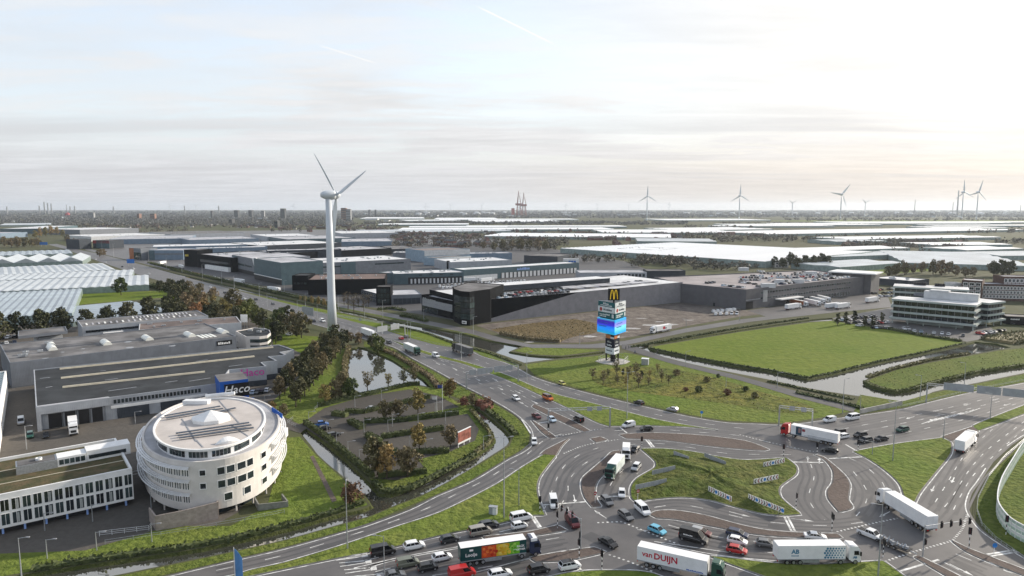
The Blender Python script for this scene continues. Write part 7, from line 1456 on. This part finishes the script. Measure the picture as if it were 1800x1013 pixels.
for kind, lab, u, v, s in (('birch','slim brown birch standing before the pond',646,690,1.0),('birch','thin bare looking birch in the middle of the pond edge',683,682,.8),('birch','darker birch on the pond edge left of the hedge end',710,680,1.0),('birch','birch beside the hedge end at the pond',728,678,1.0),('gold','golden tree at the avenue end near the bridge',572,712,.9),('brown','brown tree at the car park entrance',590,702,.75),('green','small green tree by the pond path',615,700,.75),('brown','leafy brown tree at the pond corner of the car park',600,690,.8),('gold','upright golden tree in the upper hedge of the car park',735,728,.95),('brown','brown shrub tree left in the upper hedge row',678,738,.75),('brown','brown shrub tree right in the upper hedge row',700,736,.75),('gold','slender golden tree in the middle hedge of the car park',737,794,.95),('brown','wide brown tree group before the billboard',792,786,.75),('brown','large brown tree at the lower car park corner',664,835,1.05),('gold','golden brown tree beside the large lower corner tree',680,842,1.0),('brown','brown birch like tree at the lower hedge',716,838,.9),('orange','orange tree at the upper corner by the flagpole',790,700,.8),('rust','rusty bush at the upper corner by the canal',815,712,.5),('brown','brown thicket by the highway at the canal end',830,715,.6),('rust','low red bush at the meeting of the two canals',617,882,.85),('green','green tree at the pond head by the highway',665,622,1.0),('brown','brown shrub mass at the turbine foot',612,606,.8),('brown','brown shrub mass right of the turbine foot',630,606,.7),('dark' if False else 'linden','dark tree near the highway lorry and the pond',652,610,.6),('orange','orange shrub beside the shop car park',478,725,.5),('brown','brown shrub under the round office letters',497,735,.5)): tree(kind, lab, u, v, s)
for u, v, s in ((612,545,1.1),(622,549,1.15),(630,540,1.0),(640,548,1.05),(648,540,.9),(605,536,.9)): tree('bare', 'tall bare tree standing by the canal right of the turbine mast', u, v, s, 'bare trees by the mast')
for u, v, s in ((548,535,.6),(560,538,.7),(536,532,.6),(570,540,.6),(528,530,.5)): tree('gold', 'yellow shrub tree before the low black hall', u, v, s, 'yellow shrubs by the black hall')
for u, v in ((1042,668),(1069,665),(1084,662),(1095,662),(1105,668),(1118,660),(1128,668),(1142,664),(1156,655),(1140,678),(1122,682),(1100,680),(1163,672),(1085,676),(1060,678),(1175,676)): tree('column' if rnd.random() < .25 else 'birch', 'young tree in the planted clump below the totem', u, v, rnd.uniform(.45, .8), 'young trees below the totem')
for u, v in ((1205,688),(1227,690),(1242,672),(1278,695),(1326,700),(1190,660),(1262,664),(1310,688)): tree('shrub', 'scattered shrub in the wild yellow grass', u, v, rnd.uniform(.6, 1.1), 'shrubs in the wild grass')
for u, v in ((1472,573),(1486,571),(1502,568),(1520,575),(1534,577),(1550,568)): tree('column', 'dark columnar tree along the office car park edge', u, v, 1.3, 'columnar trees by the office car park')
for u, v, s in ((1563,488,1.2),(1575,486,1.3),(1590,484,1.4),(1605,482,1.3),(1620,480,1.3),(1640,483,1.5),(1655,485,1.7),(1668,482,1.6),(1680,485,1.2),(1697,488,1.2),(1710,486,1.0)): tree('brown', 'brown green tree in the belt behind the white roofed office', u, v, s, 'tree belt behind the offices')
for u, v, s in ((1746,486,1.5),(1760,487,1.7),(1774,486,1.5)): tree('linden', 'broad dark green tree behind the brick window block', u, v, s, 'dark trees behind the brick block')
for u, v, s in ((1362,470,1.2),(1376,472,1.4),(1390,470,1.6),(1402,473,1.4),(1416,471,1.6),(1430,472,1.6),(1444,470,1.6),(1455,471,1.4)): tree('linden', 'dark green tree in the clump behind the rooftop car park', u, v, s, 'dark clump behind the distribution hall')
for u, v, s in ((868,441,1.6),(884,440,1.8),(900,439,1.8),(915,440,1.9),(930,439,1.9),(945,440,1.8),(958,441,1.6),(850,438,1.4)): tree('brown', 'large brown tree in the copse behind the grey logistics halls', u, v, s, 'brown copse behind the halls')
for u, v, s in ((70,418,2.4),(80,416,2.6),(90,415,2.7),(100,414,2.5),(62,420,2.0),(110,417,2.0)): tree('gold', 'tall golden brown tree in the clump by the highway horizon', u, v, s, 'golden clump at the highway horizon')
for u, v, s in ((8,434,1.8),(20,435,1.9),(32,436,1.9),(44,435,1.9),(56,434,1.8),(66,433,1.6),(120,430,1.5),(130,434,1.4),(150,436,1.3),(175,452,1.2),(182,450,1.2),(118,424,1.6)): tree('brown', 'brown tree in the belt at the end of the glasshouses', u, v, s, 'brown tree belt at the far glasshouses')
# hedges and reed banks: leaf masses along lines
def hedge(label, px, w, h, name='hedge', leaf='hedge', dens=26, s=.24, rough=.1, group=None):
    pts = [Vector((p.x, p.y)) for p in PP(px)]; o = pts[0]; r = random.Random(int(px[0][0] * 7 + px[0][1])); t = thing(name, label, name.replace('_', ' '), (o.x, o.y, 0), 0, group); mb = MB(); core = MB()
    for k in range(len(pts) - 1):
        a, b = pts[k] - o, pts[k + 1] - o; d = b - a; L = d.length; n = Vector((-d.y, d.x)).normalized()
        core.loft([[(*(q + n * w * .42), 0), (*(q - n * w * .42), 0), (*(q - n * w * .38), h * .88), (*(q + n * w * .38), h * .88)] for q in (a, b)])
        for j in range(int(L * dens * max(.5, w / 1.5))):
            x, y = r.random(), r.uniform(-.5, .5); z = h * (1 + r.gauss(0, rough)) if r.random() < .5 else r.uniform(0, h)
            if z < h * .9: y = math.copysign(.5, y) + r.gauss(0, .05)
            q = a + d * x + n * y * w; leafcard(mb, r, (*q, z), s)
    core.build('hedge_core', LM[leaf], t); mb.build('foliage', LM[leaf], t)
for lab, px in (('long clipped hedge along the upper edge of the car park', [(580,711),(640,697),(720,678),(738,677)]), ('clipped hedge from the second lane to its tree', [(607,726),(640,727),(700,712),(755,700)]), ('short thick hedge island at the upper lane mouth', [(585,730),(610,733)]), ('clipped hedge arm before the flagpole lawn', [(640,744),(700,742),(790,731),(806,729)]), ('short thick hedge island at the middle lane mouth', [(615,743),(637,755)]), ('clipped hedge under the slender golden tree', [(670,771),(720,764),(780,756)]), ('short thick hedge island at the lower lane mouth', [(646,768),(668,780)]), ('clipped hedge behind the billboard lane', [(682,793),(700,802),(750,797),(790,796)]), ('clipped hedge along the lower end of the car park', [(665,840),(700,836),(750,832)]), ('long dark hedge along the straight canal', [(536,745),(570,769),(602,795),(630,818),(655,840)]), ('hedge from bridge to the first lane end', [(560,716),(580,712)])): hedge(lab, px, 2.4 if 'short' in lab else 1.5, 1.5)
BK = [('green hedge strip between highway and ditch', [(262,463),(350,485),(480,515),(590,539)], 3.5, 1.6, 'hedge'), ('green hedge on the service road side of the ditch', [(300,474.5),(420,501),(560,531)], 2.5, 1.3, 'hedge'), ('shaggy shrub bank along the pond and highway', [(655,610),(692,624),(714,637),(735,650),(756,665),(772,684)], 2.2, 1.3, 'brown'), ('shrub bank between the pond and the avenue', [(613,612),(606,640),(607,662),(612,682)], 2, 1.5, 'reed'), ('green reed bank outside the canal bend', [(856,722),(876,738),(894,752),(907,766)], 1.6, 1.0, 'hedge'), ('reed bank inside the canal bend', [(828,722),(845,742),(862,762),(864,776),(836,797)], 1.2, .9, 'reed'), ('ragged reed bank below the car park corner', [(835,801),(797,822),(753,845),(720,860),(687,867),(670,864),(658,850)], 1.5, 1.0, 'hedge'), ('long reed bank under the office lawns', [(640,884),(600,898),(550,913),(500,927),(405,950),(331,963),(184,983),(55,1003)], 1.6, .8, 'hedge'), ('dark reed bank along the near side of the meadow', [(1143,613),(1220,629),(1300,644),(1350,651),(1418,665)], 1.0, .6, 'hedge'), ('dark edge of reeds along the meadow towards the office', [(1418,665),(1460,657),(1545,636),(1600,625),(1697,604)], .9, .5, 'hedge'), ('dark hedge bank between cycle path and eastern road', [(1400,691),(1440,700),(1480,709),(1515,719)], 2, .6, 'hedge'), ('tall dark hedge along the canal below the field', [(1350,671),(1424,687),(1500,703)], 1.4, .5, 'hedge'), ('reed fringe at the headland point', [(1519,672),(1535,680),(1571,689),(1600,685),(1644,672),(1718,654),(1800,642)], 1.2, .6, 'rough'), ('pale reed fringe on the headland meadow side', [(1525,665),(1569,650),(1636,634),(1703,623)], 1.8, .9, 'reed'), ('tawny reed bed at the office waterside', [(1755,602),(1780,596),(1830,590)], 16, 1.6, 'reed'), ('reed strip at the waterside before the terraced office', [(1560,579),(1620,591),(1690,601)], 2, 1.2, 'hedge'), ('low hedge between service road and field ditch', [(1110,611),(1204,594),(1300,577.5),(1420,560)], 1.6, .6, 'hedge'), ('green bank hedge along the canal under the highway', [(690,572),(751,586.5),(800,605),(862,622),(915,643)], 1.6, .4, 'hedge'), ('dark hedge before the black office', [(705,556),(728,560),(750,566)], 3, 1.6, 'hedge'), ('hedge square before the garage hall', [(664,545),(690,543),(712,547)], 2.5, 1.2, 'hedge'), ('brush pile along the scrub edge', [(880,588),(930,598),(985,602)], 3, 1.6, 'brown'), ('hedge on the highway edge beside the glasshouses', [(262,505),(300,512),(350,522)], 5, 3.0, 'hedge'), ('shrub bank by the junction slip road', [(838,712),(862,716),(850,722)], 3, 2.2, 'rust'), ('dark hedge along the yard before the grey hall', [(30,668),(56,664)], 4, 1.6, 'hedge')]
for lab, px, w, h, lf in BK: hedge(lab, px, w, h, 'shrub_bank', lf, 9 if w < 8 else 5, .42, .28)
# tufts that break up the rough grass of the mound and the wild lawn
def tufts(name, label, px, n, leaf, s, hz=.0):
    r = random.Random(n); pts = PP(px); xs = [p.x for p in pts]; ys = [p.y for p in pts]; mb = MB(); k = 0
    def inside(x, y):
        c = False
        for a, b in zip(pts, pts[1:] + pts[:1]):
            if (a.y > y) != (b.y > y) and x < (b.x - a.x) * (y - a.y) / (b.y - a.y) + a.x: c = not c
        return c
    while k < n:
        x, y = r.uniform(min(xs), max(xs)), r.uniform(min(ys), max(ys))
        if inside(x, y): leafcard(mb, r, (x, y, hz + r.uniform(.05, .35)), s, 0.1); k += 1
    tag(mb.build(name, LM[leaf]), label, 'grass', None, 'stuff')
tufts('wild_grass', 'wild yellow grass and weeds on the lawn below the totem', [(1040,655),(1100,645),(1170,648),(1260,665),(1340,690),(1420,712),(1440,726),(1370,726),(1290,712),(1200,700),(1120,690),(1050,675)], 900, 'reed', .26)
tufts('scrub_grass', 'dry brown scrub on the dirt lot', [(862,580),(930,569),(1010,561),(1050,570),(1052,584),(1010,592),(985,601),(930,597),(885,587)], 700, 'brown', .32)
tufts('headland_grass', 'rough reed grass on the headland', [(1526,671),(1575,651),(1640,637),(1755,617),(1860,604),(1860,630),(1718,653),(1644,671),(1571,687)], 350, 'rough', .25)

# ------------------------------------------------------------------ the land towards the horizon
def scatter_woods(name, label, polys, n, leaf, seed, hmin=6, hmax=11):
    r = random.Random(seed); mb = MB()
    tot = sum((u1 - u0) * (v1 - v0) for u0, u1, v0, v1 in polys)
    for u0, u1, v0, v1 in polys:
        for k in range(int(n * (u1 - u0) * (v1 - v0) / tot)):
            p = P(r.uniform(u0, u1), r.uniform(v0, v1))
            if built_over(p.x, p.y): continue
            sp = max(5.0, p.y * .0032) * r.uniform(.7, 1.5); h = min(r.uniform(hmin, hmax) * (1 + p.y / 9000), 22)
            for j in range(17): d = Vector((r.gauss(0, 1), r.gauss(0, 1), r.gauss(0, 1))).normalized() * r.uniform(.6, 1.0); leafcard(mb, r, (p.x + d.x * sp * .62, p.y + d.y * sp * .62, h * (.52 + .42 * d.z)), sp * .27, .6)
    tag(mb.build(name, LM[leaf]), label, 'woodland', None, 'stuff')
scatter_woods('far_woods', 'brown wooded land and town trees towards the horizon', [(0,640,374,384),(0,620,384,398),(600,1210,374,384),(1200,1830,374,383),(0,1830,371.5,375),(640,1210,392,396)], 8000, 'far', 1)
scatter_woods('town_tree_forest', 'mixed trees between the far houses', [(680,1210,408,424),(690,1000,420,438),(880,980,426,444),(1000,1100,456,463),(1100,1220,464,471),(1220,1330,471,477),(120,480,392,402),(140,330,398,410),(470,700,395,408)], 1300, 'town', 2)
scatter_woods('belt_forest', 'dark tree belts among the distant glasshouses', [(1150,1400,411,418),(1200,1560,419,427),(1200,1330,400,403),(1260,1420,393.5,397),(1480,1700,426,440),(1560,1640,446,453),(1120,1350,455,466),(1660,1800,405,411),(1380,1800,386,389),(1750,1830,425,431),(1260,1700,421,424)], 1500, 'town', 3)
sheet_px('far_field_ground', [(1590,428),(1700,430),(1690,420),(1600,420)], G['meadow'], .3); sheet_px('far_polder_ground', [(1300,389),(1830,392),(1830,387),(1500,386.5)], G['grass'], .3); sheet_px('far_pasture_ground', [(1470,478),(1500,470),(1700,472),(1560,482)], G['grass'], .1)
# houses
brickr = mat('house_brick', (.17, .10, .075), .85, .2, .3, rv=.3); tiler = mat('house_tiles', (.125, .085, .07), .8, .2, .5, rv=.3); tileg = mat('house_dark_tiles', (.07, .07, .075), .75, .2, .5, rv=.3); plaster = mat('house_plaster', (.55, .53, .50), .8, .08)
def house_mesh(L, D, h, r, wm, tm):
    mb = MB().box(-L / 2, L / 2, -D / 2, D / 2, 0, h); mb.mesh([(-L / 2 - .4, -D / 2 - .5, h - .2), (L / 2 + .4, -D / 2 - .5, h - .2), (L / 2 + .4, D / 2 + .5, h - .2), (-L / 2 - .4, D / 2 + .5, h - .2), (-L / 2 - .4, 0, h + r), (L / 2 + .4, 0, h + r)], [(0, 1, 5, 4), (2, 3, 4, 5), (3, 0, 4), (1, 2, 5), (0, 3, 2, 1)], 1)
    for k in range(max(2, int(L / 3))):
        x = -L / 2 + L * (k + .5) / max(2, int(L / 3))
        for z in (1, 3.6): mb.box(x - .6, x + .6, -D / 2 - .04, -D / 2, z, z + 1.3, 2)
    mb.box(L * .3, L * .3 + .7, -.4, .3, h + r * .3, h + r + .8, 0); return mb.data('house', [wm, tm, glass])
HM = [house_mesh(9, 8, 5.2, 3.8, brickr, tiler), house_mesh(24, 8, 5.4, 3.4, brickr, tiler), house_mesh(10, 9, 4.6, 4.2, plaster, tileg), house_mesh(34, 9, 5.6, 3.2, brickr, tileg), house_mesh(14, 9, 3.6, 4.4, plaster, tiler)]
HL = ['small brick house with red tiles among the far town trees', 'brick terrace with red tiles among the far town trees', 'white plastered house with dark tiles among the far town trees', 'long brick terrace with dark tiles among the far town trees', 'low white farmhouse with red tiles among the far trees']
hr = random.Random(11)
for u0, u1, v0, v1, n in ((690,1210,407,424,120),(700,860,420,436,24),(1080,1215,425,446,16),(470,690,395,408,40),(1480,1700,428,440,22),(1100,1400,412,417,14),(140,470,393,402,30),(1120,1340,457,464,8)):
    for k in range(n):
        p = P(hr.uniform(u0, u1), hr.uniform(v0, v1)); i = hr.randrange(5)
        if built_over(p.x, p.y, 12): continue
        o = put('house', HM[i], None, (p.x, p.y, 0), hr.choice((.3, 1.87, .1, 2.2)) + hr.uniform(-.1, .1)); tag(o, HL[i], 'house', 'houses of the far town')
p = P(1372, 470); t = thing('house', 'white two storey house with dark windows beside the dark clump', 'house', p); MB().box(-8, 8, -4, 4, 0, 6.5).build('wall', plaster, t); MB().box(-8.4, 8.4, -4.4, 4.4, 6.5, 7).build('roof', roofdark, t); [MB().box(-7 + k * 3.6, -4.6 + k * 3.6, -4.06, -4, z, z + 1.6).build('window', glass, t) for k in range(4) for z in (1, 4)]
# far town blocks, harbour and skyline
def block(label, u, vb, vt, wpx, m, d=25, cat='building', name='building', group=None, win=True):
    p = P(u, vb); h = HT(u, vb, vt); w = wpx * p.y / FOC; t = thing(name, label, cat, p, hr.uniform(-.15, .15), group); MB().box(-w / 2, w / 2, 0, d, 0, h).build('wall', m, t); MB().box(-w / 2 - .3, w / 2 + .3, -.3, d + .3, h, h + 1).build('roof', roofgrey, t)
    if win:
        n = max(1, int(h / 9))
        for k in range(n): MB().box(-w / 2 + 1, w / 2 - 1, -.2, 0, h * (k + .35) / n, h * (k + .8) / n).build('window_band', glass, t)
fb = {'b': mat('far_brick', (.22, .13, .10), .85, .1), 'g': mat('far_concrete', (.26, .27, .28), .8, .1), 'd': mat('far_dark', (.06, .065, .07), .7, .1), 'w': mat('far_white', (.60, .62, .64), .6, .08), 'p': mat('far_paleblue', (.42, .50, .56), .6, .08)}
for lab, u, vb, vt, w, c in (('dark high rise flat tallest on the wooded skyline',497,386,367,8,'d'),('dark high rise flat left of the tallest one',440,384,370,6,'d'),('grey high rise flat in the skyline row',462,384,371,5,'g'),('dark broad high rise flat in the skyline row',415,384,370,7,'d'),('dark slim high rise flat first in the skyline row',372,384,371,3,'d'),('brick apartment block above the far town',268,388,376,8,'b'),('small brick apartment block left of the larger one',243,387,376,4,'b'),('brick tower flat behind the turbine blade',604,388,366,9,'b'),('grey tower flat behind the turbine blade',612,388,368,9,'g'),('distant grey tower right of the turbine',649,380,369,3,'d'),('second distant grey tower right of the turbine',660,380,369,3,'d'),('pale flats on the far skyline',160,384,374,9,'g'),('dark cube building on the skyline',405,396,386,6,'d'),('small dark block before the far wood',485,401,389,6,'d')): block(lab, u, vb, vt, w, fb[c])
for k in range(70):
    u = hr.uniform(0, 1800); v = hr.uniform(374.5, 383) if u > 680 else hr.uniform(375, 396); block('pale industrial shed on the horizon land', u, v, v - hr.uniform(1.2, 2.6), hr.uniform(6, 26), fb[hr.choice('wwpg')], 60, 'warehouse', 'shed', 'sheds on the horizon land', False)
for k in range(26):
    u = hr.uniform(715, 905) if k % 2 else hr.uniform(1200, 1790); p = P(u, hr.uniform(375, 379)); r_ = hr.uniform(20, 40); o = MB().rev([(r_, 0), (r_, 22), (r_ * .9, 24), (.5, 27)], 14).build('storage_tank', fb['w'], None, p); tag(o, 'round white storage tank at the distant harbour', 'storage tank', 'harbour storage tanks')
p = P(119, 381); t = thing('silo', 'round orange red silo in the far town', 'silo', p); r_ = 3.6 * p.y / FOC; MB().rev([(r_, 0), (r_, 20), (r_ * .7, 30), (r_ * .2, 34)], 14).build('silo_shell', red, t); MB().box(-r_ * .3, r_ * .3, -r_ - 2, -r_, 0, 10).build('door', grey, t)
def crane(label, u, vb, vt, m):
    p = P(u, vb); h = HT(u, vb, vt); s = h / 100; t = thing('harbour_crane', label, 'crane', p, .3); L_ = MB()
    for x in (-9, 9):
        for y in (-9, 9): L_ = MB().tube((x * s, y * s, 0), (x * .55 * s, y * .5 * s, 45 * s), 1.5 * s, 1.2 * s, 5); L_.build('leg', m, t)
    MB().box(-12 * s, 10 * s, -7 * s, 7 * s, 44 * s, 52 * s).build('machine_house', m, t); j = MB(); a, b = Vector((-6 * s, 0, 50 * s)), Vector((-1 * s, 0, 100 * s)); j.tube(a, b, 2.6 * s, 1.2 * s, 5); j.build('boom', m, t); MB().tube((9 * s, 0, 50 * s), (2 * s, 0, 82 * s), 1.4 * s, 1 * s, 5).build('mast', m, t); MB().tube((2 * s, 0, 82 * s), (-1 * s, 0, 99 * s), .5 * s, n=4).build('stay', m, t)
    for k in range(6): z = (6 + k * 7) * s; MB().tube((-8.5 * s, -8 * s, z), (8.5 * s, -8 * s, z + 6 * s), .6 * s, n=4).build('brace', m, t)
crd = mat('crane_red', (.22, .07, .06), .6, .1); crane('tall dark red harbour crane, first of the pair on the horizon', 912, 381, 336, crd); crane('slightly lower harbour crane beside its twin', 921, 381, 339, crd)
block('red harbour building left of the cranes', 902, 380, 366.5, 5, mat('harbour_red', (.35, .08, .06), .7), 30, 'building', 'harbour_building', None, False); 
for lab, u, vt in (('first refinery column on the hazy left skyline',79,355),('second refinery column on the hazy left skyline',85,357),('third refinery column on the hazy left skyline',91,358),('refinery chimney left of the columns',70,362),('slender chimney near the picture edge',13,363),('refinery chimney right of the columns',124,363),('short refinery chimney near the flats',132,362),('broadcast mast above the left town',118,360),('tall concrete stack beside the far turbine pair',1682,335),('thin mast right of the small turbine',1607,351),('thin mast left of the far pair',1674,356),('thin mast at the picture edge',1793,360),('chimney over the town middle',200,363),('chimney between flats and turbine',325,362),('chimney left of the dark tower',385,362)):
    vb = 377 if u < 900 else 380; p = P(u, vb); h = HT(u, vb, vt); w = (1.1 if 'mast' in lab else 2.2) * p.y / FOC / 2; o = MB().rev([(w * 1.3, 0), (w, h * .5), (w * .85, h), (w * .6, h)], 10).build('chimney', fb['g'], None, p); tag(o, lab, 'chimney')
HAZE = 3.8e-5
# ------------------------------------------------------------------ the air
hz = bpy.data.materials.new('air_haze'); hz.use_nodes = True; ht = hz.node_tree; ht.nodes.clear()
pv = N('ShaderNodeVolumePrincipled', ht); pv.inputs['Color'].default_value = (0.80, 0.89, 1.0, 1); pv.inputs['Density'].default_value = HAZE; pv.inputs['Anisotropy'].default_value = 0.3
ht.links.new(pv.outputs[0], N('ShaderNodeOutputMaterial', ht).inputs['Volume'])
tag(MB().box(-27000, 27000, -3300, 26800, -3, 235).build('haze', hz), kind='stuff')

# ------------------------------------------------------------------ labels: members of a row that look alike are told apart by their place along it
NTH = 'first second third fourth fifth sixth seventh eighth ninth tenth eleventh twelfth thirteenth fourteenth fifteenth sixteenth seventeenth eighteenth nineteenth twentieth'.split()
same = {}
for o in SC.objects:
    if o.parent is None and o.get('label') and o.get('group'): same.setdefault((o['group'], o['label']), []).append(o)
for (g_, l_), os_ in same.items():      # same label within one group
    if 1 < len(os_) <= 20 and len(l_.split()) <= 13:
        for k, o in enumerate(sorted(os_, key=lambda o: o.location.x / max(o.location.y, 1))): o['label'] = l_ + ', ' + NTH[k] + ' from left'
